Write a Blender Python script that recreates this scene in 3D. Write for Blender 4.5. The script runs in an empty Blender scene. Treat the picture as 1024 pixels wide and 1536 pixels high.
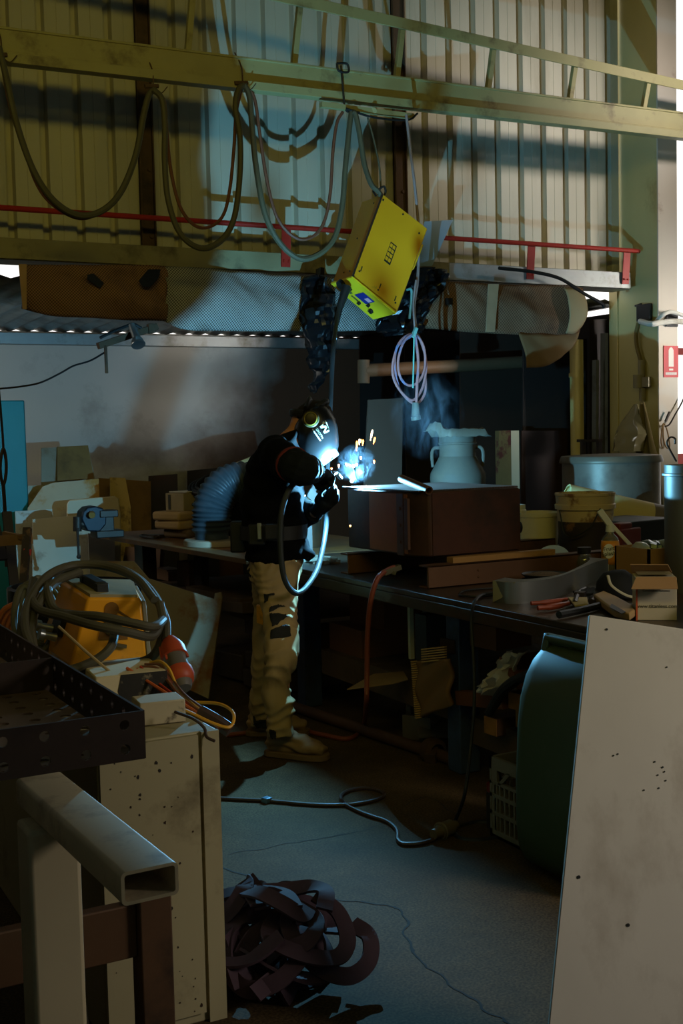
import bpy, bmesh, math, random
from mathutils import Vector, Matrix, noise
V = Vector
R = math.radians
PI = math.pi
random.seed(7)
SC = bpy.context.scene
COL = SC.collection
YW, YR, YB, BT = 7.4, 10.5, 6.6, 0.82
XV, YV, ZV = V((1, 0, 0)), V((0, 1, 0)), V((0, 0, 1))

# ---------------------------------------------------------------- materials
def lin(c):
    return tuple(((x / 255) / 12.92 if x / 255 <= 0.04045 else ((x / 255 + 0.055) / 1.055) ** 2.4) for x in c) + (1,)

MATS = {}
def M(name, col, rough=0.6, metal=0.0, var=0.25, scale=9.0, bump=0.15, col2=None, s2=3.0, lo=0.52, hi=0.62, stretch=None, spec=0.4):
    if name in MATS: return MATS[name]
    m = bpy.data.materials.new(name); m.use_nodes = True
    nt = m.node_tree; N = nt.nodes; L = nt.links
    b = N['Principled BSDF']
    b.inputs['Roughness'].default_value = rough; b.inputs['Metallic'].default_value = metal
    b.inputs['Specular IOR Level'].default_value = spec
    c = lin(col)
    tc = N.new('ShaderNodeTexCoord'); vec = tc.outputs['Object']
    if stretch:
        mp = N.new('ShaderNodeMapping'); mp.inputs['Scale'].default_value = stretch
        L.new(vec, mp.inputs['Vector']); vec = mp.outputs['Vector']
    n1 = N.new('ShaderNodeTexNoise'); n1.inputs['Scale'].default_value = scale; n1.inputs['Detail'].default_value = 6
    L.new(vec, n1.inputs['Vector'])
    mx = N.new('ShaderNodeMix'); mx.data_type = 'RGBA'
    mx.inputs['A'].default_value = tuple(x * (1 - var) for x in c[:3]) + (1,)
    mx.inputs['B'].default_value = tuple(min(1, x * (1 + var)) for x in c[:3]) + (1,)
    L.new(n1.outputs['Fac'], mx.inputs['Factor'])
    out = mx.outputs['Result']
    if col2:
        n2 = N.new('ShaderNodeTexNoise'); n2.inputs['Scale'].default_value = s2; n2.inputs['Detail'].default_value = 8
        n2.inputs['Roughness'].default_value = 0.65
        L.new(vec, n2.inputs['Vector'])
        mr = N.new('ShaderNodeMapRange'); mr.inputs['From Min'].default_value = lo; mr.inputs['From Max'].default_value = hi
        L.new(n2.outputs['Fac'], mr.inputs['Value'])
        m2 = N.new('ShaderNodeMix'); m2.data_type = 'RGBA'; m2.inputs['B'].default_value = lin(col2)
        L.new(out, m2.inputs['A']); L.new(mr.outputs['Result'], m2.inputs['Factor']); out = m2.outputs['Result']
    L.new(out, b.inputs['Base Color'])
    if bump:
        bp = N.new('ShaderNodeBump'); bp.inputs['Strength'].default_value = bump; bp.inputs['Distance'].default_value = 0.01
        L.new(n1.outputs['Fac'], bp.inputs['Height']); L.new(bp.outputs['Normal'], b.inputs['Normal'])
    MATS[name] = m
    return m

def emit(name, col, strength):
    if name in MATS: return MATS[name]
    m = bpy.data.materials.new(name); m.use_nodes = True
    b = m.node_tree.nodes['Principled BSDF']
    b.inputs['Base Color'].default_value = (0, 0, 0, 1)
    b.inputs['Emission Color'].default_value = lin(col); b.inputs['Emission Strength'].default_value = strength
    MATS[name] = m
    return m

def glass(name, col, rough=0.08, trans=0.9):
    if name in MATS: return MATS[name]
    m = M(name, col, rough, 0, 0.1, 6, 0.1)
    m.node_tree.nodes['Principled BSDF'].inputs['Transmission Weight'].default_value = trans
    return m

def weave(name, ca, cb, scale, rough=0.8, col2=None):
    """open woven cloth: a fine checker of two thread colours, plus dirt"""
    if name in MATS: return MATS[name]
    m = M(name, ca, rough, 0, 0.2, 4, 0.1, col2, 2.2, 0.48, 0.66)
    nt = m.node_tree; N = nt.nodes; L = nt.links; b = N['Principled BSDF']
    src = b.inputs['Base Color'].links[0].from_socket
    tc = N.new('ShaderNodeTexCoord')
    mp = N.new('ShaderNodeMapping'); mp.inputs['Scale'].default_value = (scale, 0.001, scale); mp.inputs['Location'].default_value = (0, .3, 0)
    L.new(tc.outputs['Object'], mp.inputs['Vector'])
    ck = N.new('ShaderNodeTexChecker'); ck.inputs['Scale'].default_value = 1.0
    L.new(mp.outputs['Vector'], ck.inputs['Vector'])
    mx = N.new('ShaderNodeMix'); mx.data_type = 'RGBA'; mx.blend_type = 'MULTIPLY'
    ck.inputs['Color1'].default_value = (1, 1, 1, 1); ck.inputs['Color2'].default_value = lin(cb)
    mx.inputs['Factor'].default_value = 1.0
    L.new(src, mx.inputs['A']); L.new(ck.outputs['Color'], mx.inputs['B']); L.new(mx.outputs['Result'], b.inputs['Base Color'])
    return m

# ---------------------------------------------------------------- mesh builder (world coordinates)
def frame_of(d, up=None):
    d = d.normalized(); up = up or (ZV if abs(d.z) < 0.95 else XV)
    s = d.cross(up).normalized(); u = s.cross(d).normalized()
    return d, s, u

def spline(pts, res=6, closed=False):
    pts = [V(p) for p in pts]; n = len(pts)
    if n < 3: return pts
    out = []
    rng = range(n if closed else n - 1)
    for i in rng:
        p1, p2 = pts[i], pts[(i + 1) % n]
        p0 = pts[(i - 1) % n] if (closed or i > 0) else p1 + (p1 - p2)
        p3 = pts[(i + 2) % n] if (closed or i + 2 < n) else p2 + (p2 - p1)
        for k in range(res):
            t = k / res
            out.append(0.5 * ((2 * p1) + (p2 - p0) * t + (2 * p0 - 5 * p1 + 4 * p2 - p3) * t * t + (3 * p1 - p0 - 3 * p2 + p3) * t ** 3))
    if not closed: out.append(pts[-1])
    return out

class MB:
    def __init__(s): s.bm = bmesh.new(); s.mi = 0
    def face(s, vs):
        try:
            f = s.bm.faces.new(vs); f.material_index = s.mi; return f
        except ValueError: return None
    def hexa(s, c8):
        v = [s.bm.verts.new(p) for p in c8]
        for q in ((3, 2, 1, 0), (4, 5, 6, 7), (0, 1, 5, 4), (1, 2, 6, 5), (2, 3, 7, 6), (3, 0, 4, 7)): s.face([v[i] for i in q])
        return s
    def box(s, c, size, rz=0.0, rot=None):
        c = V(c); h = V(size) / 2
        m = rot if rot is not None else Matrix.Rotation(rz, 3, 'Z')
        P = [V((x, y, z)) for z in (-h.z, h.z) for x, y in ((-h.x, -h.y), (h.x, -h.y), (h.x, h.y), (-h.x, h.y))]
        return s.hexa([c + m @ p for p in P])
    def bb(s, a, b):
        a, b = V(a), V(b)
        return s.box((a + b) / 2, (abs(b.x - a.x), abs(b.y - a.y), abs(b.z - a.z)))
    def bar(s, a, b, w, h, up=None):
        a, b = V(a), V(b); d, sd, u = frame_of(b - a, up)
        P = []
        for q in (a, b): P += [q - sd * w / 2 - u * h / 2, q + sd * w / 2 - u * h / 2, q + sd * w / 2 + u * h / 2, q - sd * w / 2 + u * h / 2]
        return s.hexa([P[0], P[1], P[2], P[3], P[4], P[5], P[6], P[7]])
    def prism(s, poly, d):
        d = V(d); a = [s.bm.verts.new(V(p)) for p in poly]; b = [s.bm.verts.new(V(p) + d) for p in poly]
        s.face(list(reversed(a))); s.face(b); n = len(a)
        for i in range(n): s.face([a[i], a[(i + 1) % n], b[(i + 1) % n], b[i]])
        return s
    def loft(s, rings, cap=True, close=False):
        rv = [[s.bm.verts.new(V(p)) for p in r] for r in rings]; n = len(rv[0])
        for a, b in list(zip(rv, rv[1:])) + ([(rv[-1], rv[0])] if close else []):
            for i in range(n): s.face([a[i], a[(i + 1) % n], b[(i + 1) % n], b[i]])
        if cap and not close: s.face(list(reversed(rv[0]))); s.face(rv[-1])
        return s
    def tube(s, pts, r, sides=8, closed=False, res=6, smooth=True, sq=1.0):
        p = spline(pts, res, closed) if smooth else [V(q) for q in pts]
        n = len(p); rings = []; up = None
        for i in range(n):
            a = p[i - 1] if (i or closed) else p[i]; b = p[(i + 1) % n] if (closed or i < n - 1) else p[i]
            d = (b - a)
            if d.length < 1e-6: d = V((0, 0, 1))
            d.normalize()
            if up is None: up = ZV if abs(d.z) < 0.9 else XV
            sd = d.cross(up)
            if sd.length < 1e-4: sd = d.cross(XV)
            sd.normalize(); up = sd.cross(d).normalized()
            rr = r[min(len(r) - 1, int(i * len(r) / n))] if isinstance(r, (list, tuple)) else r
            rings.append([p[i] + (sd * math.cos(t) + up * math.sin(t) * sq) * rr for t in (2 * PI * k / sides for k in range(sides))])
        return s.loft(rings, True, closed)
    def ribbon(s, pts, w, t, up=None, res=6, closed=False):
        p = spline(pts, res, closed); n = len(p); rings = []
        for i in range(n):
            d = (p[min(n - 1, i + 1)] - p[max(0, i - 1)]).normalized()
            u = (up(i / n) if callable(up) else (up or ZV)); sd = d.cross(u)
            if sd.length < 1e-4: sd = d.cross(XV)
            sd.normalize(); nn = sd.cross(d).normalized()
            rings.append([p[i] - sd * w / 2 - nn * t / 2, p[i] + sd * w / 2 - nn * t / 2, p[i] + sd * w / 2 + nn * t / 2, p[i] - sd * w / 2 + nn * t / 2])
        return s.loft(rings, True, closed)
    def cyl(s, a, b, r0, r1=None, sides=16, cap=True):
        a, b = V(a), V(b); r1 = r0 if r1 is None else r1; d, sd, u = frame_of(b - a)
        rg = lambda c, r: [c + (sd * math.cos(t) + u * math.sin(t)) * r for t in (2 * PI * k / sides for k in range(sides))]
        return s.loft([rg(a, r0), rg(b, r1)], cap)
    def lathe(s, prof, c, axis=None, sides=28, cap=True):
        c = V(c); d, sd, u = frame_of(V(axis) if axis else ZV)
        rings = [[c + d * z + (sd * math.cos(t) + u * math.sin(t)) * max(r, 1e-4) for t in (2 * PI * k / sides for k in range(sides))] for r, z in prof]
        return s.loft(rings, cap)
    def ball(s, c, r, seg=12, rot=None):
        rr = V((r, r, r)) if not isinstance(r, (tuple, list, Vector)) else V(r)
        m = Matrix.Translation(V(c)) @ (rot.to_4x4() if rot is not None else Matrix()) @ Matrix.Diagonal(rr).to_4x4()
        bmesh.ops.create_uvsphere(s.bm, u_segments=seg, v_segments=max(6, seg * 2 // 3), radius=1, matrix=m)
        return s
    def grid(s, rows):
        g = [[s.bm.verts.new(V(p)) for p in r] for r in rows]
        for a, b in zip(g, g[1:]):
            for i in range(len(a) - 1): s.face([a[i], a[i + 1], b[i + 1], b[i]])
        return s
    def holes(s, o, u, v, nu, nv, rad, skip=None):
        """perforated plate: nu x nv cells of edge vectors u, v, one round hole each"""
        o, u, v = V(o), V(u), V(v); n = 12; lu, lv = u.length, v.length; uu, vv = u / lu, v / lv
        for i in range(nu):
            for j in range(nv):
                q = o + u * i + v * j
                if skip and skip(i, j):
                    s.face([s.bm.verts.new(p) for p in (q, q + u, q + u + v, q + v)]); continue
                c = q + (u + v) / 2; outer, inner = [], []
                for k in range(n):
                    a = 2 * PI * k / n; cx, cy = math.cos(a), math.sin(a); m = max(abs(cx), abs(cy))
                    outer.append(s.bm.verts.new(c + uu * (cx / m) * lu / 2 + vv * (cy / m) * lv / 2)); inner.append(s.bm.verts.new(c + (uu * cx + vv * cy) * rad))
                for k in range(n): s.face([outer[k], outer[(k + 1) % n], inner[(k + 1) % n], inner[k]])
                # square corners
                for sx, sy, k in ((1, 1, 1), (-1, 1, 4), (-1, -1, 7), (1, -1, 10)):
                    cn = s.bm.verts.new(c + u * sx / 2 + v * sy / 2)
                    s.face([outer[k], cn, outer[(k + 1) % n]])
        return s
    def text(s, body, size, mat4, depth=0.0008):
        cu = bpy.data.curves.new('lettering', 'FONT'); cu.body = body; cu.size = size; cu.align_x = 'CENTER'; cu.align_y = 'CENTER'; cu.extrude = depth
        o = bpy.data.objects.new('lettering', cu); COL.objects.link(o)
        me = bpy.data.meshes.new_from_object(o.evaluated_get(bpy.context.evaluated_depsgraph_get()))
        me.transform(mat4); k = len(s.bm.faces); s.bm.from_mesh(me); s.bm.faces.ensure_lookup_table()
        for f in s.bm.faces[k:]: f.material_index = s.mi
        bpy.data.objects.remove(o); bpy.data.curves.remove(cu); bpy.data.meshes.remove(me)
        return s
    def warp(s, fn):
        for v in s.bm.verts: v.co = fn(v.co)
        return s

WL = {}
def wl(o): return WL.get(o.name, V((0, 0, 0)))
def link(name, mb, mat, parent=None, loc=None, bevel=0.0, smooth=35, solid=0.0, remesh=0.0, sm=0, wrinkle=None, subd=0):
    bm = mb.bm
    base = wl(parent) if parent else (V(loc) if loc is not None else V((0, 0, 0)))
    bmesh.ops.translate(bm, verts=bm.verts, vec=-base)
    bmesh.ops.recalc_face_normals(bm, faces=bm.faces)
    me = bpy.data.meshes.new(name); bm.to_mesh(me); bm.free()
    o = bpy.data.objects.new(name, me); COL.objects.link(o)
    for m in (mat if isinstance(mat, (list, tuple)) else [mat]): me.materials.append(m)
    if parent: o.parent = parent; WL[o.name] = base
    else: o.location = base; WL[o.name] = base
    if remesh or subd:
        if remesh:
            md = o.modifiers.new('r', 'REMESH'); md.mode = 'VOXEL'; md.voxel_size = remesh
            if sm:
                md = o.modifiers.new('s', 'SMOOTH'); md.iterations = sm; md.factor = 0.5
        if subd:
            md = o.modifiers.new('d', 'SUBSURF'); md.levels = md.render_levels = subd
        nm = bpy.data.meshes.new_from_object(o.evaluated_get(bpy.context.evaluated_depsgraph_get()))
        o.modifiers.clear(); o.data = nm; bpy.data.meshes.remove(me); me = nm; me.name = name
        if not len(me.materials):
            for m in (mat if isinstance(mat, (list, tuple)) else [mat]): me.materials.append(m)
    if wrinkle:
        ns = [v.normal.copy() for v in me.vertices]
        for v, n in zip(me.vertices, ns): v.co += n * wrinkle(v.co + base)
    if smooth:
        for p in me.polygons: p.use_smooth = True
        me.set_sharp_from_angle(angle=R(smooth))
    if solid:
        md = o.modifiers.new('thickness', 'SOLIDIFY'); md.thickness = solid; md.offset = 0
    if bevel:
        md = o.modifiers.new('edges', 'BEVEL'); md.width = bevel; md.segments = 2; md.limit_method = 'ANGLE'; md.angle_limit = R(40)
    return o

def tag(o, label, cat, group=None, kind=None):
    o['label'] = label; o['category'] = cat
    if group: o['group'] = group
    if kind: o['kind'] = kind
    return o
def thing(name, label, cat, loc, group=None):
    o = bpy.data.objects.new(name, None); COL.objects.link(o); o.empty_display_size = 0.1
    o.location = V(loc); WL[o.name] = V(loc)
    return tag(o, label, cat, group)
def part(name, mb, mat, parent, **k): return link(name, mb, mat, parent, **k)
def solo(name, mb, mat, label, cat, group=None, kind=None, **k):
    if 'loc' not in k:
        cs = [v.co for v in mb.bm.verts]
        k['loc'] = V(((min(c.x for c in cs) + max(c.x for c in cs)) / 2, (min(c.y for c in cs) + max(c.y for c in cs)) / 2, min(c.z for c in cs)))
    return tag(link(name, mb, mat, None, **k), label, cat, group, kind)
def struct(name, mb, mat, parent=None, **k):
    o = link(name, mb, mat, parent, **k)
    if not parent: o['kind'] = 'structure'
    return o
def dup(root, loc, rotz=0, label=None):
    r = root.copy(); COL.objects.link(r); r.location = loc; r.rotation_euler = (0, 0, rotz)
    if label: r['label'] = label
    for ch in list(root.children):
        c = ch.copy(); COL.objects.link(c); c.parent = r
        for g in list(ch.children):
            d = g.copy(); COL.objects.link(d); d.parent = c
    return r
def nz(p, s, seed=0.0): return noise.noise(V((p.x * s + seed, p.y * s - seed, p.z * s + 2 * seed)))
def axes3(x, y, z): return Matrix((x, y, z)).transposed()

# ---------------------------------------------------------------- camera
CAMR, CAMU, CAMF, CAMH, FPX = ([0.882018, -0.470671, -0.022638], [0.050974, 0.047543, 0.997568], [0.46845, 0.881027, -0.065926], 1.5, 1786.0)
cam = bpy.data.cameras.new('camera'); cam.sensor_fit = 'VERTICAL'; cam.sensor_height = 36.0; cam.lens = FPX / 1536 * 36.0
co = bpy.data.objects.new('camera', cam); COL.objects.link(co)
co.matrix_world = Matrix.Translation((0, 0, CAMH)) @ axes3(V(CAMR), V(CAMU), -V(CAMF)).to_4x4()
cam.clip_start = 0.05
SC.camera = co
SC.view_settings.view_transform = 'Standard'; SC.view_settings.look = 'None'
SC.view_settings.exposure = 0.0; SC.view_settings.gamma = 1.0
SC.cycles.max_bounces = 6; SC.cycles.diffuse_bounces = 3; SC.cycles.glossy_bounces = 3; SC.cycles.transmission_bounces = 5
SC.cycles.volume_bounces = 0; SC.cycles.sample_clamp_indirect = 3.0; SC.cycles.caustics_reflective = False; SC.cycles.caustics_refractive = False

# ---------------------------------------------------------------- materials
concrete = M('concrete', (84, 66, 42), 0.8, 0, 0.3, 14, 0.25, (62, 48, 30), 1.3, 0.42, 0.66, spec=.12)
crackm = M('crack_dirt', (34, 28, 22), 0.9)
creamsheet = M('cream_sheet', (196, 188, 164), 0.55, 0, 0.1, 3, 0.05, (160, 150, 124), 2.0, 0.55, 0.8, (1, 1, 0.25))
colpaint = M('column_paint', (196, 184, 128), 0.55, 0, 0.14, 3, 0.06, (120, 96, 52), 1.6, 0.56, 0.74, (1, 1, .6))
beampaint = M('beam_paint', (166, 156, 104), 0.5, 0, 0.15, 6, 0.1, (110, 96, 62), 5, 0.55, 0.72)
galv = M('galvanised', (150, 152, 148), 0.45, 0.6, 0.2, 7, 0.1, (98, 88, 70), 3, 0.5, 0.7)
darksteel = M('dark_steel', (58, 50, 44), 0.5, 0.5, 0.3, 8, 0.15, (78, 50, 32), 3, 0.5, 0.7)
rust = M('rust_plate', (72, 42, 24), 0.7, 0.15, 0.35, 6, 0.2, (46, 28, 18), 3.2, 0.45, 0.65)
rustdark = M('rust_dark', (58, 32, 22), 0.75, 0.1, 0.3, 6, 0.2, (34, 22, 17), 3.2, 0.45, 0.65)
whiteplaster = M('white_plaster', (176, 174, 164), 0.85, 0, 0.08, 2.0, 0.1, (116, 108, 98), 0.9, 0.54, 0.74)
black = M('black_rubber', (24, 23, 22), 0.55, 0, 0.25, 12, 0.1)
blackplastic = M('black_plastic', (18, 18, 20), 0.25, 0, 0.2, 6, 0.1)
redpaint = M('red_paint', (170, 40, 26), 0.5, 0, 0.15, 8, 0.1, (110, 34, 24), 6, 0.55, 0.7)
olive = M('olive_cable', (86, 80, 58), 0.6, 0, 0.15, 10, 0.1)
brownhose = M('brown_hose', (112, 66, 46), 0.6, 0, 0.15, 10, 0.1)
bluesteel = M('blue_leg_paint', (62, 78, 108), 0.5, 0.1, 0.2, 6, 0.1, (50, 46, 46), 4, 0.5, 0.7)
timber = M('timber', (168, 122, 70), 0.75, 0, 0.25, 6, 0.15, (110, 74, 40), 4, 0.5, 0.7, (1, 1, 6))
timberdark = M('timber_dark', (92, 68, 46), 0.8, 0, 0.3, 6, 0.15, (56, 42, 30), 4, 0.5, 0.7)
cardboard = M('cardboard', (170, 128, 84), 0.85, 0, 0.1, 5, 0.05)
yellow = M('yellow_paint', (230, 156, 20), 0.45, 0, 0.08, 5, 0.05, (150, 116, 30), 9, 0.62, 0.74)
white = M('white_plastic', (214, 210, 196), 0.5, 0, 0.08, 6, 0.05, (150, 136, 108), 5, 0.55, 0.75)
bright = M('bright_steel', (178, 178, 174), 0.3, 0.9, 0.15, 9, 0.08)

# ---------------------------------------------------------------- floor with its cracks
b = MB(); b.grid([[V((x, y, 0)) for x in (-4, 0, 4, 8, 12)] for y in (-4, 0, 4, 8, 11)])
b.mi = 1
def crack(pts, w, seed):
    p = spline(pts, 10); n = len(p); L_, R_ = [], []
    for i, q in enumerate(p):
        d = (p[min(n - 1, i + 1)] - p[max(0, i - 1)]).normalized(); sd = V((-d.y, d.x, 0))
        q = q + sd * 0.022 * noise.noise(V((i * 0.23, seed, 0))) + sd * .006 * noise.noise(V((i * .8, seed, 4))); ww = w * (0.35 + 0.9 * abs(noise.noise(V((i * 0.9, seed + 5, 1)))))
        L_.append(q + sd * ww + ZV * 0.0012); R_.append(q - sd * ww + ZV * 0.0012)
    b.grid([L_, R_])
crack([V((1.587,3.896,0)),V((1.782,3.889,0)),V((1.94,3.876,0)),V((2.106,3.868,0)),V((2.227,3.901,0))], 0.004, 1)
crack([V((1.511,3.804,0)),V((1.586,3.577,0)),V((1.631,3.415,0)),V((1.743,3.302,0)),V((1.836,3.207,0)),V((1.845,3.116,0)),V((1.768,2.973,0)),V((1.719,2.819,0)),V((1.71,2.634,0)),V((1.717,2.458,0)),V((1.723,2.297,0))], 0.007, 2)
crack([V((2.397,4.036,0)),V((2.546,4.097,0)),V((2.511,3.846,0))], 0.003, 3)
nt = concrete.node_tree; N = nt.nodes; L = nt.links; bs = N['Principled BSDF']; src_ = bs.inputs['Base Color'].links[0].from_socket
tc = N.new('ShaderNodeTexCoord'); n3 = N.new('ShaderNodeTexNoise'); n3.inputs['Scale'].default_value = 130; n3.inputs['Detail'].default_value = 4; L.new(tc.outputs['Object'], n3.inputs['Vector'])
m3 = N.new('ShaderNodeMapRange'); m3.inputs['From Min'].default_value = .36; m3.inputs['From Max'].default_value = .66; m3.inputs['To Min'].default_value = .55; m3.inputs['To Max'].default_value = 1.35; L.new(n3.outputs['Fac'], m3.inputs['Value'])
v3 = N.new('ShaderNodeVectorMath'); v3.operation = 'SCALE'; L.new(src_, v3.inputs[0]); L.new(m3.outputs['Result'], v3.inputs['Scale']); L.new(v3.outputs[0], bs.inputs['Base Color'])
struct('floor', b, [concrete, crackm], smooth=0)

# ---------------------------------------------------------------- upper ribbed wall
b = MB(); pitch = 0.212; prof = []; x = -3.4
while x < 6.46:
    prof += [(x, 0), (x + 0.008, 0.055), (x + 0.050, 0.055), (x + 0.058, 0), (x + 0.128, 0), (x + 0.131, 0.003), (x + 0.134, 0)]; x += pitch
b.grid([[V((px, YW + py, z)) for px, py in prof] for z in (2.60, 4.0, 6.6)])
struct('wall_back', b, creamsheet, smooth=0, solid=0.002)
# posts of the wall framing
for i, xx in enumerate((2.56, 4.44)):
    b = MB(); b.bb((xx - .045, YW - .07, 2.69), (xx - .037, YW - .03, 6.6)); b.bb((xx - .045, YW - .045, 2.69), (xx + .05, YW - .032, 6.6)); b.bb((xx + .042, YW - .07, 2.69), (xx + .05, YW - .03, 6.6))
    for zz in (2.78, 2.92, 3.2): b.cyl((xx + .02, YW - .06, zz), (xx + .02, YW - .04, zz), .012, sides=6)
    struct('trim_%d' % (i + 1), b, timberdark)
# rear wall of the lean-to: white plaster, with brown shade painted into its colour towards the dark recess
rearm = M('shaded_plaster', (176, 174, 164), 0.85, 0, 0.08, 2.0, 0.1, (116, 108, 98), 0.9, 0.54, 0.74)
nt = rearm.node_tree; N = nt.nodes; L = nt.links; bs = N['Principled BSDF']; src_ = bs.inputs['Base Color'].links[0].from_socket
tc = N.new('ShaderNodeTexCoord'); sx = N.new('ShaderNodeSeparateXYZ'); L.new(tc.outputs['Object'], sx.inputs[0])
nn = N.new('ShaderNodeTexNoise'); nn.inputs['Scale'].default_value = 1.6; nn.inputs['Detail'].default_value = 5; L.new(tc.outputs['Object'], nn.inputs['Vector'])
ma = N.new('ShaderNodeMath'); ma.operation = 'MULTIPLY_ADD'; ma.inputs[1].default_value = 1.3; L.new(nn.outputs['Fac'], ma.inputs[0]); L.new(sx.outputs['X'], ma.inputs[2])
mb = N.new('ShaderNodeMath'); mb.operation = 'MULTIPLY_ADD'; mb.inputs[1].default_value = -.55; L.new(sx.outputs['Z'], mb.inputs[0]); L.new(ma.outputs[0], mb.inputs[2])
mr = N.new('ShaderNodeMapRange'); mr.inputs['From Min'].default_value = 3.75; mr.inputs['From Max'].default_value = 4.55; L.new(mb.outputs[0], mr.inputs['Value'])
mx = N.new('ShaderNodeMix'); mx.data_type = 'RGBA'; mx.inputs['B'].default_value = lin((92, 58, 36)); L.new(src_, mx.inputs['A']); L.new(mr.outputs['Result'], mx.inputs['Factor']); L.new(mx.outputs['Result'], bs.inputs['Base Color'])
# rear wall of the lean-to, its low roof and beams
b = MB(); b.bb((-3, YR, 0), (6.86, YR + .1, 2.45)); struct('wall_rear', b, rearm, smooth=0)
b = MB(); b.bb((1.2, YR - .09, 2.33), (6.74, YR - .002, 2.43)); struct('trim_3', b, galv, bevel=.004)
b = MB(); rows = []
for y in (7.52, 9.0, 10.55): rows.append([V((-3 + i * .04, y, 2.515 + .012 * math.cos(i * PI / 2) - .06 * (y - 7.52) / 3)) for i in range(246)])
b.grid(rows); struct('ceiling_lean_to', b, galv, smooth=60, solid=.002)
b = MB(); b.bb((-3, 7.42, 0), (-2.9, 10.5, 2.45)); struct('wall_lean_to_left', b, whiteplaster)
b = MB(); b.bb((6.75, 7.56, 0), (6.85, 10.5, 2.45)); struct('wall_lean_to_right', b, M('side_wall_shade', (46, 38, 33), .75, 0, .25, 2, .05))  # near-black colour puts the shade of the recess into this wall
# ledge channel under the ribbed wall
b = MB(); b.bb((-3.2, 7.17, 2.565), (4.72, 7.39, 2.575)); b.bb((-3.2, 7.17, 2.565), (4.72, 7.18, 2.69)); b.bb((-3.2, 7.17, 2.685), (4.72, 7.395, 2.693))
struct('trim_4', b, M('ledge_paint', (142, 132, 96), .6, .1, .2, 5, .1, (84, 72, 52), 4, .5, .7), bevel=.003)
b = MB(); b.bb((4.722, 7.17, 2.565), (6.40, 7.39, 2.575)); b.bb((4.722, 7.17, 2.565), (6.40, 7.18, 2.69)); b.bb((4.722, 7.17, 2.685), (6.40, 7.395, 2.693))
struct('trim_5', b, galv, bevel=.003)
# big column beside the doorway
b = MB(); b.bb((6.50, 6.985, 0), (6.685, 7.53, 6.6)); b.bb((6.488, 7.43, 0), (6.50, 7.53, 6.6))
struct('column', b, colpaint, bevel=.004)
b = MB(); b.bb((6.495, 6.97, 0), (6.69, 6.984, 6.6)); struct('trim_6', b, M('white_flange', (208, 196, 178), .6, 0, .06, 4, .05, (150, 120, 90), 2.5, .62, .74), bevel=.003)
# shell of the hall outside the picture
b = MB(); b.bb((-4, -4, 6.6), (12, 7.6, 6.7)); struct('ceiling', b, galv)
b = MB(); b.bb((-4.1, -4, 0), (-4, 11, 6.7)); struct('wall_left', b, creamsheet)
b = MB(); b.bb((9.6, -4, 0), (9.7, 7.6, 6.7)); struct('wall_right', b, creamsheet)
b = MB(); b.bb((-4, -4.1, 0), (12, -4, 6.7)); struct('wall_front', b, creamsheet)
b = MB(); b.bb((6.7, 7.42, 5.7), (9.7, 7.5, 6.7)); struct('wall_over_doorway', b, creamsheet)
# things seen through the doorway
b = MB(); b.bb((8.9, 9.5, 2.25), (11, 9.56, 2.32)); b.bb((8.9, 9.5, 1.05), (11, 9.56, 1.2)); b.bb((9.3, 9.48, 0), (9.4, 9.58, 2.4))
solo('barrier_rail', b, redpaint, 'red rail outside the doorway beyond the white column', 'rail')

# ---------------------------------------------------------------- light
def area(name, loc, target, sx, sy, power, col):
    l = bpy.data.lights.new(name, 'AREA'); l.shape = 'RECTANGLE'; l.size = sx; l.size_y = sy; l.energy = power; l.color = col
    o = bpy.data.objects.new(name, l); COL.objects.link(o); o.location = loc
    o.rotation_euler = (V(target) - V(loc)).to_track_quat('-Z', 'Y').to_euler(); return o
area('yellow_skylight', (0.6, 0.6, 3.95), (3.2, 7.4, 3.3), 4.0, 0.35, 21, (1.0, 0.85, 0.14)).data.spread = R(118)
area('high_window_daylight', (7.6, 3.2, 4.0), (5.75, 7.4, 3.85), 1.0, 0.35, 6, (1.0, 0.92, 0.90)).data.spread = R(34)
area('roller_door_daylight', (4.4, -0.9, 2.6), (2.35, 2.3, .55), 1.0, 1.0, 9.0, (1.0, 0.94, 0.84)).data.spread = R(54)
area('side_door_daylight', (8.7, 3.2, 2.0), (6.6, 7.0, 2.2), 0.8, 1.2, 5, (1.0, 0.95, 0.9)).data.spread = R(20)
area('lean_to_window', (0.0, 8.6, 2.3), (3.4, 10.5, 1.7), 1.0, 0.5, 12, (1.0, 0.97, 0.86)).data.spread = R(120)
ARC = V((2.755, 5.05, 1.256))
w = bpy.data.worlds.new('daylight'); SC.world = w; w.use_nodes = True
SC.cycles.use_light_tree = True
bg = w.node_tree.nodes['Background']; bg.inputs['Color'].default_value = (1.0, 0.97, 0.93, 1); bg.inputs['Strength'].default_value = 1.6

# ================================================================ overhead boom
boom = thing('lattice_boom', 'long cream painted lattice boom crossing in front of the ribbed wall', 'crane boom', (4, YB, 3.55))
zt = lambda x: 3.70 + .012 * (x - 1.5)
zu = lambda x: 4.235 - .047 * (x - 1.0)
b = MB(); x0, x1 = .6, 7.6
b.bar((x0, YB, zt(x0) - .01), (x1, YB, zt(x1) - .01), .13, .014); b.bar((x0, YB - .05, zt(x0) - .075), (x1, YB - .05, zt(x1) - .075), .012, .13)
b.bar((x0, YB, zt(x0) - .135), (x1, YB, zt(x1) - .135), .12, .012)
part('lower_beam', b, beampaint, boom, bevel=.003)
b = MB(); b.bar((x0, YB - .06, zt(x0) - .152), (x1, YB - .06, zt(x1) - .152), .012, .004); 
b.bar((x0, YB - .055, zt(x0) - .172), (x1, YB - .055, zt(x1) - .172), .075, .05)
for k in range(26):
    xx = .8 + k * .26; b.cyl((xx, YB - .057, zt(xx) - .142), (xx, YB - .057, zt(xx) - .156), .006, sides=6)
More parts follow.
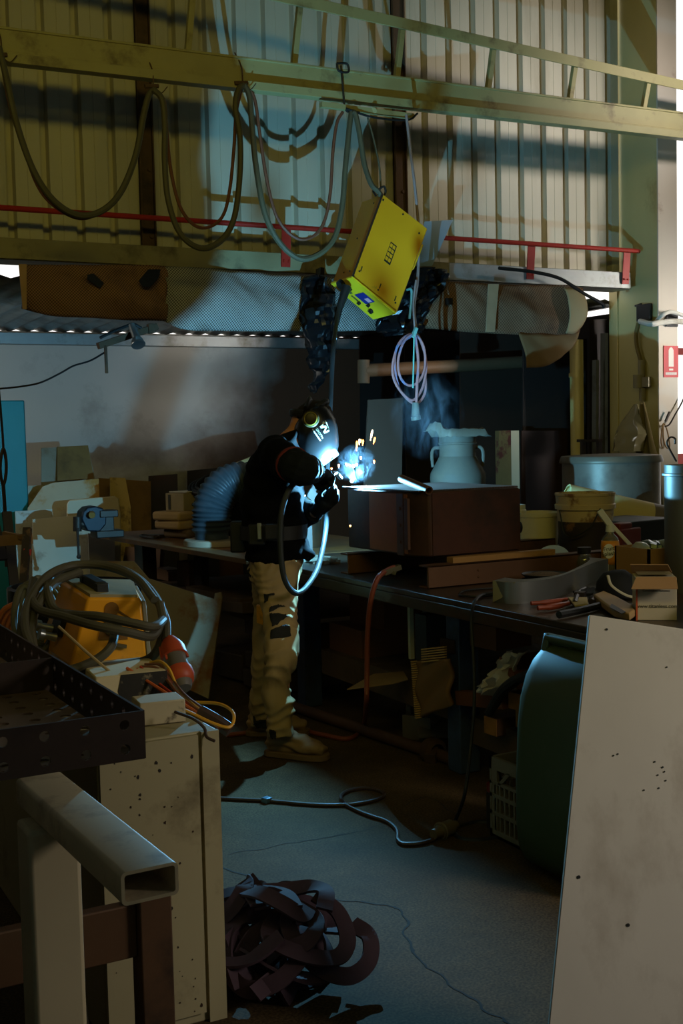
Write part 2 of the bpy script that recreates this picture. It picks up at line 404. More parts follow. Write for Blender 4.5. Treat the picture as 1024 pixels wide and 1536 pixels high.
part('cable_track', b, beampaint, boom, bevel=.004)
b = MB(); b.bar((2.9, YB, zu(2.9)), (x1, YB, zu(x1)), .07, .012); b.bar((2.9, YB - .035, zu(2.9) - .03), (x1, YB - .035, zu(x1) - .03), .01, .07); b.bar((.6, YB, zu(.6)), (2.9, YB, zu(2.9)), .07, .07)
part('upper_rail', b, beampaint, boom, bevel=.003)
for px in (2.62, 3.30, 4.02, 4.72, 5.40, 6.06):
    b = MB(); b.bar((px - .05, YB - .005, zt(px) - .005), (px, YB - .005, zu(px) - .04), .035, .035, XV); part('strut', b, beampaint, boom, bevel=.003)

# ================================================================ red handrail on the ledge
rail = thing('handrail', 'red painted handrail running along the ledge under the ribbed wall', 'handrail', (3, 7.15, 2.6))
b = MB(); b.tube([(-.5, 7.12, 2.856), (3, 7.12, 2.854), (6.44, 7.12, 2.852)], .017, 10, smooth=False); part('rail', b, redpaint, rail)
for px in (1.35, 3.43, 5.42, 6.33):
    b = MB(); b.bar((px, 7.155, 2.60), (px, 7.13, 2.86), .065, .008, V((1, 0, 0)) if False else YV)
    b.bar((px - .12, 7.13, 2.845), (px, 7.13, 2.85), .05, .006)
    for dx in (-.018, .018): b.cyl((px + dx, 7.152, 2.635), (px + dx, 7.165 - .03, 2.635), .008, sides=6)
    part('post', b, redpaint, rail)

# ================================================================ festoon cables under the boom
yc = 6.5
b = MB(); b.tube([V((1.473,6.5,3.575)),V((1.502,6.5,3.441)),V((1.551,6.5,3.186)),V((1.63,6.5,2.948)),V((1.732,6.5,2.797)),V((1.858,6.5,2.726)),V((1.989,6.5,2.75)),V((2.107,6.5,2.86)),V((2.203,6.5,3.069)),V((2.262,6.5,3.312)),V((2.297,6.5,3.419)),V((2.33,6.5,3.452))], .018, 8)
b.tube([V((2.315,6.48,3.445)),V((2.364,6.48,3.392)),V((2.375,6.48,3.245)),V((2.368,6.48,3.06)),V((2.381,6.48,2.839)),V((2.446,6.48,2.657)),V((2.565,6.48,2.58)),V((2.69,6.48,2.625)),V((2.778,6.48,2.752)),V((2.823,6.48,2.985)),V((2.834,6.48,3.215)),V((2.81,6.48,3.402)),V((2.834,6.48,3.503)),V((2.869,6.48,3.53))], .018, 8)
b.tube([V((2.869,6.48,3.534)),V((2.901,6.48,3.469)),V((2.912,6.48,3.299)),V((2.931,6.48,3.07)),V((2.979,6.48,2.804)),V((3.074,6.48,2.634)),V((3.204,6.48,2.55)),V((3.34,6.48,2.589)),V((3.443,6.48,2.694)),V((3.498,6.48,2.878)),V((3.527,6.48,3.12)),V((3.561,6.48,3.363)),V((3.577,6.48,3.452))], .018, 8)
solo('welding_cable', b, olive, 'thick olive cable looped in three long sags below the cream boom', 'cable')
b = MB(); b.tube([V((1.491,6.53,3.524)),V((1.527,6.53,3.278)),V((1.598,6.53,3.04)),V((1.67,6.53,2.851)),V((1.775,6.53,2.751)),V((1.903,6.53,2.713)),V((2.03,6.53,2.779)),V((2.138,6.53,2.904)),V((2.223,6.53,3.114)),V((2.264,6.53,3.301)),V((2.316,6.53,3.428))], .010, 6)
b.tube([V((2.348,6.53,3.454)),V((2.394,6.53,3.4)),V((2.404,6.53,3.241)),V((2.421,6.53,3.019)),V((2.47,6.53,2.817)),V((2.556,6.53,2.716)),V((2.651,6.53,2.714)),V((2.737,6.53,2.789)),V((2.784,6.53,2.953)),V((2.816,6.53,3.186)),V((2.835,6.53,3.379)),V((2.873,6.53,3.525))], .010, 6)
b.tube([V((2.908,6.53,3.544)),V((2.957,6.53,3.469)),V((2.985,6.53,3.259)),V((3.021,6.53,3.01)),V((3.08,6.53,2.799)),V((3.187,6.53,2.688)),V((3.3,6.53,2.686)),V((3.393,6.53,2.779)),V((3.444,6.53,2.963)),V((3.468,6.53,3.205)),V((3.501,6.53,3.388)),V((3.544,6.53,3.461))], .010, 6)
solo('gas_hose', b, brownhose, 'thin reddish brown hose sagging beside the thick olive cable', 'hose')


hk = [V((1.485,6.5,3.529)),V((2.322,6.5,3.462)),V((2.869,6.5,3.543))]; hw = ['at the end of the boom', 'over the first brown wall post', 'midway along the boom']
for q, ww in zip(hk, hw):
    b = MB(); b.cyl(q + V((-.05, .0, .0)), q + V((.03, .0, .01)), .012, sides=8); b.tube([q + V((0, 0, 0)), q + V((.004, .02, .10)), q + V((-.01, .08, .20))], .004, 6); b.tube([q, q + V((.04, -.01, -.03)), q + V((.08, -.01, .01))], .003, 5)
    solo('cable_hanger', b, timberdark, 'small wired hook holding the cables up %s' % ww, 'hook', 'cable hooks on the boom')
# bar hung below the boom, wires
b = MB(); b.bar(V((3.378,6.5,3.479)), V((4.028,6.5,3.475)), .035, .03); b.cyl(V((3.732,6.48,3.476)), V((3.761,6.53,3.491)), .02, sides=8)
bar_ = solo('hanger_bar', b, beampaint, 'short cream bar hung by wire below the boom above the yellow feeder', 'bar')
b = MB(); b.tube([V((3.516,6.49,3.725)),V((3.526,6.49,3.6)),V((3.537,6.49,3.482)),V((3.564,6.49,3.453)),V((3.597,6.49,3.488))], .006, 6); b.tube([V((3.535,6.47,3.465)),V((3.725,6.47,3.433)),V((3.965,6.47,3.441)),V((4.044,6.47,3.49))], .007, 6); b.tube([V((3.478,6.47,3.727)),V((3.547,6.47,3.732)),V((3.555,6.47,3.685)),V((3.49,6.47,3.685)),V((3.478,6.47,3.727))], .007, 6)
solo('tie_wire', b, black, 'dark wire tied round the boom holding the short cream bar', 'wire')
# dark cable down to the feeder
FD = V((3.794,6.492,2.974))
b = MB(); b.tube([V((3.572,6.47,3.449)),V((3.599,6.47,3.436)),V((3.628,6.47,3.307)),V((3.653,6.47,3.149)),V((3.697,6.47,3.031)),V((3.743,6.47,2.99)),V((3.766,6.47,2.964))], .017, 8)
b.tube([V((3.7,6.5,3.437)),V((3.731,6.5,3.344)),V((3.774,6.5,3.165)),V((3.785,6.5,3.023))], .006, 6)
solo('feeder_cable', b, olive, 'thick olive cable dropping from the short bar to the top of the yellow feeder', 'cable')

# ================================================================ yellow wire feeder
c0, c1, c2, c3 = V((3.768,6.449,2.964)), V((3.896,6.255,2.805)), V((3.74,6.261,2.222)), V((3.579,6.512,2.463))
c1 = c0 + (c2 - c3)                       # parallel front face
dp = V((3.787,6.745,2.974)) - c0
feeder = thing('wire_feeder', 'yellow welding wire feeder box hung tilted below the boom', 'wire feeder', c0)
nrm = (c1 - c0).cross(c3 - c0).normalized()
if nrm.dot(dp) > 0: nrm = -nrm
eX = (c1 - c0); eY = (c3 - c0)
b = MB(); b.prism([c0, c1, c2, c3], dp); b.mi = 1
for uu, vv in ((.08, .3), (.5, .5), (.92, .25), (.92, .55)): b.cyl(c0 + (c3 - c0) * uu + dp * vv, c0 + (c3 - c0) * uu + dp * vv - (c1 - c0).normalized() * .006, .006, sides=8)
part('body', b, [M('yellow_dark', (204, 148, 22), .45, 0, .1, 5, .05, (120, 96, 26), 8, .62, .74), black], feeder, bevel=.004)
eXn, eYn = eX.normalized(), eY.normalized()
b = MB(); b.prism([c0 + nrm * .001 - eXn * .0, c1 + nrm * .001, c2 + nrm * .001 - eYn * .012, c3 + nrm * .001 - eYn * .012], nrm * .012)
cov_ = b
cov_.mi = 1
for uu, vv in ((.06, .05), (.9, .1), (.1, .9), (.55, .93), (.93, .92), (.5, .04)): cov_.cyl(c0 + eX * uu + eY * vv + nrm * .012, c0 + eX * uu + eY * vv + nrm * .017, .006, sides=8)
for uu, vv in ((.12, .86), (.56, .88), (.9, .88)):
    o_ = c0 + eX * uu + eY * vv + nrm * .013; cov_.prism([o_ + eXn * u0 + eYn * v0 for u0, v0 in ((-.004, -.016), (.004, -.016), (.004, .016), (-.004, .016))], nrm * .002)
cover = part('cover', cov_, [yellow, black], feeder, bevel=.002)
b = MB(); b.prism([c0 + nrm * .002 - eXn * .002, c0 + nrm * .002 + eXn * .012, c3 + nrm * .002 + eXn * .012, c3 + nrm * .002 - eXn * .002], nrm * .013)
part('edge_strip', b, darksteel, cover)
b = MB()                                   # dark badge of six yellow tiles on the cover
bc = c0 + eX * .53 + eY * .50 + nrm * .0135
bu, bv = eXn, eYn
def quad(o, u0, u1, v0, v1, h=.0012): return [o + bu * u0 + bv * v0, o + bu * u1 + bv * v0, o + bu * u1 + bv * v1, o + bu * u0 + bv * v1]
b.prism(quad(bc, -.026, .026, -.062, .062), nrm * .0012)
badge = part('badge', b, black, cover)
b = MB()
for i in range(2):
    for j in range(4): b.prism(quad(bc + nrm * .0013, -.022 + i * .023, -.003 + i * .023, -.055 + j * .028, -.034 + j * .028), nrm * .001)
part('badge_tile', b, yellow, badge)
# control panel: bottom end, angled
pn = eYn
q0, q1 = c3 + nrm * .012, c2 + nrm * .012; dpn = dp.normalized()
p_a, p_b = q0 - eYn * .002, q1 - eYn * .002
p_d = V((3.555,6.751,2.459)); 
panel_d = (p_d - c3)
e0 = c3 + panel_d; e1 = e0 + (c2 - c3) + V((0, 0, -.004))
b = MB(); b.prism([p_a, p_b, e1, e0], eYn * .014)
cp = part('control_panel', b, M('yellow_bright', (236, 204, 36), .4, 0, .05, 4, .03), feeder, bevel=.002)
pu, pv = (p_b - p_a), (e0 - p_a)
pnm = pu.cross(pv).normalized()
if pnm.dot(eYn) < 0: pnm = -pnm
ps = lambda u, v: p_a + pu * u + pv * v + pnm * .0145
def pquad(u0, u1, v0, v1): return [ps(u0, v0), ps(u1, v0), ps(u1, v1), ps(u0, v1)]
b = MB(); b.prism(pquad(.40, .66, .22, .62), pnm * .002); part('screen', b, emit('screen_blue', (20, 60, 190), .35), cp)
b = MB(); b.prism([p + pnm * .002 for p in pquad(.54, .64, .28, .45)], pnm * .001); part('readout', b, emit('screen_white', (150, 180, 230), .5), cp)
b = MB(); b.prism(pquad(.40, .55, .74, .80), pnm * .001); b.prism(pquad(.30, .36, .62, .74), pnm * .001); part('scale_mark', b, M('panel_print', (90, 100, 50), .6), cp)
for (u, v, r) in ((.60, .78, .011), (.70, .55, .011), (.84, .72, .017), (.27, .5, .006)):
    b = MB(); b.cyl(ps(u, v), ps(u, v) + pnm * .014, r, r * .85, 14); b.bar(ps(u, v) + pnm * .016 - bu * r, ps(u, v) + pnm * .016 + bu * r, .006, .006); part('knob', b, black, cp)
# side panel details, handle, hanging shackle
b = MB(); b.prism([c1 + eY * .08 + dp * .25, c1 + eY * .5 + dp * .25, c1 + eY * .42 + dp * .25 + eXn * .045, c1 + eY * .12 + dp * .25 + eXn * .05], dp * .35); part('handle', b, yellow, feeder, bevel=.006)
b = MB(); b.tube([c0 + V((-.02, .02, 0)), c0 + V((-.015, .01, .035)), c0 + V((.01, .0, .05)), c0 + V((.02, 0, .02)), c0 + V((.01, .01, -.01))], .007, 8); b.tube([c0 + V((-.03, .03, -.005)), c0 + V((-.04, .05, .03)), c0 + V((-.02, .04, .035))], .006, 6); part('shackle', b, black, feeder)
# hose socket (gun connector)
gs = ps(.10, .62)
b = MB(); b.cyl(gs + pnm * -.004, gs + pnm * .02, .034, .030, 16); part('hose_socket', b, blackplastic, feeder)

# blue grey sheet standing behind the rail
b = MB(); b.prism([V((4.418,7,2.933)),V((4.647,7,2.957)),V((4.471,7,2.634)),V((4.331,7,2.627))], (0, .004, 0))
solo('metal_sheet', b, M('pale_sheet', (150, 170, 182), .4, .2, .1, 6, .05), 'blue grey metal offcut leaning on the red rail behind the yellow feeder', 'metal sheet')

# hanging lead with its coil and plug
lw = 6.3
b = MB(); b.tube([V((3.887,6.35,3.437)),V((3.915,6.35,3.207)),V((3.948,6.35,2.926)),V((3.962,6.35,2.683)),V((3.947,6.35,2.437)),V((3.919,6.35,2.273)),V((3.93,6.35,2.13))], .009, 7)
b.tube([V((3.925,6.33,2.434)),V((3.902,6.33,2.291)),V((3.908,6.33,2.127))], .007, 6)
lead = solo('hanging_lead', b, M('grey_lead', (150, 130, 126), .55, 0, .1, 8, .05), 'pinkish grey lead hanging beside the yellow feeder with coil and plug', 'lead')
pink = M('pink_lead', (190, 130, 128), .5, 0, .12, 10, .05, (120, 130, 170), 6, .5, .6)
b = MB(); b.tube([V((3.908,6.33,2.107)),V((3.801,6.33,2.056)),V((3.746,6.33,1.921)),V((3.753,6.33,1.819)),V((3.818,6.33,1.729)),V((3.889,6.33,1.696)),V((3.959,6.33,1.778)),V((3.987,6.33,1.923)),V((3.955,6.33,2.046))], .008, 7, closed=True)
b.tube([V((3.895,6.31,2.097)),V((3.818,6.31,2.055)),V((3.772,6.31,1.94)),V((3.784,6.31,1.839)),V((3.84,6.31,1.786)),V((3.918,6.31,1.81)),V((3.964,6.31,1.901)),V((3.957,6.31,2.024))], .008, 7, closed=True)
b.tube([V((3.901,6.35,2.096)),V((3.793,6.35,2.025)),V((3.771,6.35,1.902)),V((3.806,6.35,1.759)),V((3.911,6.35,1.672)),V((3.985,6.35,1.738)),V((3.993,6.35,1.862))], .008, 7)
b.tube([V((3.889,6.3,2.104)),V((3.91,6.3,1.941)),V((3.897,6.3,1.777)),V((3.89,6.3,1.679))], .009, 7)
part('coil', b, pink, lead)
b = MB(); b.tube([V((3.878,6.29,2.079)),V((3.87,6.29,1.92)),V((3.862,6.29,1.768))], .005, 6); part('cord', b, M('mint_cord', (120, 190, 170), .5), lead)
b = MB(); b.bar(V((3.9,6.3,2.137)), V((3.874,6.3,2.079)), .02, .02); part('cable_tie', b, M('mint_tie', (130, 180, 170), .5), lead)
b = MB(); b.cyl(V((3.885,6.3,1.679)), V((3.883,6.3,1.596)), .02, .026, 12); b.cyl(V((3.883,6.3,1.596)), V((3.887,6.3,1.572)), .03, .03, 12); part('plug', b, M('grey_plug', (120, 122, 112), .5), lead)
b = MB(); b.tube([V((3.856,6.33,2.371)),V((3.885,6.33,2.376)),V((3.889,6.33,2.331)),V((3.871,6.33,2.196))], .008, 6)
solo('hook_rod', b, M('mint_rod', (110, 170, 168), .4), 'short mint hooked rod hanging between feeder corner and pinkish lead', 'hook')

# ================================================================ tarps hung from the ledge
tarp1 = weave('tarp_brown', (150, 112, 84), (150, 140, 130), 110, .85, (96, 68, 52))
tarp2 = weave('tarp_pale', (172, 168, 160), (120, 116, 110), 110, .8, (140, 128, 116))
tarp3 = weave('tarp_tan', (148, 116, 88), (175, 168, 160), 90, .85, (100, 74, 56))
def tarp(top, bot, y0, nu, nv, amp, seed, dep=0.0):
    tp, bt = spline(top, 8), spline(bot, 8)
    def at_(p, t):
        x = t * (len(p) - 1); i = min(len(p) - 2, int(x)); return p[i].lerp(p[i + 1], x - i)
    rows = []
    for j in range(nv + 1):
        r = []
        for i in range(nu + 1):
            q = at_(tp, i / nu).lerp(at_(bt, i / nu), j / nv)
            f = j / nv
            q = q + YV * (amp * (noise.noise(V((q.x * 3 + q.z * 2, q.z * 5, seed))) + .5 * noise.noise(V((q.x * 9 + q.z * 7, q.z * 6, seed + 3)))) - dep * math.sin(PI * f))
            r.append(q)
        rows.append(r)
    return MB().grid(rows)
b = tarp([V((1.683,7.14,2.537)),V((2.05,7.14,2.55)),V((2.47,7.14,2.566)),V((2.6,7.14,2.563))], [V((1.686,7.1,2.277)),V((1.866,7.1,2.235)),V((2.15,7.1,2.226)),V((2.565,7.1,2.22))], 7.1, 60, 16, .05, 2, .05)
lt = solo('shade_tarp', b, tarp1, 'brown woven tarp with two black patches slung under the ledge', 'tarp', solid=.004)
for pts in ([V((2.062,7.035,2.478)),V((2.099,7.035,2.487)),V((2.162,7.035,2.435)),V((2.137,7.035,2.402)),V((2.061,7.035,2.45))], [V((2.38,7.035,2.455)),V((2.441,7.035,2.526)),V((2.523,7.035,2.53)),V((2.508,7.035,2.48)),V((2.455,7.035,2.422)),V((2.404,7.035,2.42))]):
    b = MB(); b.prism(pts, (0, .004, 0)); part('patch', b, blackplastic, lt)
b = MB(); b.prism([V((1.658,7.035,2.522)),V((1.704,7.035,2.524)),V((1.694,7.035,2.263)),V((1.671,7.035,2.262))], (0, .006, 0)); part('seam', b, M('seam_tan', (170, 134, 96), .8), lt)
b = tarp([V((2.579,7.13,2.561)),V((2.954,7.13,2.561)),V((3.376,7.13,2.545)),V((3.771,7.13,2.544)),V((4.159,7.13,2.569))], [V((2.55,7.08,2.218)),V((2.697,7.08,2.172)),V((2.967,7.08,2.169)),V((3.487,7.08,2.175)),V((4.094,7.08,2.192))], 7.1, 80, 18, .05, 5, .06)
solo('shade_tarp', b, tarp2, 'pale woven tarp between the patched brown tarp and the yellow feeder', 'tarp', solid=.004)
b = tarp([V((4.453,7.13,2.554)),V((4.844,7.13,2.55)),V((5.312,7.13,2.554)),V((5.742,7.13,2.565)),V((5.894,7.13,2.551))], [V((4.437,7.08,2.217)),V((4.803,7.08,2.196)),V((5.033,7.08,2.191)),V((5.45,7.08,2.185)),V((5.81,7.08,2.206))], 7.1, 60, 16, .04, 9, .05)
rt = solo('shade_tarp', b, tarp3, 'tan tarp with a batten hung under the galvanised end of the ledge', 'tarp', solid=.004)
b = MB(); b.prism([V((4.956,7.02,2.532)),V((5.043,7.02,2.535)),V((5.002,7.02,2.195)),V((4.928,7.02,2.194))], (0, .012, 0)); part('batten', b, M('batten_tan', (176, 146, 112), .8), rt)
b = MB(); b.prism([V((4.584,7.02,2.421)),V((4.65,7.02,2.424)),V((4.649,7.02,2.378)),V((4.588,7.02,2.376))], (0, .004, 0)); part('vent_patch', b, black, rt)
b = tarp([V((5.238,7.07,2.195)),V((5.504,7.07,2.19)),V((5.802,7.07,2.215))], [V((5.265,7,1.941)),V((5.446,7,1.961)),V((5.706,7,2.09))], 7.0, 24, 10, .04, 12, .03)
part('flap', b, M('flap_tan', (130, 104, 70), .85, 0, .15, 5, .1), rt, solid=.004)
b = tarp([V((5.646,7.05,2.533)),V((5.752,7.05,2.537)),V((5.827,7.05,2.5))], [V((5.637,7.02,2.198)),V((5.724,7.02,2.2)),V((5.787,7.02,2.25))], 7.0, 10, 12, .02, 15, .06)
part('curled_end', b, M('curl_tan', (180, 160, 120), .8, 0, .1, 5, .1), rt, solid=.004)
# black plastic hung from the ledge
def crumple(pts_l, pts_r, y, nu, nv, amp, seed): 
    L_, R_ = spline(pts_l, 8), spline(pts_r, 8)
    n = min(len(L_), len(R_)); rows = []
    for j in range(nv + 1):
        x = j / nv * (n - 1); i = min(n - 2, int(x)); a = L_[i].lerp(L_[i + 1], x - i); c = R_[i].lerp(R_[i + 1], x - i); r = []
        for k in range(nu + 1):
            q = a.lerp(c, k / nu); f = k / nu
            q = q + V((.25 * amp * noise.noise(V((q.z * 14, f * 3, seed))), -amp * (1.2 * math.sin(PI * f)) + amp * noise.cell(V((q.x * 16, q.z * 12, seed))) * .7 + amp * noise.noise(V((q.x * 20, q.z * 14, seed + 2))), 0)); r.append(q)
        rows.append(r)
    return MB().grid(rows)
b = crumple([V((3.496,7,2.521)),V((3.454,7,2.369)),V((3.472,7,2.155)),V((3.51,7,1.961)),V((3.525,7,1.774))], [V((3.653,7,2.527)),V((3.718,7,2.378)),V((3.709,7,2.203)),V((3.672,7,1.962)),V((3.544,7,1.766))], 7, 10, 34, .06, 3)
solo('plastic_wrap', b, blackplastic, 'black plastic wrap hanging in tatters from the ledge above the welder', 'plastic wrap', solid=.003, smooth=25)
b = crumple([V((4.203,6.98,2.605)),V((4.146,6.98,2.434)),V((4.017,6.98,2.221)),V((4.088,6.98,2.143))], [V((4.611,6.98,2.614)),V((4.542,6.98,2.484)),V((4.409,6.98,2.307)),V((4.352,6.98,2.17))], 7, 14, 24, .05, 8)
solo('plastic_wrap', b, blackplastic, 'black plastic wrap bunched on the ledge behind the feeder corner', 'plastic wrap', solid=.003, smooth=25)
b = MB(); b.bar(V((3.631,7.05,2.585)), V((3.597,7.02,2.268)), .07, .03)
solo('hanging_strap', b, blackplastic, 'black strap hanging down behind the tattered plastic wrap', 'strap')
b = MB(); b.tube([V((5.045,7.02,2.648)),V((5.35,7.02,2.633)),V((5.592,7.02,2.595)),V((5.809,7.02,2.496)),V((5.979,7.02,2.428)),V((6.005,7.02,2.394))], .013, 8)
solo('flex_conduit', b, black, 'black flexible cable draped over the ledge towards the column', 'cable')

# ================================================================ lean-to behind the bench
steelsheet = M('offcut_sheet', (150, 142, 124), .5, .3, .12, 4, .06, (120, 92, 60), 2.4, .5, .7)
palesheet = M('pale_offcut', (182, 172, 150), .6, .1, .1, 4, .06, (120, 100, 76), 3.2, .54, .7)
brownsheet = M('brown_offcut', (150, 112, 62), .6, .2, .15, 4, .06, (100, 74, 46), 2.6, .5, .7)
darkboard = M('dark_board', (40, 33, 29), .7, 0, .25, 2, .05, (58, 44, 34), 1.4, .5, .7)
def sheet(name, pts, d, mat, label, cat='metal sheet', group=None, **k):
    pts = [V(p) for p in pts]; zm = min(p.z for p in pts)
    for p in pts:
        if p.z < zm + .12: p.z = .002
    b = MB(); b.prism(pts, d); return solo(name, b, mat, label, cat, group, **k)
# lamp on a bracket
lamp = thing('spot_lamp', 'small metal spot lamp on a bracket arm below the patched tarp', 'lamp', V((2.679,8,2.224)))
b = MB(); b.bar(V((2.401,8,2.132)), V((2.833,8.02,2.275)), .055, .045); b.bar(V((2.778,8,2.29)), V((2.78,8,2.226)), .05, .04); b.cyl(V((2.447,7.98,2.136)), V((2.449,7.98,1.946)), .012, sides=8); part('bracket', b, timberdark, lamp, bevel=.004)
b = MB(); b.tube([V((2.405,7.96,2.184)),V((2.5,7.96,2.23)),V((2.596,7.96,2.269)),V((2.644,7.96,2.283)),V((2.7,7.96,2.257))], .01, 8); part('cord', b, black, lamp)
b = MB(); b.cyl(V((2.626,7.95,2.278)), V((2.644,7.9,2.178)), .022, .03, 14); b.lathe([(.03, 0), (.042, .02), (.05, .05), (.048, .056), (.03, .05)], V((2.644,7.9,2.178)), V((2.643,7.86,2.121)) - V((2.644,7.9,2.178)), 16); part('lamp_head', b, bright, lamp)
b = MB(); b.tube([V((1.602,8,1.831)),V((1.731,8,1.844)),V((1.862,8,1.857)),V((1.996,8,1.883)),V((2.133,8,1.946)),V((2.225,8,1.996)),V((2.342,8,2.032)),V((2.451,8,2.092))], .007, 6)
solo('slack_wire', b, black, 'thin dark wire sagging from the lamp bracket across the plaster wall', 'wire')
# teal cabinet and turnbuckle at the edge
b = MB(); b.bb(V((1.693,9.2,1.807)), V((2.172,9.2,1.804)) + V((0, .4, -1.79)))
solo('teal_cabinet', b, M('teal_paint', (22, 112, 116), .5, .1, .12, 3, .05), 'tall plain teal cabinet standing against the plaster wall', 'cabinet', bevel=.01)
b = MB(); b.tube([V((1.65,7.6,1.452)),V((1.63,7.6,1.381)),V((1.626,7.6,1.29)),V((1.64,7.6,1.226)),V((1.659,7.6,1.288)),V((1.663,7.6,1.38))], .010, 8, closed=True); b.tube([V((1.65,7.6,1.452)),V((1.647,7.6,1.59)),V((1.632,7.6,1.922))], .008, 6); b.tube([V((1.64,7.6,1.226)),V((1.643,7.6,1.087)),V((1.64,7.6,0.919)),V((1.64,7.6,0.708))], .012, 6)
solo('turnbuckle', b, darksteel, 'dark turnbuckle and rod hanging in front of the teal cabinet', 'turnbuckle')
# offcuts stacked against the wall behind the vise
bk = (0, .01, 0)
s1 = sheet('sheet_offcut', [V((2.385,9.6,1.437)),V((2.767,9.6,1.443)),V((2.788,9.45,1.086)),V((2.682,9.2,0.225)),V((2.229,9.2,0.264))], bk, steelsheet, 'tallest grey brown sheet offcut leaning on the plaster wall')
b = MB(); b.prism([V((2.509,9.58,1.444)),V((2.762,9.58,1.449)),V((2.77,9.47,1.178)),V((2.47,9.47,1.168))], (0, .005, 0)); part('lapped_plate', b, brownsheet, s1)
sheet('sheet_offcut', [V((2.175,9.3,1.148)),V((2.309,9.3,1.148)),V((2.225,9.1,0.275)),V((2.093,9.1,0.287))], bk, palesheet, 'narrow pale offcut next to the teal cabinet foot')
sheet('sheet_offcut', [V((2.141,9.1,0.987)),V((2.259,9.1,1.145)),V((2.342,9.1,1.172)),V((2.699,9.1,1.189)),V((2.639,8.9,0.623)),V((2.595,8.8,0.252)),V((2.043,8.8,0.3))], bk, M('stained_offcut', (160, 150, 124), .5, .2, .15, 3, .06, (150, 112, 48), 2.0, .48, .56), 'stained grey offcut with brown wave mark behind the pale boards')
b = MB(); b.loft([[V((2.345,8.75,1.023)),V((2.366,8.75,1.051)),V((2.714,8.75,1.066)),V((2.744,8.75,1.044)),V((2.755,8.75,0.922)),V((2.714,8.75,-0.24)),V((2.299,8.75,-0.193))], [V((2.356,8.79,1.02)),V((2.377,8.79,1.049)),V((2.726,8.79,1.064)),V((2.757,8.79,1.042)),V((2.768,8.79,0.919)),V((2.726,8.79,-0.248)),V((2.309,8.79,-0.201))]])
solo('white_tray', b, M('tray_white', (190, 172, 140), .5, 0, .05, 4, .03), 'cream round cornered tray standing behind the vise', 'tray', bevel=.008)
sheet('sheet_offcut', [V((2,8.9,0.979)),V((2.273,8.9,0.98)),V((2.276,8.9,0.919)),V((2.225,8.82,0.157)),V((1.974,8.82,0.18))], bk, M('speckled_offcut', (170, 164, 148), .5, .1, .15, 5, .06, (130, 92, 50), 6, .55, .66), 'speckled light offcut standing lowest beside the teal cabinet')
sheet('sheet_offcut', [V((2.083,8.72,0.924)),V((2.485,8.72,0.938)),V((2.604,8.66,0.794)),V((2.54,8.4,0.107)),V((1.966,8.4,0.164))], bk, palesheet, 'wide beige sheet with dark stains hanging below the vise')
sheet('sheet_offcut', [V((2.427,8.5,0.815)),V((2.626,8.5,0.803)),V((2.544,8.3,0.121)),V((2.373,8.3,0.137))], bk, M('grey_offcut', (150, 140, 124), .6, 0, .06, 3, .03), 'plain grey offcut between the beige sheet and the bench leg')
sheet('sheet_offcut', [V((2.943,9.6,1.18)),V((3.074,9.6,1.169)),V((3.079,9.5,0.934)),V((3.035,9.4,0.612)),V((2.85,9.4,0.624))], bk, M('gold_offcut', (180, 150, 90), .5, .2, .15, 5, .05, (100, 76, 46), 4, .5, .6), 'small gold stained offcut standing behind the paper packs')
sheet('brown_board', [V((2.936,9.9,1.168)),V((3.396,9.9,1.122)),V((3.338,9.8,0.447)),V((2.881,9.8,0.48))], bk, brownsheet, 'low brown board behind the gold stained offcut', 'board')
sheet('short_sheet', [V((3.448,10.1,1.162)),V((3.716,10.1,1.17)),V((3.668,10,0.467)),V((3.384,10,0.486))], bk, darksteel, 'short dark panel against the plaster wall behind the cable bundle', 'panel')
sheet('short_sheet', [V((3.85,10.2,1.193)),V((4.143,10.2,1.208)),V((4.091,10.1,0.431)),V((3.781,10.1,0.452))], bk, darkboard, 'dark brown panel against the plaster wall behind the flexible duct', 'panel')
# stick with red band and bracket at the far edge of the frame
b = MB(); b.bar(V((1.317,5.625,1.089)), V((1.257,5.519,0.765)), .035, .03); b.bar(V((1.257,5.519,0.765)), V((V((1.257,5.519,0.765)).x, V((1.257,5.519,0.765)).y - .05, 0)), .035, .03)
st = solo('banded_post', b, M('post_dark', (52, 42, 34), .8, 0, .3, 20, .2, (110, 84, 60), 12, .5, .6), 'dark flaking post with a red band beside the yellow welder', 'post')
b = MB(); b.bar(V((1.305,5.602,0.994)), V((1.3,5.602,0.966)), .042, .037); part('red_band', b, redpaint, st)
b = MB(); b.bar(V((1.194,5.799,1.022)), V((1.328,5.616,1.039)), .03, .05); b.bar(V((1.245,5.797,1.057)), V((1.295,5.634,1.046)), .02, .02)
solo('timber_rail', b, M('worn_timber', (140, 106, 72), .8, 0, .3, 8, .1), 'worn timber rail behind the post with the red band', 'rail')
b = MB(); b.bar(V((1.301,5.979,1.149)), V((1.297,5.835,0.726)) * 1.0, .045, .02); b.bar(V((1.297,5.835,0.726)), V((1.297,5.835,0.726)) - ZV * V((1.297,5.835,0.726)).z, .045, .02); b.bar(V((1.231,6.016,1.144)), V((1.244,5.878,0.922)), .06, .02)
solo('dark_slats', b, darkboard, 'two dark upright flat bars behind the worn timber rail', 'bars')
bpy.data.objects['dark_slats'].name = 'flat_bar'
b = MB(); b.lathe([(.27, .0), (.28, .0), (.28, .88), (.26, .885), (.25, .80)], V((1.36, 5.0, 0)), None, 36, cap=False); b.cyl((1.36, 5.0, .01), (1.36, 5.0, .78), .26, sides=36)
solo('dark_drum', b, blackplastic, 'black open drum standing at the edge of the frame beyond the orange hoses', 'drum')
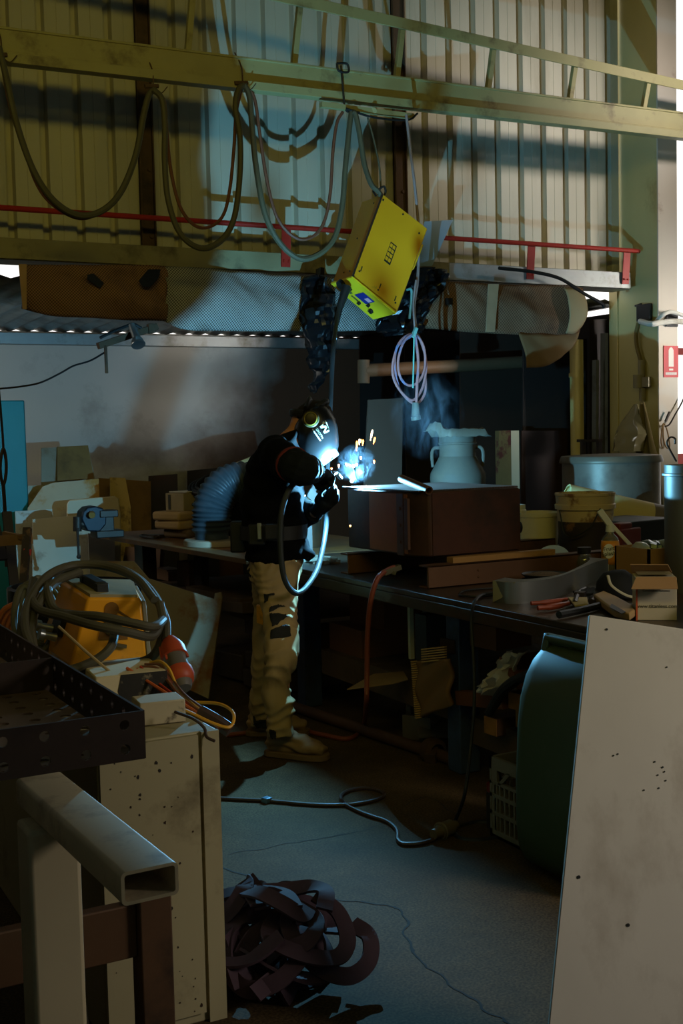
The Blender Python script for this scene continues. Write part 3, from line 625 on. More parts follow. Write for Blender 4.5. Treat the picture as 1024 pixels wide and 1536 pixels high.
# pipes and boards of the dark recess
b = MB(); b.tube([V((4.808,8.6,2.01)),V((5.159,8.6,2.028)),V((5.829,8.6,2.06)),V((6.433,8.6,2.094))], .055, 12); b.cyl(V((4.81,8.6,2.097)), V((4.805,8.6,1.906)), .05, sides=12)
solo('water_pipe', b, M('brown_pipe', (120, 94, 66), .6, 0, .15, 6, .05), 'horizontal brown pipe crossing the dark recess under the tan tarp', 'pipe')
b = MB(); b.cyl(V((6.226,7.62,2.206)), V((6.228,7.62,1.241)) - ZV * 1.22, .055, sides=18); b.cyl(V((6.222,7.62,1.907)), V((6.223,7.62,1.94)), .06, sides=18)
solo('downpipe', b, M('cream_pipe', (206, 190, 120), .45, 0, .08, 4, .03), 'vertical cream downpipe below the end of the tan tarp', 'pipe')
b = MB(); b.bb(V((5.44,7.6,1.493)), V((5.555,7.6,1.491)) + V((0, .05, -1.5)))
tp = solo('painted_post', b, M('mossy_post', (116, 96, 56), .8, 0, .3, 8, .1, (90, 40, 30), 6, .52, .6), 'short stained post standing behind the rusty tank', 'post')
b = MB(); b.bb(V((5.555,7.6,1.491)), V((5.632,7.6,1.489)) + V((0, .05, -1.5))); part('bare_edge', b, M('bare_timber', (214, 196, 160), .7, 0, .06, 6, .03), tp)
sheet('dark_sheet', [V((5.769,7.75,1.489)),V((6.233,7.75,1.48)),V((6.208,7.75,-0.471)),V((5.739,7.75,-0.418))], bk, M('deep_rust_sheet', (44, 24, 18), .6, .1, .2, 3, .05), 'dark rusty sheet standing between the stained post and cream downpipe')
for pts, lab in (([V((5.729,10.3,2.462)),V((6.281,10.3,2.493)),V((5.982,9.9,-0.008)),V((5.447,9.9,0.035))], 'tall dark board added to darken the recess, farthest back behind the welder'),  # near-black boards added to make the recess dark
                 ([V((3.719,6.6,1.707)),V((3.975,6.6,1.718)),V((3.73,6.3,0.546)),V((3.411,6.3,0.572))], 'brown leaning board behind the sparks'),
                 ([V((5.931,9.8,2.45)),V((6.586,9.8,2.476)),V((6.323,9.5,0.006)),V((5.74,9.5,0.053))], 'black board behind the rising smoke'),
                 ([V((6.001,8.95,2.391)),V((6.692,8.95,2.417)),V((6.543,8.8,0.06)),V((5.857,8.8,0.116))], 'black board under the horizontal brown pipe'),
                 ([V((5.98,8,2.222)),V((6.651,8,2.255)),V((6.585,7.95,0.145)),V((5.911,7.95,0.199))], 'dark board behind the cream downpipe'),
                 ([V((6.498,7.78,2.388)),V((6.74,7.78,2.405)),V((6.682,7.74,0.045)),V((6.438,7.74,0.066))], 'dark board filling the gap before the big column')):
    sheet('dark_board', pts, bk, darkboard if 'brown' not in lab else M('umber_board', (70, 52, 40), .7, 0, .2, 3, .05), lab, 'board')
b = MB(); b.bar(V((6.474,7.68,2.052)), V((6.437,7.68,1.234)) - ZV * 1.25, .05, .03); b.bar(V((6.584,7.7,2.273)), V((6.552,7.7,1.23)) - ZV * 1.25, .06, .03)
solo('steel_lengths', b, galv, 'pale steel lengths stood upright in the gap beside the big column', 'steel lengths')
bpy.data.objects['steel_lengths'].name = 'steel_length'
b = MB(); b.bar(V((5.489,6.7,1.409)), V((5.684,6.7,1.405)), .05, .02); b.bar(V((5.567,6.75,1.398)), V((5.565,6.75,1.221)) - ZV * 1.23, .03, .03); b.bar(V((5.714,6.75,1.395)), V((5.712,6.75,1.216)) - ZV * 1.23, .03, .03)
solo('small_stand', b, darksteel, 'small dark metal stand on the ground behind the grey lidded bin', 'stand')

# ================================================================ things on the column
X0 = 6.50
b = MB(); b.bb(V((6.49,7.18,2.445)), V((6.46,7.029,2.316))); b.bar(V((6.47,7.203,2.442)), V((6.47,7.128,2.449)), .015, .015)
jb = solo('junction_box', b, black, 'black junction box fixed on the yellow green side of the column', 'junction box', bevel=.004)
b = MB(); b.tube([V((6.45,7.122,2.315))] + [V((6.354,6.9,2.272)),V((6.448,6.9,2.284)),V((6.583,6.9,2.297)),V((6.788,6.9,2.292))], .022, 10)
solo('white_conduit', b, white, 'thick white conduit leaving the junction box across the white flange', 'conduit')
b = MB(); b.tube([V((6.46,6.956,2.3))] + [V((6.424,6.86,2.33)),V((6.498,6.86,2.362)),V((6.585,6.86,2.354)),V((6.715,6.86,2.317))], .016, 10)
solo('white_conduit', b, white, 'thinner white conduit arching above the thick one on the flange', 'conduit')
b = MB(); b.bb(V((6.556,6.95,2.382)), V((6.678,6.95,2.263)) + V((0, .012, 0)))
solo('switch_box', b, black, 'dark switch box on the white flange behind the conduits', 'switch box', bevel=.004)
b = MB(); b.tube([V((6.47,7.167,2.309)),V((6.47,7.19,2.228)),V((6.47,7.184,2.124)),V((6.47,7.147,2.018)),V((6.47,7.133,1.862)),V((6.47,7.142,1.707))], .016, 8)
solo('column_cable', b, M('column_cable_paint', (120, 104, 56), .6), 'yellowish cable running down the column from the junction box', 'cable')
b = MB(); b.tube([V((6.485,7.086,2.312)),V((6.485,6.984,2.211)),V((6.485,6.956,2.006)),V((6.485,6.966,1.752))], .012, 8)
b = MB(); b.cyl(V((6.475,7.137,2.017)), V((6.475,7.138,1.904)), .028, sides=12); b.cyl(V((6.46,7.152,1.904)), V((6.46,7.153,1.801)), .045, sides=14); b.cyl(V((6.475,7.124,1.799)), V((6.475,7.133,1.696)), .024, sides=12); b.bb(V((6.48,7.114,1.882)), V((6.45,7.037,1.806)))
solo('air_regulator', b, M('regulator_grey', (150, 140, 112), .5, .1, .15, 8, .05), 'grey air line fitting on the column above the plastic bags', 'regulator')
# extinguisher sign
sg = thing('extinguisher_sign', 'red fire extinguisher sign on the white column flange', 'sign', V((6.611,6.968,1.88)))
P_ = lambda u, v, dy=0: V((s0.x + (s1_.x - s0.x) * u, 6.966 - dy, s0.z + (s1_.z - s0.z) * v))
s0, s1_ = V((6.54,6.966,1.874)), V((6.689,6.966,2.116))
b = MB(); b.prism([P_(0, 0), P_(1, 0), P_(1, 1), P_(0, 1)], (0, -.003, 0)); plate = part('sign_plate', b, M('sign_red', (196, 30, 34), .45, 0, .04, 4, 0), sg)
b = MB(); wq = M('sign_white', (225, 220, 210), .5, 0, .03, 4, 0)
b.prism([P_(.33, .34, .0032), P_(.67, .34, .0032), P_(.67, .86, .0032), P_(.60, .93, .0032), P_(.5, .96, .0032), P_(.40, .93, .0032), P_(.33, .86, .0032)], (0, -.001, 0))
b.prism([P_(.36, .22, .0032), P_(.64, .22, .0032), P_(.64, .28, .0032), P_(.36, .28, .0032)], (0, -.001, 0))
for k in range(12): b.prism([P_(.12 + k * .064, .08, .0032), P_(.12 + k * .064 + .05, .08, .0032), P_(.12 + k * .064 + .05, .16, .0032), P_(.12 + k * .064, .16, .0032)], (0, -.001, 0))
part('extinguisher_symbol', b, wq, plate)
# wire, sling and bags at the flange
b = MB(); b.tube([V((6.816,6.93,1.904)),V((6.704,6.93,1.698)),V((6.621,6.93,1.585)),V((6.566,6.93,1.514)),V((6.518,6.93,1.495))], .006, 6); b.bar(V((6.566,6.93,1.607)), V((6.525,6.93,1.536)), .018, .012)
solo('tensioned_wire', b, darksteel, 'thin wire with a tensioner tied to the edge of the white flange', 'wire')
b = MB(); b.tube([V((6.498,6.93,1.515)),V((6.504,6.93,1.393)),V((6.537,6.93,1.33)),V((6.565,6.93,1.35)),V((6.538,6.93,1.469)),V((6.498,6.93,1.515)),V((6.477,6.93,1.393)),V((6.49,6.93,1.331))], .005, 6)
solo('string_loop', b, M('string_tan', (150, 116, 70), .8), 'tan string loop hanging on the white flange below the tensioned wire', 'string')
bagm = glass('clear_plastic', (200, 186, 140), .12, .55)
b = MB()
rows = []
for j in range(15):
    t = j / 14; q = V((6.42,7.08,1.674)).lerp(V((6.42,7.083,1.313)), t); r = []
    for k in range(20):
        a = 2 * PI * k / 20; rr = (.02 + .13 * min(1, t * 1.6)) * (1 + .25 * noise.noise(V((math.cos(a) * 2, math.sin(a) * 2, t * 4))))
        r.append(q + V((-.06 - .09 * t + math.cos(a) * rr * .5, math.sin(a) * rr, 0)))
    rows.append(r)
b.loft(rows)
solo('plastic_bag', b, bagm, 'clear plastic bag hanging from the air fitting on the column', 'plastic bag', smooth=30)
b = MB(); rows = []
for j in range(25):
    t = j / 24; q = V((6.4,7.013,1.682)).lerp(V((6.36,6.919,0.681)), t); r = []
    for k in range(14):
        f = k / 13; wv = (.05 + .20 * min(1, t * 2.2)) * (f - .35)
        r.append(q + V((-.035 - .05 * math.sin(f * 9 + t) * (.3 + t), -wv, .0)) + V((0, 0, .03 * noise.noise(V((f * 4, t * 5, 2))))))
    rows.append(r)
b.grid(rows); solo('dust_sheet', b, M('dust_sheet', (120, 104, 62), .5, 0, .15, 8, .1), 'long drab plastic sheet hanging down the column behind the lidded bin', 'dust sheet', solid=.003, smooth=30)
# lidded bin
dc = V((5.22, 6.05, 0)); 
bin_ = thing('lidded_bin', 'round grey metal bin with a flat lid standing before the column', 'bin', dc)
dr = .315
b = MB(); b.lathe([(dr * .98, 0), (dr, .02), (dr, .5), (dr * 1.012, .51), (dr, .52), (dr, 1.27), (dr * .95, 1.27)], dc, sides=40); part('body', b, M('bin_grey', (124, 112, 98), .45, .35, .12, 5, .06, (90, 78, 66), 3, .5, .7), bin_)
b = MB(); b.lathe([(dr * 1.05, 1.27), (dr * 1.055, 1.275), (dr * 1.05, 1.29), (dr * 1.02, 1.315), (dr * .6, 1.325), (.01, 1.33)], dc, sides=40); part('lid', b, M('lid_grey', (112, 100, 84), .45, .35, .15, 5, .06), bin_)

# ================================================================ main bench
bench = thing('welding_bench', 'long dark steel topped welding bench on blue steel legs', 'workbench', (3.3, 4.4, 0))
b = MB(); b.bb((2.63, 2.75, BT - .025), (4.4, 6.0, BT)); b.bb((2.63, 2.75, BT - .075), (2.638, 6.0, BT - .025)); part('bench_top', b, M('bench_steel', (74, 62, 50), .38, .55, .35, 5, .1, (104, 70, 42), 2.2, .5, .68), bench, bevel=.004)
b = MB(); b.bb((2.86, 2.8, BT - .14), (2.94, 5.95, BT - .025)); b.bb((4.2, 2.8, BT - .14), (4.28, 5.95, BT - .025)); part('top_frame', b, darksteel, bench)
for x in (2.835, 4.18):
    for y in (2.82, 4.33, 5.85):
        b = MB(); b.bb((x, y - .05, 0), (x + .105, y + .05, BT - .03)); b.bb((x - .0, y - .05, .0), (x + .105, y + .05, .012)); part('leg', b, bluesteel, bench, bevel=.006)
b = MB(); b.bb((2.90, 4.46, .30), (3.95, 5.72, .33)); b.bb((2.90, 4.46, .20), (2.93, 5.72, .30)); part('shelf', b, M('shelf_dirty', (98, 76, 56), .75, .1, .3, 5, .1, (60, 46, 36), 3, .48, .66), bench)
b = MB(); b.bb((2.90, 2.8, .22), (3.95, 4.34, .25)); b.bb((2.90, 2.8, .13), (2.93, 4.34, .22)); part('shelf', b, M('shelf_dirty', (0, 0, 0)), bench)
# side bench with the vise
sb = thing('vise_bench', 'steel plate bench with a dark overhanging edge carrying the vise', 'workbench', (2.9, 7.2, 0))
b = MB(); b.prism([V((2.44, 8.42, BT - .03)), V((2.60, 6.02, BT - .03)), V((3.7, 6.02, BT - .03)), V((3.7, 8.42, BT - .03))], (0, 0, .03)); part('bench_top', b, M('plate_brown', (112, 80, 50), .5, .3, .3, 4, .1, (150, 100, 44), 2.4, .52, .68), sb, bevel=.003)
for x, y in ((2.62, 7.95), (2.75, 6.15), (3.55, 8.2), (3.55, 6.15)):
    b = MB(); b.bb((x, y - .09, 0), (x + .1, y + .09, BT - .03)); part('leg', b, darksteel, sb, bevel=.005)
b = MB(); b.bb((2.72, 6.1, .43), (3.6, 8.2, .46)); part('shelf', b, timberdark, sb)

# ---------------------------------------------------------------- vise
vz = BT
vise = thing('bench_vise', 'dark blue bench vise on the corner of the vise bench', 'vise', (2.6, 8.0, vz))
vb = M('vise_blue', (30, 36, 44), .5, .3, .2, 8, .1)
b = MB(); b.prism([V((2.227,7.95,0.957)),V((2.238,7.95,1.007)),V((2.272,7.95,1.037)),V((2.328,7.95,1.043)),V((2.378,7.95,1.027)),V((2.405,7.95,0.989)),V((2.402,7.95,0.916)),V((2.353,7.95,0.864)),V((2.266,7.95,0.873))], (0, .14, 0)); part('body', b, vb, vise, bevel=.01)
b = MB(); b.bb(V((2.356,7.94,1.01)), V((2.485,8.06,0.961))); b.bb(V((2.354,7.97,0.972)), V((2.462,8.06,0.841))); b.bb(V((2.327,7.94,0.87)), V((2.521,8.1,0.821))); part('fixed_jaw', b, darksteel, vise, bevel=.006)
b = MB(); b.cyl(V((2.188,7.98,0.926)), V((2.271,7.98,0.921)), .025, sides=12); b.cyl(V((2.203,7.96,0.976)), V((2.199,7.96,0.877)), .03, sides=12); part('screw_head', b, darksteel, vise)
b = MB(); b.cyl(V((2.192,7.93,0.902)), V((2.194,7.93,0.711)), .009, sides=8); b.ball(V((2.194,7.93,0.707)), .016, 8); part('handle', b, darksteel, vise)
b = MB(); b.cyl(V((2.297,7.93,0.991)), V((2.287,7.9,0.984)), .022, sides=12); part('pin', b, M('brass_pin', (170, 130, 70), .4, .6), vise)
# ---------------------------------------------------------------- things on the vise bench
pack = M('paper_pack', (186, 152, 112), .8, 0, .08, 6, .1)
def packet(c, size, rz, mat, lab, n=1, name='paper_pack', cat='pack', grp='paper packs on the vise bench'):
    b = MB(); b.box(c, size, rz); return solo(name, b, mat, lab, cat, grp, bevel=.018)
base = V((2.92, 7.62, BT))
packet(base + V((0, 0, .035)), (.36, .26, .06), .35, M('pack_dark', (120, 96, 72), .8), 'flat dark pack at the very bottom of the pile by the duct')
packet(base + V((-.04, 0, .095)), (.40, .27, .06), .3, pack, 'puffy tan pack second from the bottom of the pile by the duct')
packet(base + V((-.06, 0, .155)), (.40, .26, .06), .42, pack, 'puffy tan pack on top of the other two tan packs')
cb = MB(); cb.box(base + V((-.08, -.02, .245)), (.20, .16, .12), .5); cbx = solo('small_carton', cb, M('carton_grey', (164, 146, 122), .7), 'small grey carton with a white lid sheet on top of the tan packs', 'carton', bevel=.004)
b = MB(); b.box(base + V((-.03, .0, .312)), (.24, .16, .006), .45); part('lid_sheet', b, M('white_card', (214, 206, 200), .6, 0, .04, 4, 0), cbx)
b = MB(); b.box(base + V((-.19, -.03, .245)), (.004, .02, .10), .5); part('label_sticker', b, M('label_dark', (60, 60, 60), .6), cbx)
b = MB()
for k in range(9):
    rr = .17 + .02 * math.sin(k * 2.1); c_ = V((3.12, 7.55, BT + .30 + .012 * k)); tl = .35 + .1 * math.sin(k)
    b.tube([c_ + V((math.cos(a) * rr * 1.35, math.sin(a) * rr, rr * tl * math.cos(a - .4) + .01 * math.sin(3 * a + k))) for a in (2 * PI * i / 10 for i in range(10))], .011, 6, closed=True)
b.box(V((3.15, 7.62, BT + .12)), (.40, .26, .24), .2)
solo('cable_bundle', b, black, 'dark tangle of cable heaped on a dark case behind the tan packs', 'cable bundle')
b = MB(); b.tube([V((2.62 + .05 * math.cos(a), 7.70 + .13 * math.sin(a), BT + .015)) for a in (2 * PI * i / 8 for i in range(8))], .008, 6, closed=True); b.box((2.66, 7.72, BT + .012), (.1, .12, .02), .3)
solo('wire_ring', b, darksteel, 'thin dark wire ring lying beside the vise on the bench', 'wire')
# flexible duct on its flange
dcn = V((2.78, 6.92, BT))
fl = MB(); fl.lathe([(.19, 0), (.195, .005), (.195, .035), (.19, .04), (.02, .042)], dcn, sides=36)
solo('steel_flange', fl, M('flange_steel', (170, 152, 128), .5, .3, .1, 6, .05), 'round pale steel disc lying under the flexible duct', 'flange')
path = spline([dcn + V((-.02, 0, .042)), dcn + V((-.02, 0, .16)), dcn + V((-.005, -.0, .26)), dcn + V((.07, .0, .36)), dcn + V((.19, .0, .395)), dcn + V((.30, .02, .36)), dcn + V((.36, .03, .29))], 16)
rings = []
for i, q in enumerate(path):
    d = (path[min(len(path) - 1, i + 1)] - path[max(0, i - 1)]).normalized(); sd = YV; u = d.cross(sd).normalized()
    rr = .118 + .008 * math.cos(i * PI / 2.0)
    if i < 6: rr = .105
    rings.append([q + (u * math.cos(a) + sd * math.sin(a)) * rr for a in (2 * PI * k / 24 for k in range(24))])
b = MB(); b.loft(rings); solo('flexible_duct', b, M('duct_blue', (50, 60, 66), .5, .1, .1, 6, .05), 'ribbed grey blue flexible duct bent over on the vise bench', 'duct', smooth=80)
b = MB(); b.bar(dcn + V((.10, -.17, .045)), dcn + V((.13, -.16, .17)), .03, .008); solo('steel_strip', b, bright, 'short bright strip standing in front of the flexible duct', 'strip')
b = MB(); b.bar(dcn + V((.30, -.19, .0)), dcn + V((.19, -.15, .17)), .055, .008, YV); solo('steel_strip', b, M('strip_worn', (130, 116, 90), .5, .4, .3, 14, .1), 'worn wide strip leaning on the flexible duct', 'strip')
b = MB(); b.box(V((3.27, 6.98, BT + .12)), (.14, .14, .24), .3); solo('wood_block', b, M('block_brown', (120, 92, 56), .8, 0, .15, 5, .05), 'brown block beside the open end of the flexible duct', 'block', bevel=.006)
# silver pail and cup, open tan box
pc = V((3.18, 6.42, BT)); b = MB(); b.lathe([(.085, 0), (.11, .30), (.115, .30), (.117, .31), (.108, .31), (.08, .02), (.01, .02)], pc, sides=32)
solo('steel_pail', b, M('pail_steel', (170, 150, 124), .22, .95, .1, 4, .03), 'shiny tapered steel pail standing behind the welder', 'pail')
pc2 = V((2.96, 6.38, BT)); b = MB(); b.lathe([(.05, 0), (.056, .10), (.058, .10), (.05, .01), (.005, .01)], pc2, sides=24)
solo('tin_cup', b, M('cup_steel', (150, 136, 118), .35, .8, .1, 6, .03), 'small tin cup in front of the shiny steel pail', 'cup')
q = V((3.36, 7.45, BT + .36)); b = MB()
for a0, a1 in (((-.2, -.14), (.2, -.14)), ((.2, -.14), (.2, .14)), ((.2, .14), (-.2, .14)), ((-.2, .14), (-.2, -.14))):
    p0, p1 = q + V((a0[0], a0[1], 0)), q + V((a1[0], a1[1], 0)); b.prism([p0, p1, p1 + V((0, 0, .16)), p0 + V((0, 0, .16))], (p1 - p0).cross(ZV).normalized() * .01)
b.bb(q + V((-.2, -.14, -.01)), q + V((.2, .14, 0)))
solo('open_box', b, M('tan_box', (176, 136, 86), .8, 0, .08, 5, .05), 'open tan wooden box behind the shiny steel pail', 'box').rotation_euler = (R(0), R(-14), R(20))
b = MB(); b.box((3.35, 7.45, BT + .14), (.42, .3, .28), .3); solo('dark_case', b, darkboard, 'dark case under the open tan box', 'case')
b = MB(); b.ball((3.13, 7.35, BT + .36), (.11, .09, .05), 14); solo('white_bag', b, M('cream_bag', (210, 186, 150), .7), 'pale lumpy bag between the duct and the open tan box', 'bag', smooth=60)

# ---------------------------------------------------------------- beams, tank
bx, by = 2.75, 4.41
b = MB(); b.bb((2.72, 4.33, BT), (3.95, 4.345, BT + .10)); b.bb((2.72, 4.33, BT), (3.95, 4.41, BT + .008)); b.bb((2.72, 4.33, BT + .092), (3.95, 4.41, BT + .10))
for k in range(2): b.cyl((2.98, 4.326, BT + .035 + k * .03), (2.98, 4.332, BT + .035 + k * .03), .006, sides=8)
solo('steel_channel', b, M('channel_brown', (100, 66, 42), .6, .2, .3, 6, .1, (70, 46, 32), 3, .5, .66), 'brown steel channel along the bench nearest the red air hose', 'steel channel', bevel=.002)
b = MB(); b.bb((2.70, 5.02, BT), (3.95, 5.03, BT + .10)); b.bb((2.70, 5.02, BT), (3.95, 5.10, BT + .008)); b.bb((2.70, 5.02, BT + .092), (3.95, 5.10, BT + .10))
solo('steel_channel', b, MATS['channel_brown'], 'brown steel channel under the tank end nearest the welder', 'steel channel', bevel=.002)
b = MB(); b.prism([V((2.86, 4.35, BT + .101)), V((3.42, 4.35, BT + .101)), V((3.42, 4.40, BT + .101)), V((2.86, 4.40, BT + .101))], (0, 0, .025))
solo('timber_lath', b, timber, 'thin timber lath between the rusty tank and steel channel', 'lath')
zb, zt_ = BT + .128, 1.235
tank = thing('rusty_tank', 'rusty steel box tank being welded on the bench', 'tank', (3.0, 4.8, zb))
X1, Y0_, Y1_ = 3.275, 4.42, 5.08
b = MB(); b.prism([V((2.735, 4.50, zb)), V((2.785, Y0_, zb)), V((X1, Y0_, zb)), V((X1, Y1_, zb)), V((2.735, Y1_, zb))], (0, 0, zt_ - zb)); part('tank_body', b, [rust], tank, bevel=.008)
b = MB(); b.bb((2.80, Y0_ - .004, zb + .005), (X1 - .002, Y0_, zt_ - .006)); part('side_plate', b, M('rust_face', (74, 38, 24), .75, .05, .3, 5, .15, (46, 26, 18), 3, .45, .65), tank)
b = MB(); b.bb((2.731, Y0_ + .10, zb + .01), (2.736, 4.86, zt_ - .012)); part('side_plate', b, M('rust_orange', (138, 78, 34), .7, .1, .3, 5, .15, (70, 40, 24), 3, .5, .66), tank)
b = MB(); b.bb((2.722, 4.50, zb + .03), (2.735, 4.53, zt_ - .03)); b.bb((2.726, 4.545, zb + .0), (2.735, 4.60, zt_ - .01))
for k in range(3): b.cyl((2.720, 4.57, zb + .06 + k * .075), (2.735, 4.57, zb + .06 + k * .075), .008, sides=8)
part('seam_strip', b, M('rust_strip', (84, 54, 34), .6, .3, .3, 8, .1), tank)
b = MB(); b.bb((2.731, Y0_ + .02, zt_), (X1 + .006, Y1_ + .004, zt_ + .007)); part('lid', b, M('lid_steel', (104, 90, 84), .4, .6, .2, 6, .1, (84, 60, 44), 4, .5, .7), tank, bevel=.002)
b = MB()
for k in range(40):
    y = Y0_ + .02 + k * .0175; b.ball((2.737, y, zt_ + .003), (.006, .011, .005), 6)
for k in range(30):
    x = 2.80 + k * .0155; b.ball((x, Y0_ - .001 + .02, zt_ + .002), (.010, .005, .005), 6)
part('weld_bead', b, darksteel, tank)
b = MB(); b.cyl((X1, Y0_ + .05, zb + .10), (X1 + .03, Y0_ + .05, zb + .10), .03, sides=14); part('bung', b, black, tank)
b = MB(); b.lathe([(.014, 0), (.019, 0), (.019, .27), (.014, .27), (.014, 0)], V((2.8,4.674,1.287)), V((2.8,4.33,1.22)) + V((-.03, -.05, .0)) - V((2.8,4.674,1.287)), 14, cap=False)
solo('steel_pipe', b, M('pipe_rust', (92, 60, 40), .55, .3, .25, 8, .1), 'short rusty pipe lying across the tank corner', 'pipe')
# hold-down scraps behind hands
b = MB(); b.bar(V((2.832,5.7,1.191)), V((2.918,5.7,1.122)), .05, .012, YV); b.bar(V((2.847,5.7,1.176)), V((2.891,5.72,1.231)), .03, .01, YV); b.bb(V((2.72, 5.72, BT)), V((2.86, 5.80, V((2.84,5.72,1.147)).z)))
solo('clamp_plate', b, M('clamp_grey', (84, 78, 74), .6, .2, .12, 6, .05), 'grey plate and bars standing on the bench behind the gloved hands', 'plate')
b = MB()
for k in range(9):
    q = V((2.875,5.5,1.014)) + V((.01 * (k % 3) * 3 - .06, .08 * (k // 3), .01)); q.z = BT
    b.box(q + V((random.uniform(-.03, .03), 0, .012 + .012 * (k % 2))), (.05, .06, .02), random.uniform(0, 3))
solo('scrap_offcuts', b, steelsheet, 'small steel scrap offcuts on the bench between welder and tank', 'scrap', kind='stuff')

# ---------------------------------------------------------------- milk churn
mc = V((3.79, 5.70, BT)); r_ = .158
churn = thing('milk_churn', 'old grey metal milk churn standing behind the rusty tank', 'milk churn', mc)
b = MB(); b.lathe([(r_ * .96, 0), (r_, .02), (r_, .40), (r_ * 1.01, .41), (r_, .42), (r_, .425), (r_ * .985, .44), (r_ * .68, .530), (r_ * .66, .535), (r_ * .65, .60), (r_ * .66, .602), (r_ * .70, .604), (r_ * .70, .612), (r_ * .67, .614), (r_ * .68, .665), (r_ * .70, .667), (r_ * .70, .675)], mc, sides=36); part('body', b, M('churn_grey', (72, 67, 58), .7, .0, .12, 6, .08, (86, 76, 62), 4, .5, .7, spec=.2), churn, smooth=22)
for sx in (1, -1):
    b = MB(); dd = V((.86, -.5, 0)) * sx; b.tube([mc + dd * r_ * .66 + ZV * .585, mc + dd * r_ * .84 + ZV * .582, mc + dd * r_ * .93 + ZV * .55, mc + dd * r_ * .90 + ZV * .475], .010, 8); part('handle', b, MATS['churn_grey'], churn)
b = MB(); rows = []
for i in range(11):
    rows.append([mc + V(((i - 5) * .028, (j - 5) * .028, .685 + .02 * abs(noise.noise(V((i * .5, j * .5, 3)))) - (.04 if max(abs(i - 5), abs(j - 5)) > 4 else 0) + (.035 if i < 2 and j > 4 else 0))) for j in range(11)])
b.grid(rows); solo('rag', b, M('rag_grey', (92, 84, 70), .9, 0, .1, 8, .1), 'crumpled grey rag lying over the mouth of the milk churn', 'rag', solid=.004, smooth=40)

# ---------------------------------------------------------------- buckets and tube
wc = V((3.926,5.146,0.82)); b = MB(); b.lathe([(.105, 0), (.118, .21), (.122, .212), (.122, .235), (.112, .235), (.100, .02), (.01, .02)], wc, sides=32)
wbk = solo('white_bucket', b, M('bucket_cream', (206, 196, 156), .5, 0, .06, 5, .05, (150, 132, 90), 4, .56, .7), 'cream plastic bucket right behind the tank end', 'bucket')
b = MB(); b.lathe([(.06, 0), (.06, .02), (.055, .025), (.055, .05), (.01, .05)], wc + V((-.04, .14, .22)), sides=24); solo('pot_lid', b, white, 'white screw pot showing above the cream bucket', 'pot')
dcx = V((4.013,4.853,0.82)); rt_ = .152
buck = thing('dirty_bucket', 'dirty open paint bucket with a black lower half and wire handle', 'bucket', dcx)
b = MB(); b.lathe([(rt_ * .88, 0), (rt_ * .92, .195), (rt_ * .92, .2)], dcx, sides=36, cap=False); b.lathe([(rt_ * .88, 0), (.005, .001)], dcx, sides=36, cap=False); part('lower_body', b, M('bucket_tar', (44, 32, 26), .6, 0, .3, 10, .1, (120, 84, 46), 7, .56, .62), buck)
b = MB(); b.lathe([(rt_ * .92, .2), (rt_ * .95, .26), (rt_ * 1.02, .262), (rt_ * 1.03, .285), (rt_ * .98, .29), (rt_, .33), (rt_ * 1.02, .333), (rt_ * 1.02, .345), (rt_ * .95, .345), (rt_ * .9, .2), (rt_ * .86, .06), (.005, .05)], dcx, sides=36, cap=False); part('rim', b, M('bucket_white', (196, 172, 128), .55, 0, .1, 8, .08, (120, 84, 46), 9, .55, .64), buck)
b = MB(); b.tube([dcx + V((-rt_ * .2, -rt_ * 1.02, .27)), dcx + V((-rt_ * .7, -rt_ * 1.0, .17)), dcx + V((-rt_ * 1.05, -rt_ * .3, .13)), dcx + V((-rt_ * 1.0, .02, .26))], .0035, 6); part('handle', b, black, buck)
t0, t1 = V((4.364,5.45,1.083)), V((4.903,5.2,0.936)); tr = .098
dd = (t1 - t0).normalized()
b = MB(); b.lathe([(tr * .9, 0), (tr, 0), (tr, (t1 - t0).length * .82)], t0, dd, 28, cap=False); b.cyl(t0 + dd * .02, t0 + dd * .03, tr * .9, sides=28)
tb = solo('cardboard_tube', b, M('tube_card', (212, 190, 128), .7, 0, .06, 4, .03), 'big pale cardboard tube slanting down over the buckets', 'tube')
b = MB(); b.lathe([(tr * 1.0, (t1 - t0).length * .82), (tr * 1.0, (t1 - t0).length * 1.25)], t0, dd, 28, cap=False); part('grey_end', b, M('tube_grey', (120, 104, 92), .6, 0, .08, 4, .03), tb)

# ---------------------------------------------------------------- spray bottle, jar, bowls
sp = V((3.693,4.29,0.82)); clear = glass('clear_pet', (220, 214, 190), .1, .8)
spray = thing('spray_bottle', 'trigger spray bottle with an orange label standing before the dirty bucket', 'spray bottle', sp)
b = MB(); b.lathe([(.036, 0), (.041, .008), (.042, .05), (.039, .09), (.042, .13), (.036, .165), (.018, .185), (.016, .2)], sp, sides=28); part('body', b, clear, spray, smooth=60)
b = MB(); b.lathe([(.0425, .045), (.0400, .09), (.0428, .13), (.039, .155)], sp, sides=32, cap=False); part('label', b, M('label_orange', (226, 146, 40), .45, 0, .1, 30, 0, (240, 190, 80), 10, .5, .6), spray, smooth=60, solid=.001)
vd = V((-sp.x, -sp.y, 0)).normalized(); vs = V((-vd.y, vd.x, 0))
b = MB(); cc = sp + vd * .0415 + ZV * .108 - vs * .006
b.prism([cc + vs * (.026 * math.cos(a)) + ZV * (.034 * math.sin(a)) for a in (2 * PI * k / 20 for k in range(20))], vd * .002); roundel = part('label_roundel', b, M('label_white', (232, 230, 214), .5, 0, .03, 8, 0), spray)
b = MB(); fr = axes3(vs, ZV, vd).to_4x4()
b.text('Fruit', .026, Matrix.Translation(cc + vd * .0035 + ZV * .011) @ fr @ Matrix.Rotation(R(8), 4, 'Z'), .0006); b.text('Splash', .026, Matrix.Translation(cc + vd * .0035 - ZV * .012) @ fr @ Matrix.Rotation(R(8), 4, 'Z'), .0006); part('lettering', b, black, roundel, smooth=0)
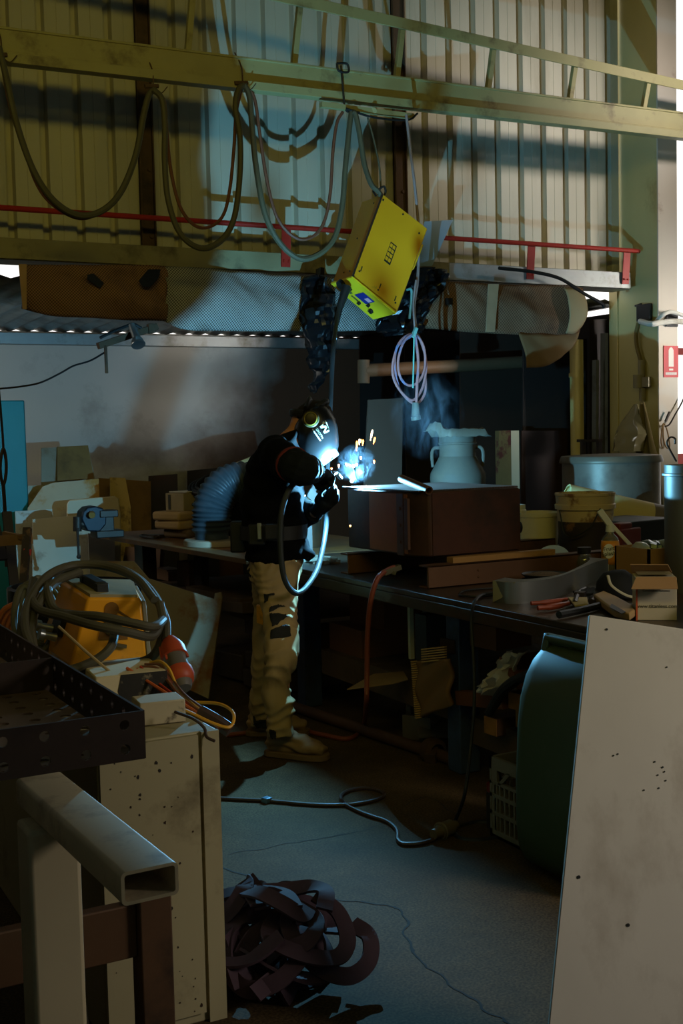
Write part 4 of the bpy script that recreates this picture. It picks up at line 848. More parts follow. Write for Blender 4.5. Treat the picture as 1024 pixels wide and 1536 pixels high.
b = MB(); b.cyl(sp + ZV * .195, sp + ZV * .23, .021, .018, 16); part('cap', b, white, spray)
b = MB(); b.bar(sp + ZV * .225, sp + ZV * .295 - vs * -.0 + V((-.045, .02, 0)), .022, .03); b.bar(sp + ZV * .235, sp + V((.09, -.05, .12)), .012, .018); part('trigger_head', b, white, spray, bevel=.003)
jr = V((3.568,4.325,0.82)); jar = thing('glass_jar', 'round glass jar with a dark lid standing inside the curved steel plate', 'jar', jr)
b = MB(); b.lathe([(.036, 0), (.041, .006), (.042, .06), (.034, .085), (.026, .095), (.026, .105)], jr, sides=28); part('body', b, glass('jar_glass', (220, 220, 214), .05, .9), jar, smooth=60)
b = MB(); b.lathe([(.031, .10), (.032, .128), (.005, .129)], jr, sides=24); part('lid', b, black, jar)
b = MB(); b.lathe([(.036, .002), (.036, .03), (.003, .031)], jr, sides=20); part('contents', b, M('jar_contents', (100, 70, 46), .7), jar)
bw = V((3.521,4.498,0.82)) + ZV * .055; b = MB(); b.lathe([(.012, .0), (.05, .004), (.082, .018), (.080, .021), (.048, .008), (.003, .006)], bw, (-.48, -.46, .74), 28)
solo('blue_bowl', b, M('enamel_blue', (170, 188, 224), .25, 0, .1, 8, .03), 'pale blue enamel bowl tipped towards the camera behind the dark dish', 'bowl')
bw2 = V((3.194,4.132,0.82)); b = MB(); b.lathe([(.05, 0), (.085, .035), (.105, .05), (.102, .053), (.08, .04), (.003, .03)], bw2, sides=30); dish = solo('dark_dish', b, black, 'dark round dish of brown grit beside the pale blue bowl', 'dish')
b = MB(); b.lathe([(.095, .045), (.05, .056), (.003, .06)], bw2, sides=24); part('grit', b, M('grit_brown', (96, 76, 56), .9, 0, .5, 90, .6), dish)
b = MB(); b.tube([V((2.877,3.97,0.84)),V((3.032,4.12,0.84)),V((3.119,4.166,0.84)),V((3.155,4.137,0.84))], [.012, .016, .018, .018], 10); solo('torch_handle', b, blackplastic, 'black rounded tool handle lying behind the curved steel plate', 'tool handle')
b = MB(); b.ball(V((3.413,4.464,0.85)), (.05, .035, .03), 10); b.box(V((3.631,4.848,0.82)) + ZV * .02, (.08, .05, .04), .4); solo('oily_rag', b, blackplastic, 'black oily lump beside the dirty bucket foot', 'rag')
b = MB(); b.box(V((3.4,4.205,0.82)) + ZV * .012, (.05, .03, .024), .5); solo('wood_chip', b, timber, 'small light wood chip beside the glass jar', 'wood chip')
# curved steel plate
out_ = spline([V((2.719,3.855,0.82)),V((2.741,3.77,0.82)),V((2.835,3.745,0.82)),V((2.99,3.791,0.82)),V((3.219,3.946,0.82)),V((3.447,4.107,0.82)),V((3.587,4.181,0.82))], 8)
b = MB(); hh = [.085] * len(out_)
inn = [p + (V((3.55, 4.30, BT)) - p).normalized() * .11 for p in out_]
b.loft([[p, p + ZV * .085, q_ + ZV * .085, q_ + ZV * .079, p + ZV * .079 + (q_ - p).normalized() * .006, p + (q_ - p).normalized() * .006] for p, q_ in zip(out_, inn)])
cpl = solo('curved_plate', b, M('curve_steel', (120, 120, 118), .4, .6, .15, 6, .06, (150, 140, 112), 4, .56, .68), 'curved steel channel piece on the bench with a hollow pale end', 'steel part', smooth=40)
b = MB(); p = out_[0]; q_ = inn[0]
b.prism([p + ZV * .086, p + (out_[10] - p) * 1.0 + ZV * .086, p + (out_[4] - p) + ZV * .02, p], V((-.002, -.004, 0))); part('pale_corner', b, M('corner_pale', (150, 142, 112), .5, .2, .1, 8, .03), cpl)
# thin black lead on the bench
b = MB(); b.tube([V((2.957,4.147,0.826)),V((2.859,4.169,0.826)),V((2.777,4.153,0.826)),V((2.7,4.058,0.826)),V((2.731,3.984,0.826)),V((2.83,3.983,0.826))], .005, 6); solo('bench_lead', b, black, 'thin black lead looped on the bench left of the curved plate', 'cable')
# tools
redh = M('handle_red', (150, 62, 32), .5, 0, .1, 8, .05)
b = MB(); b.tube([V((2.697,3.538,0.836)),V((2.764,3.529,0.836)),V((2.862,3.564,0.836))], [.009, .012, .012, .009], 8); b.tube([V((2.762,3.665,0.833)),V((2.84,3.651,0.833)),V((2.938,3.668,0.833))], [.008, .010, .010, .008], 8)
tl = solo('pliers', b, redh, 'pliers with orange red handles lying before the curved plate', 'pliers')
b = MB(); b.bar(V((2.881,3.589,0.834)), V((2.967,3.614,0.834)), .02, .014); part('jaws', b, darksteel, tl)
b = MB(); b.tube([V((2.651,3.355,0.838)),V((2.767,3.387,0.838)),V((2.914,3.443,0.838)),V((3,3.486,0.838))], .014, 8); solo('grip_bar', b, black, 'black round grip lying nearest the bench edge before the saw', 'tool')
b = MB(); b.prism([V((2.923,3.641,0.84)),V((2.98,3.598,0.84)),V((2.87,3.458,0.84)),V((2.81,3.462,0.84))], (0, 0, .006)); solo('card_scrap', b, M('card_scrap', (190, 170, 128), .8), 'small cream card scrap lying among the tools', 'card')
b = MB(); b.prism([V((2.989,3.57,0.832)),V((3.091,3.631,0.832)),V((3.024,3.476,0.832)),V((2.924,3.28,0.832)),V((2.849,3.182,0.832)),V((2.775,3.126,0.832)),V((2.79,3.225,0.832)),V((2.9,3.419,0.832))], (0, 0, .028))
hs = solo('saw_handle', b, M('saw_beech', (176, 140, 92), .55, 0, .12, 10, .05), 'wooden saw handle lying in front of the small white carton', 'saw', bevel=.006)
b = MB(); b.prism([V((2.869,3.327,0.86)),V((2.781,3.153,0.86)),V((2.74,3.127,0.86)),V((2.809,3.269,0.86))], (0, 0, .002)); part('grip_slot', b, black, hs)
b = MB(); b.tube([V((2.864,3.528,0.84)),V((3.052,3.734,0.84)),V((3.154,3.807,0.84)),V((3.078,3.664,0.84)),V((2.936,3.518,0.84))], .012, 8); b.box(V((3.019,3.686,0.84)), (.05, .04, .03), .7); solo('dark_clamp', b, darksteel, 'small dark clamp among the tools behind the card scrap', 'clamp')
cp_ = V((3.192,3.661,0.82)); b = MB(); b.lathe([(.085, 0), (.088, .03), (.075, .075), (.045, .105), (.003, .112)], cp_, (-.12, .1, 1), 26); b.prism([cp_ + V((-.08, -.03, .02)), cp_ + V((-.16, .04, .015)), cp_ + V((-.15, .10, .02)), cp_ + V((-.06, .08, .03))], (0, 0, .008))
cap_ = solo('peaked_hat', b, M('cap_black', (22, 22, 24), .8), 'black peaked hat with a white band lying beside the small white carton', 'hat', smooth=60)
b = MB(); b.tube([cp_ + V((-.070, -.02, .095)), cp_ + V((-.085, -.06, .06)), cp_ + V((-.05, -.10, .025)), cp_ + V((.0, -.12, .01))], .006, 6, sq=.5); part('band', b, M('band_white', (200, 190, 166), .6), cap_)
b = MB(); b.lathe([(.072, 0), (.073, .01), (.073, .28), (.068, .28), (.068, .02)], V((4.124,4.933,0.82)), (.25, .15, 1), 24)
solo('black_sleeve', b, black, 'black bent sleeve standing between dirty bucket and spray bottle', 'sleeve')
b = MB(); b.box(V((3.8,4.556,0.82)) + ZV * .03, (.14, .10, .06), -.2); b.box(V((3.612,4.289,0.82)) + ZV * .025, (.10, .05, .05), -.35); solo('cream_box', b, white, 'low cream box lying behind the glass jar', 'box', bevel=.004)
# cartons at the near end
wb = V((2.955, 3.20, BT)); vx = V((.80, -.60, 0)).normalized(); vy = V((.60, .80, 0)).normalized(); rm = axes3(vx, vy, ZV)
carton = thing('small_white_carton', 'small white printed carton with open brown flaps on the bench end', 'carton', wb)
b = MB(); b.box(wb + ZV * .075, (.14, .14, .15), rot=rm); part('carton_body', b, M('carton_white', (196, 180, 150), .7, 0, .05, 5, .03), carton, bevel=.002)
fq = lambda x, y, z: wb + vx * x + vy * y + ZV * z
b = MB(); b.prism([fq(-.068, -.07, .151), fq(.068, -.07, .151), fq(.066, -.13, .118), fq(-.09, -.13, .118)], V((0, 0, .003))); b.prism([fq(-.07, .07, .151), fq(.07, .07, .151), fq(.05, .02, .185), fq(-.08, .03, .185)], V((0, 0, .003))); part('flap', b, cardboard, carton)
b = MB(); b.prism([fq(-.07, -.0712, .0), fq(-.064, -.0712, .0), fq(-.064, -.0712, .15), fq(-.07, -.0712, .15)], -vy * .001); part('orange_edge', b, M('edge_orange', (196, 84, 40), .6), carton)
b = MB(); fm = axes3(vx, ZV, -vy).to_4x4()
b.text('www.titanless.com', .019, Matrix.Translation(fq(.002, -.071, .05)) @ fm, .0004); b.text('Construction fasteners', .010, Matrix.Translation(fq(.0, -.071, .105)) @ fm, .0004); part('lettering', b, M('print_grey', (70, 66, 64), .6), carton, smooth=0)
b = MB(); b.grid([[fq(-.06 + .02 * i, -.04 + .02 * j, .158 + .02 * noise.noise(V((i, j, 4)))) for i in range(7)] for j in range(6)]); part('plastic_liner', b, glass('liner', (226, 214, 170), .15, .6), carton, smooth=20)
cbb = V((3.534,3.81,0.82)); b = MB(); b.bb(cbb + V((-.10, -.06, 0)), cbb + V((.34, -.05, .17))); b.bb(cbb + V((-.10, .14, 0)), cbb + V((.34, .15, .17))); b.bb(cbb + V((-.10, -.06, 0)), cbb + V((-.09, .15, .17))); b.bb(cbb + V((.33, -.06, 0)), cbb + V((.34, .15, .17))); b.bb(cbb + V((-.1, -.06, 0)), cbb + V((.34, .15, .005)))
solo('open_carton', b, cardboard, 'open brown cardboard carton of packets behind the small white carton', 'carton')
for k in range(9):
    b = MB(); q = cbb + V((-.06 + .045 * k, .03 + .01 * (k % 3), .155 + .008 * (k % 2))); b.ball(q, (.03, .06, .035), 8, Matrix.Rotation(.4 * math.sin(k * 3), 3, 'Z')); b.warp(lambda c: c + V((0, 0, .012 * noise.noise(c * 40))))
    solo('foil_packet', b, M('foil_dark', (90, 100, 96), .25, .7, .4, 30, .2) if k % 3 else M('foil_pale', (190, 190, 176), .3, .5, .3, 30, .2), 'crinkled foil packet in the open brown carton', 'packet', 'foil packets in the open brown carton')
jb_ = V((4.229,4.756,0.82))
b = MB(); b.box(jb_ + V((.2, .25, .09)), (.42, .34, .18), .2); solo('tool_case', b, black, 'black case under the slanting cardboard tube', 'case', bevel=.01)
b = MB(); b.box(jb_ + V((-.02, .05, .16)), (.12, .07, .04), .3); b.box(jb_ + V((.0, .08, .075)), (.2, .14, .15), .3); solo('red_box', b, M('deep_red', (110, 34, 26), .5, 0, .15, 8, .05), 'red box beside the black case under the slanting tube', 'box', bevel=.008)
b = MB(); b.ball(V((3.653,4.065,0.82)) + ZV * .07, (.03, .02, .02), 10); b.bb(V((3.653,4.065,0.82)) + V((-.03, -.02, 0)), V((3.653,4.065,0.82)) + V((.03, .02, .06))); solo('red_stopper', b, M('cap_red', (190, 30, 34), .4), 'bright red stopper lying behind the open brown carton', 'stopper')
tcn = V((3.56, 3.62, BT)); tc_ = thing('tall_canister', 'tall dark grey canister with a flat rim near the open brown carton', 'canister', tcn)
b = MB(); b.lathe([(.115, 0), (.118, .01), (.118, .52), (.115, .52), (.11, .05)], tcn, sides=36); part('body', b, M('canister_grey', (116, 112, 104), .45, .3, .1, 5, .04), tc_)
b = MB(); b.lathe([(.118, .475), (.127, .478), (.127, .485), (.118, .488)], tcn, sides=36, cap=False); part('rim', b, galv, tc_)
b = MB(); b.tube([V((3.465,3.62,1.356)),V((3.429,3.62,1.406)),V((3.415,3.62,1.433)),V((3.433,3.62,1.454)),V((3.458,3.62,1.448)),V((3.458,3.62,1.426))], .004, 6); solo('wire_hook', b, darksteel, 'curled wire hook sticking out of the tall dark grey canister', 'hook')
q = V((3.03, 2.98, BT)); b = MB(); b.bb(q + V((-.03, -.06, 0)), q + V((.25, .06, .085))); solo('black_case', b, black, 'black low case at the end of the bench beside the small white carton', 'case', bevel=.006)
b = MB(); b.bb(q + V((.02, -.03, .086)), q + V((.2, .05, .17))); rb = solo('grey_box', b, M('box_grey', (120, 118, 124), .5), 'grey box with a red top resting on the black low case', 'box', bevel=.004)
b = MB(); b.bb(q + V((.018, -.032, .17)), q + V((.202, .052, .20))); part('red_top', b, redpaint, rb)

# ================================================================ the welder
from mathutils.bvhtree import BVHTree
RT, DP = V((.883, -.469, 0)), V((.469, .883, 0))      # to the welder's front, and across his body
def bvh_of(o):
    base = wl(o); me = o.data
    return BVHTree.FromPolygons([v.co + base for v in me.vertices], [tuple(p.vertices) for p in me.polygons])
def stick(b, tree, off):
    for v in b.bm.verts:
        loc, n, i, d = tree.find_nearest(v.co)
        v.co = loc + (n if n.dot(v.co - loc) >= 0 or True else -n) * off
    return b
def ring(c, a, bb, n=24, tilt=0.0, p=2.4, ax=None, ay=None):
    ax = ax or RT; ay = ay or DP; out = []
    for k in range(n):
        t = 2 * PI * k / n; ct, st = math.cos(t), math.sin(t)
        x = a * math.copysign(abs(ct) ** (2 / p), ct); y = bb * math.copysign(abs(st) ** (2 / p), st)
        out.append(c + ax * x + ay * y + ZV * (tilt * x))
    return out
skin = M('skin', (196, 132, 96), .5, 0, .06, 12, .03)
shirt = M('shirt_black', (10, 10, 12), .95, 0, .2, 14, .1, spec=.08)
khaki = M('khaki_cloth', (168, 140, 98), .85, 0, .10, 14, .08, (132, 108, 74), 5, .54, .7)
patchm = M('patch_black', (26, 24, 22), .8, 0, .15, 14, .1)
bootm = M('boot_tan', (150, 118, 80), .7, 0, .15, 12, .12, (110, 88, 62), 8, .52, .66)
leather = M('gauntlet_leather', (24, 26, 26), .85, 0, .35, 16, .25, spec=.12)
person = thing('person', 'person in black shirt and khaki work trousers bending over the tank to weld', 'person', V((2.33, 5.1, 0)))
# joints
hipR, kneR, ankR = V((2.334,5.07,0.897)), V((2.299,4.945,0.499)), V((2.267,4.922,0.111))
hipL, kneL, ankL = V((2.409,5.233,0.878)), V((2.386,5.28,0.438)), V((2.374,5.359,0.032))
shR, elR, wrR, haR = V((2.331,5.043,1.427)), V((2.309,4.743,1.351)), V((2.456,4.856,1.326)), V((2.504,4.897,1.312))
shL, elL, wrL, haL = V((2.569,5.416,1.419)), V((2.597,5.399,1.097)), V((2.558,5.082,1.127)), V((2.586,5.024,1.167))
hc = V((2.637,5.253,1.549))
HF = (RT * .56 - ZV * .83 - DP * .10).normalized(); HU = (RT * .83 + ZV * .56); HU = (HU - HF * HU.dot(HF)).normalized(); HS = HF.cross(HU)
hp = lambda f, u, s: hc + (HF * f + HU * u + HS * s) * 1.045
# ---- body (one continuous surface)
b = MB()
b.loft([ring(V((2.37,5.149,0.84)), .09, .14), ring(V((2.373,5.157,0.967)), .11, .15), ring(V((2.38,5.163,1.094)), .12, .15), ring(V((2.399,5.187,1.252)), .12, .17), ring(V((2.419,5.207,1.363)), .11, .18), ring(V((2.45,5.231,1.436)), .08, .15), ring(V((2.494,5.255,1.474)), .055, .06), ring(V((2.531,5.271,1.489)), .05, .055)])
b.tube([V((2.499,5.251,1.448)), V((2.545,5.263,1.482)), V((2.587,5.265,1.511)), V((2.624,5.258,1.53))], [.062, .060, .062, .065, .065], 14)
b.ball(hp(.0, .0, 0), (.100, .114, .078), 18, axes3(HF, HU, HS))
b.ball(hp(.045, -.07, 0), (.055, .05, .055), 12, axes3(HF, HU, HS))         # jaw
b.ball(hp(.105, -.025, 0), (.022, .022, .014), 8, axes3(HF, HU, HS))         # nose
b.ball(hp(.082, .03, 0), (.02, .014, .055), 10, axes3(HF, HU, HS))           # brow
b.ball(hp(.092, -.065, 0), (.012, .010, .026), 8, axes3(HF, HU, HS))         # lips
for sgn in (1, -1): b.ball(hp(-.01, -.012, .078 * sgn), (.022, .032, .010), 8, axes3(HF, HU, HS))   # ears
for a_, b_, c_, d_ in ((shR, elR, wrR, haR), (shL, elL, wrL, haL)):
    b.tube([a_, a_.lerp(b_, .5), b_, b_.lerp(c_, .5), c_, d_], [.05] * 6 + [.045] * 6 + [.04] * 6 + [.036] * 6 + [.028] * 7, 12, res=6)
for a_, b_, c_ in ((hipR, kneR, ankR), (hipL, kneL, ankL)):
    b.tube([a_, a_.lerp(b_, .5), b_, b_.lerp(c_, .35), c_ + ZV * .04], [.060] * 6 + [.052] * 6 + [.046] * 6 + [.044] * 3 + [.027] * 4, 14, res=6)
body = part('body', b, skin, person, remesh=.011, sm=6, smooth=180)
b = MB(); b.ball(hp(-.012, .018, 0), (.094, .106, .082), 18, axes3(HF, HU, HS))
b.warp(lambda c: c if (c - hc).dot(HF) < .02 else c - HF * ((c - hc).dot(HF) - .02))
part('hair', b, M('hair_dark', (28, 20, 16), .8, 0, .4, 40, .3), person, smooth=60)
# ---- trousers
b = MB()
b.loft([ring(V((2.379,5.154,0.973)), .135, .165), ring(V((2.375,5.15,0.887)), .130, .172), ring(V((2.371,5.146,0.814)), .115, .172), ring(V((2.368,5.144,0.763)), .085, .13)])
def leg(rows):
    b.loft([ring(q, a, a * .98, 20) for q, a in rows])
leg([(V((2.343,5.078,0.918)), .112), (V((2.336,5.063,0.819)), .104), (V((2.331,5.036,0.727)), .093), (V((2.325,4.999,0.638)), .080), (V((2.311,4.966,0.557)), .079), (V((2.296,4.946,0.486)), .080), (V((2.277,4.939,0.409)), .068), (V((2.268,4.939,0.341)), .062), (V((2.271,4.934,0.292)), .070), (V((2.277,4.928,0.261)), .074), (V((2.275,4.926,0.212)), .064), (V((2.272,4.923,0.157)), .064), (V((2.27,4.921,0.114)), .066)])
leg([(V((2.411,5.234,0.9)), .110), (V((2.401,5.243,0.796)), .100), (V((2.394,5.259,0.664)), .085), (V((2.391,5.275,0.547)), .078), (V((2.386,5.28,0.432)), .076), (V((2.378,5.3,0.33)), .066), (V((2.376,5.327,0.226)), .064), (V((2.375,5.344,0.149)), .064), (V((2.375,5.36,0.058)), .062)])
def wr(p):
    z = p.z; k = max(0.0, 1 - abs(z - .50) / .22) + max(0.0, 1 - abs(z - .2) / .16) + .5 * max(0.0, 1 - abs(z - .86) / .12)
    ang = math.atan2(p.y - 5.1, p.x - 2.3)
    q = z * 46 + 9 * nz(p, 5, 3) + 1.3 * ang
    return .010 * nz(p, 8) + .004 * nz(p, 22, 5) + (.003 + .011 * k) * (1 - 2 * abs(math.sin(q))) * (.3 + 1.2 * abs(nz(p, 6, 9)))
trs = part('trousers', b, khaki, person, remesh=.0075, sm=5, smooth=180, wrinkle=wr)
tt = bvh_of(trs)
def patch(pts, lab):
    b = MB(); n = 16
    q = [V(p) for p in pts]
    b.grid([[q[0].lerp(q[1], i / n).lerp(q[3].lerp(q[2], i / n), j / n) for i in range(n + 1)] for j in range(n + 1)]); stick(b, tt, .006)
    return part(lab, b, patchm, trs, solid=.004)
patch([V((2.224,4.931,0.681)),V((2.313,4.885,0.7)),V((2.317,4.88,0.664)),V((2.227,4.926,0.642))], 'pocket_flap')
patch([V((2.226,4.925,0.623)),V((2.318,4.878,0.642)),V((2.321,4.872,0.587)),V((2.229,4.92,0.571))], 'pocket_flap')
patch([V((2.216,4.976,0.769)),V((2.266,4.951,0.789)),V((2.265,4.95,0.768)),V((2.218,4.973,0.744))], 'pocket_trim')
patch([V((2.23,5.145,0.857)),V((2.256,5.133,0.875)),V((2.257,5.13,0.85)),V((2.234,5.141,0.832))], 'pocket_trim')
patch([V((2.22,4.936,0.715)),V((2.309,4.889,0.725)),V((2.309,4.888,0.715)),V((2.219,4.935,0.703))], 'pocket_trim')
patch([V((2.28,4.888,0.657)),V((2.296,4.879,0.659)),V((2.298,4.877,0.635)),V((2.281,4.885,0.632))], 'pocket_trim')
patch([V((2.191,4.887,0.163)),V((2.226,4.868,0.15)),V((2.223,4.866,0.108)),V((2.189,4.885,0.121))], 'cuff_panel')
patch([V((2.296,5.315,0.108)),V((2.362,5.279,0.1)),V((2.362,5.276,0.054)),V((2.293,5.313,0.066))], 'cuff_panel')
# yellow tape measure clip on the back pocket
b = MB(); b.bb(V((2.266,5.114,0.705)), V((2.251,5.048,0.614))); part('tape_clip', b, yellow, person, bevel=.006)
# ---- shirt
b = MB()
b.loft([ring(V((2.384,5.146,0.909)), .152, .185), ring(V((2.385,5.151,0.983)), .150, .182), ring(V((2.378,5.161,1.062)), .150, .178), ring(V((2.377,5.169,1.158)), .150, .185), ring(V((2.393,5.19,1.252)), .148, .20), ring(V((2.412,5.21,1.347)), .138, .215), ring(V((2.432,5.226,1.404)), .118, .215), ring(V((2.458,5.239,1.458)), .088, .17, tilt=.1), ring(V((2.492,5.257,1.49)), .068, .085, tilt=.3), ring(V((2.523,5.276,1.509)), .060, .068, tilt=.5)])
b.tube([V((2.355,5.074,1.401)), shR.lerp(elR, .3), shR.lerp(elR, .62), shR.lerp(elR, .80)], [.090, .088, .082, .08, .078], 16)
b.tube([V((2.532,5.364,1.374)), shL.lerp(elL, .3), shL.lerp(elL, .7)], [.085, .082, .078], 16)
b.tube([V((2.45,5.016,0.997)), V((2.47,5.001,0.941)), V((2.494,5.009,0.913))], [.03, .035, .03], 10)
part('shirt', b, shirt, person, remesh=.009, sm=5, smooth=180, wrinkle=lambda p: .010 * nz(p, 6, 2) + .006 * math.sin(p.z * 60 + 6 * nz(p, 5)))
b = MB(); q = shR.lerp(elR, .80); dq = (elR - shR).normalized(); b.lathe([(.078, -.006), (.082, -.006), (.082, .006), (.078, .006)], q, dq, 24); part('sleeve_hem', b, M('hem_red', (110, 34, 22), .8), person)
# ---- tool belt
b = MB(); bt_ = [V((2.375,5.159,1.011)),V((2.379,5.162,1.075))]; rg = lambda y0, e: ring(bt_[0] if y0 == 806 else bt_[1], .155 + e, .187 + e, 32)
b.loft([rg(806, 0), rg(806, .006), rg(786, .006), rg(786, 0), rg(806, 0)], cap=False); bl = part('tool_belt', b, M('belt_black', (26, 25, 25), .6), person)
for i, (p0, p1) in enumerate(((V((2.251,5.356,1.091)), V((2.218,5.158,0.945))), (V((2.199,5.043,1.092)), V((2.237,4.97,0.996))), (V((2.243,4.963,1.094)), V((2.297,4.895,1.022))))):
    b = MB(); b.box((p0 + p1) / 2, (abs((p1 - p0).dot(RT)) + .01, .11 if i == 0 else .035, abs(p1.z - p0.z)), math.atan2(RT.y, RT.x)); part('pouch', b, MATS['belt_black'], bl, bevel=.008)
b = MB(); b.box(V((2.213,4.965,1.062)), (.02, .006, .075), math.atan2(RT.y, RT.x)); part('buckle', b, galv, bl, bevel=.003)
# ---- boots
def boot(ankle, heel, d):
    d = V(d).normalized(); sd = V((-d.y, d.x, 0)); b = MB()
    f = lambda x, w, h0, h1: [heel + d * x + sd * (w * math.cos(t)) + ZV * ((h0 + h1) / 2 + (h1 - h0) / 2 * math.sin(t)) for t in (2 * PI * k / 16 for k in range(16))]
    b.loft([f(-.005, .026, .03, .09), f(.02, .042, .02, .13), f(.07, .046, .018, .145), f(.12, .047, .018, .135), f(.17, .051, .018, .115), f(.215, .054, .018, .102), f(.255, .051, .018, .090), f(.29, .034, .02, .066)])
    top = V((ankle.x, ankle.y, .20)); m_ = heel + d * .06
    b.loft([ring(V((m_.x, m_.y, .05)), .045, .04), ring(V((m_.x, m_.y, .11)), .055, .048), ring(top.lerp(V((m_.x, m_.y, .2)), .5), .056, .052)])
    o = part('boot', b, bootm, person, remesh=.007, sm=4, smooth=180, wrinkle=lambda p: .004 * math.sin(p.z * 130 + 4 * nz(p, 12)) + .003 * nz(p, 18))
    b = MB(); out = []
    for x, w in ((-.012, .028), (.01, .045), (.08, .048), (.14, .05), (.20, .058), (.25, .056), (.29, .042), (.306, .018)): out.append((x, w))
    poly = [heel + d * x + sd * w for x, w in out] + [heel + d * x - sd * w for x, w in reversed(out)]
    b.prism([p + ZV * .002 for p in poly], (0, 0, .028)); part('sole', b, M('sole_tan', (112, 86, 58), .85, 0, .2, 14, .1), o, bevel=.004)
    b = MB(); b.box(heel + d * .075 + sd * -.046 + ZV * .145, (.045, .012, .07), math.atan2(d.y, d.x)); part('elastic_gusset', b, patchm, o, bevel=.004)
boot(ankR, V((2.262, 5.035, 0)), (.62, -.78, 0))
boot(ankL, V((2.33, 5.425, 0)), (.86, -.5, 0))
# ---- gloves with fingers
def glove(elbow, wrist, hand, fdir, pn, curl, cuff):
    """gauntlet from near the elbow, palm, four curled fingers and a thumb"""
    fdir = V(fdir).normalized(); pn = V(pn); pn = (pn - fdir * pn.dot(fdir)).normalized(); sd = fdir.cross(pn).normalized()
    b = MB()
    b.tube([elbow + cuff, elbow.lerp(wrist, .06), elbow.lerp(wrist, .45), elbow.lerp(wrist, .8), wrist], [.078, .078, .078, .076, .074, .070, .066, .060, .055, .05, .047], 16, res=4)
    b.tube([wrist, hand - fdir * .03, hand + fdir * .02], [.042, .044, .046, .046], 14, res=4, sq=.75)
    for i, ln in enumerate((.075, .085, .08, .062)):
        k = hand + fdir * .035 + sd * (.033 - .022 * i)
        a1, pts = 0.0, [k - fdir * .03, k]
        for seg, f in enumerate((.42, .33, .25)):
            a1 += curl * (1.0, 1.1, .8)[seg]; k = k + (fdir * math.cos(a1) + pn * math.sin(a1)) * ln * f; pts.append(k)
        b.tube(pts, [.0125] * 12 + [.0115] * 20, 10, res=5); b.ball(pts[-1], .0115, 8)
    k = hand - fdir * .02 + sd * .035
    pts = [k - sd * .01, k + sd * .014 + fdir * .02 + pn * .010, k + sd * .006 + fdir * .045 + pn * .034, k - sd * .008 + fdir * .055 + pn * .054]
    b.tube(pts, [.015] * 5 + [.013] * 12, 10, res=5); b.ball(pts[-1], .0125, 8)
    return part('glove', b, leather, person, remesh=.0055, sm=2, smooth=180, wrinkle=lambda p: .004 * nz(p, 30) + .004 * nz(p, 12, 4))
fd = (V((2.618,4.97,1.281)) - V((2.49,4.883,1.322))).normalized()
glove(elR, wrR, haR, fd, -ZV + RT * .1, 1.0, (shR - elR) * .3)
glove(elL, wrL, haL, (V((2.621,4.986,1.211)) - V((2.581,5.071,1.146))), HS * -.2 + ZV * .8 + RT * .2, .6, (shL - elL) * .25)
# ---- welding helmet
b = MB(); rg = []
for f, u0, u1, s_ in ((-.055, -.02, .088, .098), (-.03, -.080, .106, .110), (0, -.118, .113, .115), (.045, -.135, .110, .114), (.085, -.138, .094, .106), (.125, -.132, .070, .094), (.155, -.115, .048, .078), (.168, -.098, .032, .066)):
    cu = (u0 + u1) / 2; hu = (u1 - u0) / 2
    rg.append(ring(hp(f, cu, 0), hu, s_, 32, 0, 2.7, HU, HS))
b.loft(rg, cap=False); b.face(list(b.bm.verts)[-32:])
helmet = part('helmet', b, M('helmet_black', (24, 23, 24), .3, 0, .15, 10, .04), person, solid=.004, smooth=50)
b = MB(); fr = lambda f, m: ring(hp(f, -.028, 0), .058 * m, .070 * m, 28, 0, 4.0, HU, HS)
b.loft([fr(.150, 1.05), fr(.180, 1.0), fr(.190, .95), fr(.190, .80), fr(.178, .78)], cap=False); part('lens_bezel', b, M('bezel_silver', (170, 176, 180), .25, .7, .05, 6, .03), helmet, smooth=40)
b = MB(); b.face([b.bm.verts.new(p) for p in fr(.180, .80)]); part('lens', b, M('lens_dark', (30, 60, 66), .06, .3, .05, 3, 0), helmet, smooth=0)
ht = bvh_of(helmet)
idn = M('helmet_print', (196, 186, 150), .5, 0, .05, 10, 0)
fm = axes3(HF, HU, HS).to_4x4()
kc = hp(.0, .0, .12)
b = MB(); b.lathe([(.040, -.012), (.042, 0), (.038, .008), (.030, .012), (.003, .012)], hp(-.008, .012, .112), HS, 28); knob = part('pivot_knob', b, M('knob_olive', (52, 46, 26), .4, .2, .1, 8, .05), helmet)
b = MB(); b.lathe([(.030, .0), (.034, .004), (.030, .006), (.027, .004)], hp(-.008, .012, .122), HS, 28, cap=False); part('knob_ring', b, M('knob_brass', (150, 130, 50), .35, .6, .1, 8, .02), knob)
# printed mark: barred W with lettering and a white underline
b = MB()
def mk(p0, p1, w): 
    d = V((p1[0] - p0[0], p1[1] - p0[1])); n_ = V((-d.y, d.x)).normalized() * w / 2
    P = lambda q, s: hp(q[0] + n_.x * s, q[1] + n_.y * s, .125)
    n = 5; rows = []
    for j in range(3): rows.append([P((p0[0] + d.x * i / n, p0[1] + d.y * i / n), j - 1) for i in range(n + 1)])
    b.grid(rows)
o1, o2 = .070, .052     # centre of the mark along the face and up
mk((o1 - .032, o2 + .020), (o1 + .030, o2 + .020), .007)
for a_, b_ in (((-.030, .012), (-.016, -.022)), ((-.016, -.022), (.0, .010)), ((.0, .010), (.014, -.022)), ((.014, -.022), (.026, .012))): mk((o1 + a_[0], o2 + a_[1]), (o1 + b_[0], o2 + b_[1]), .010)
stick(b, ht, .004); part('printed_mark', b, idn, helmet, smooth=0)
b = MB(); b.text('TOROPIPE', .0155, Matrix.Translation(hp(.072, .008, .125)) @ fm, .0); stick(b, ht, .004); part('printed_name', b, idn, helmet, smooth=0)
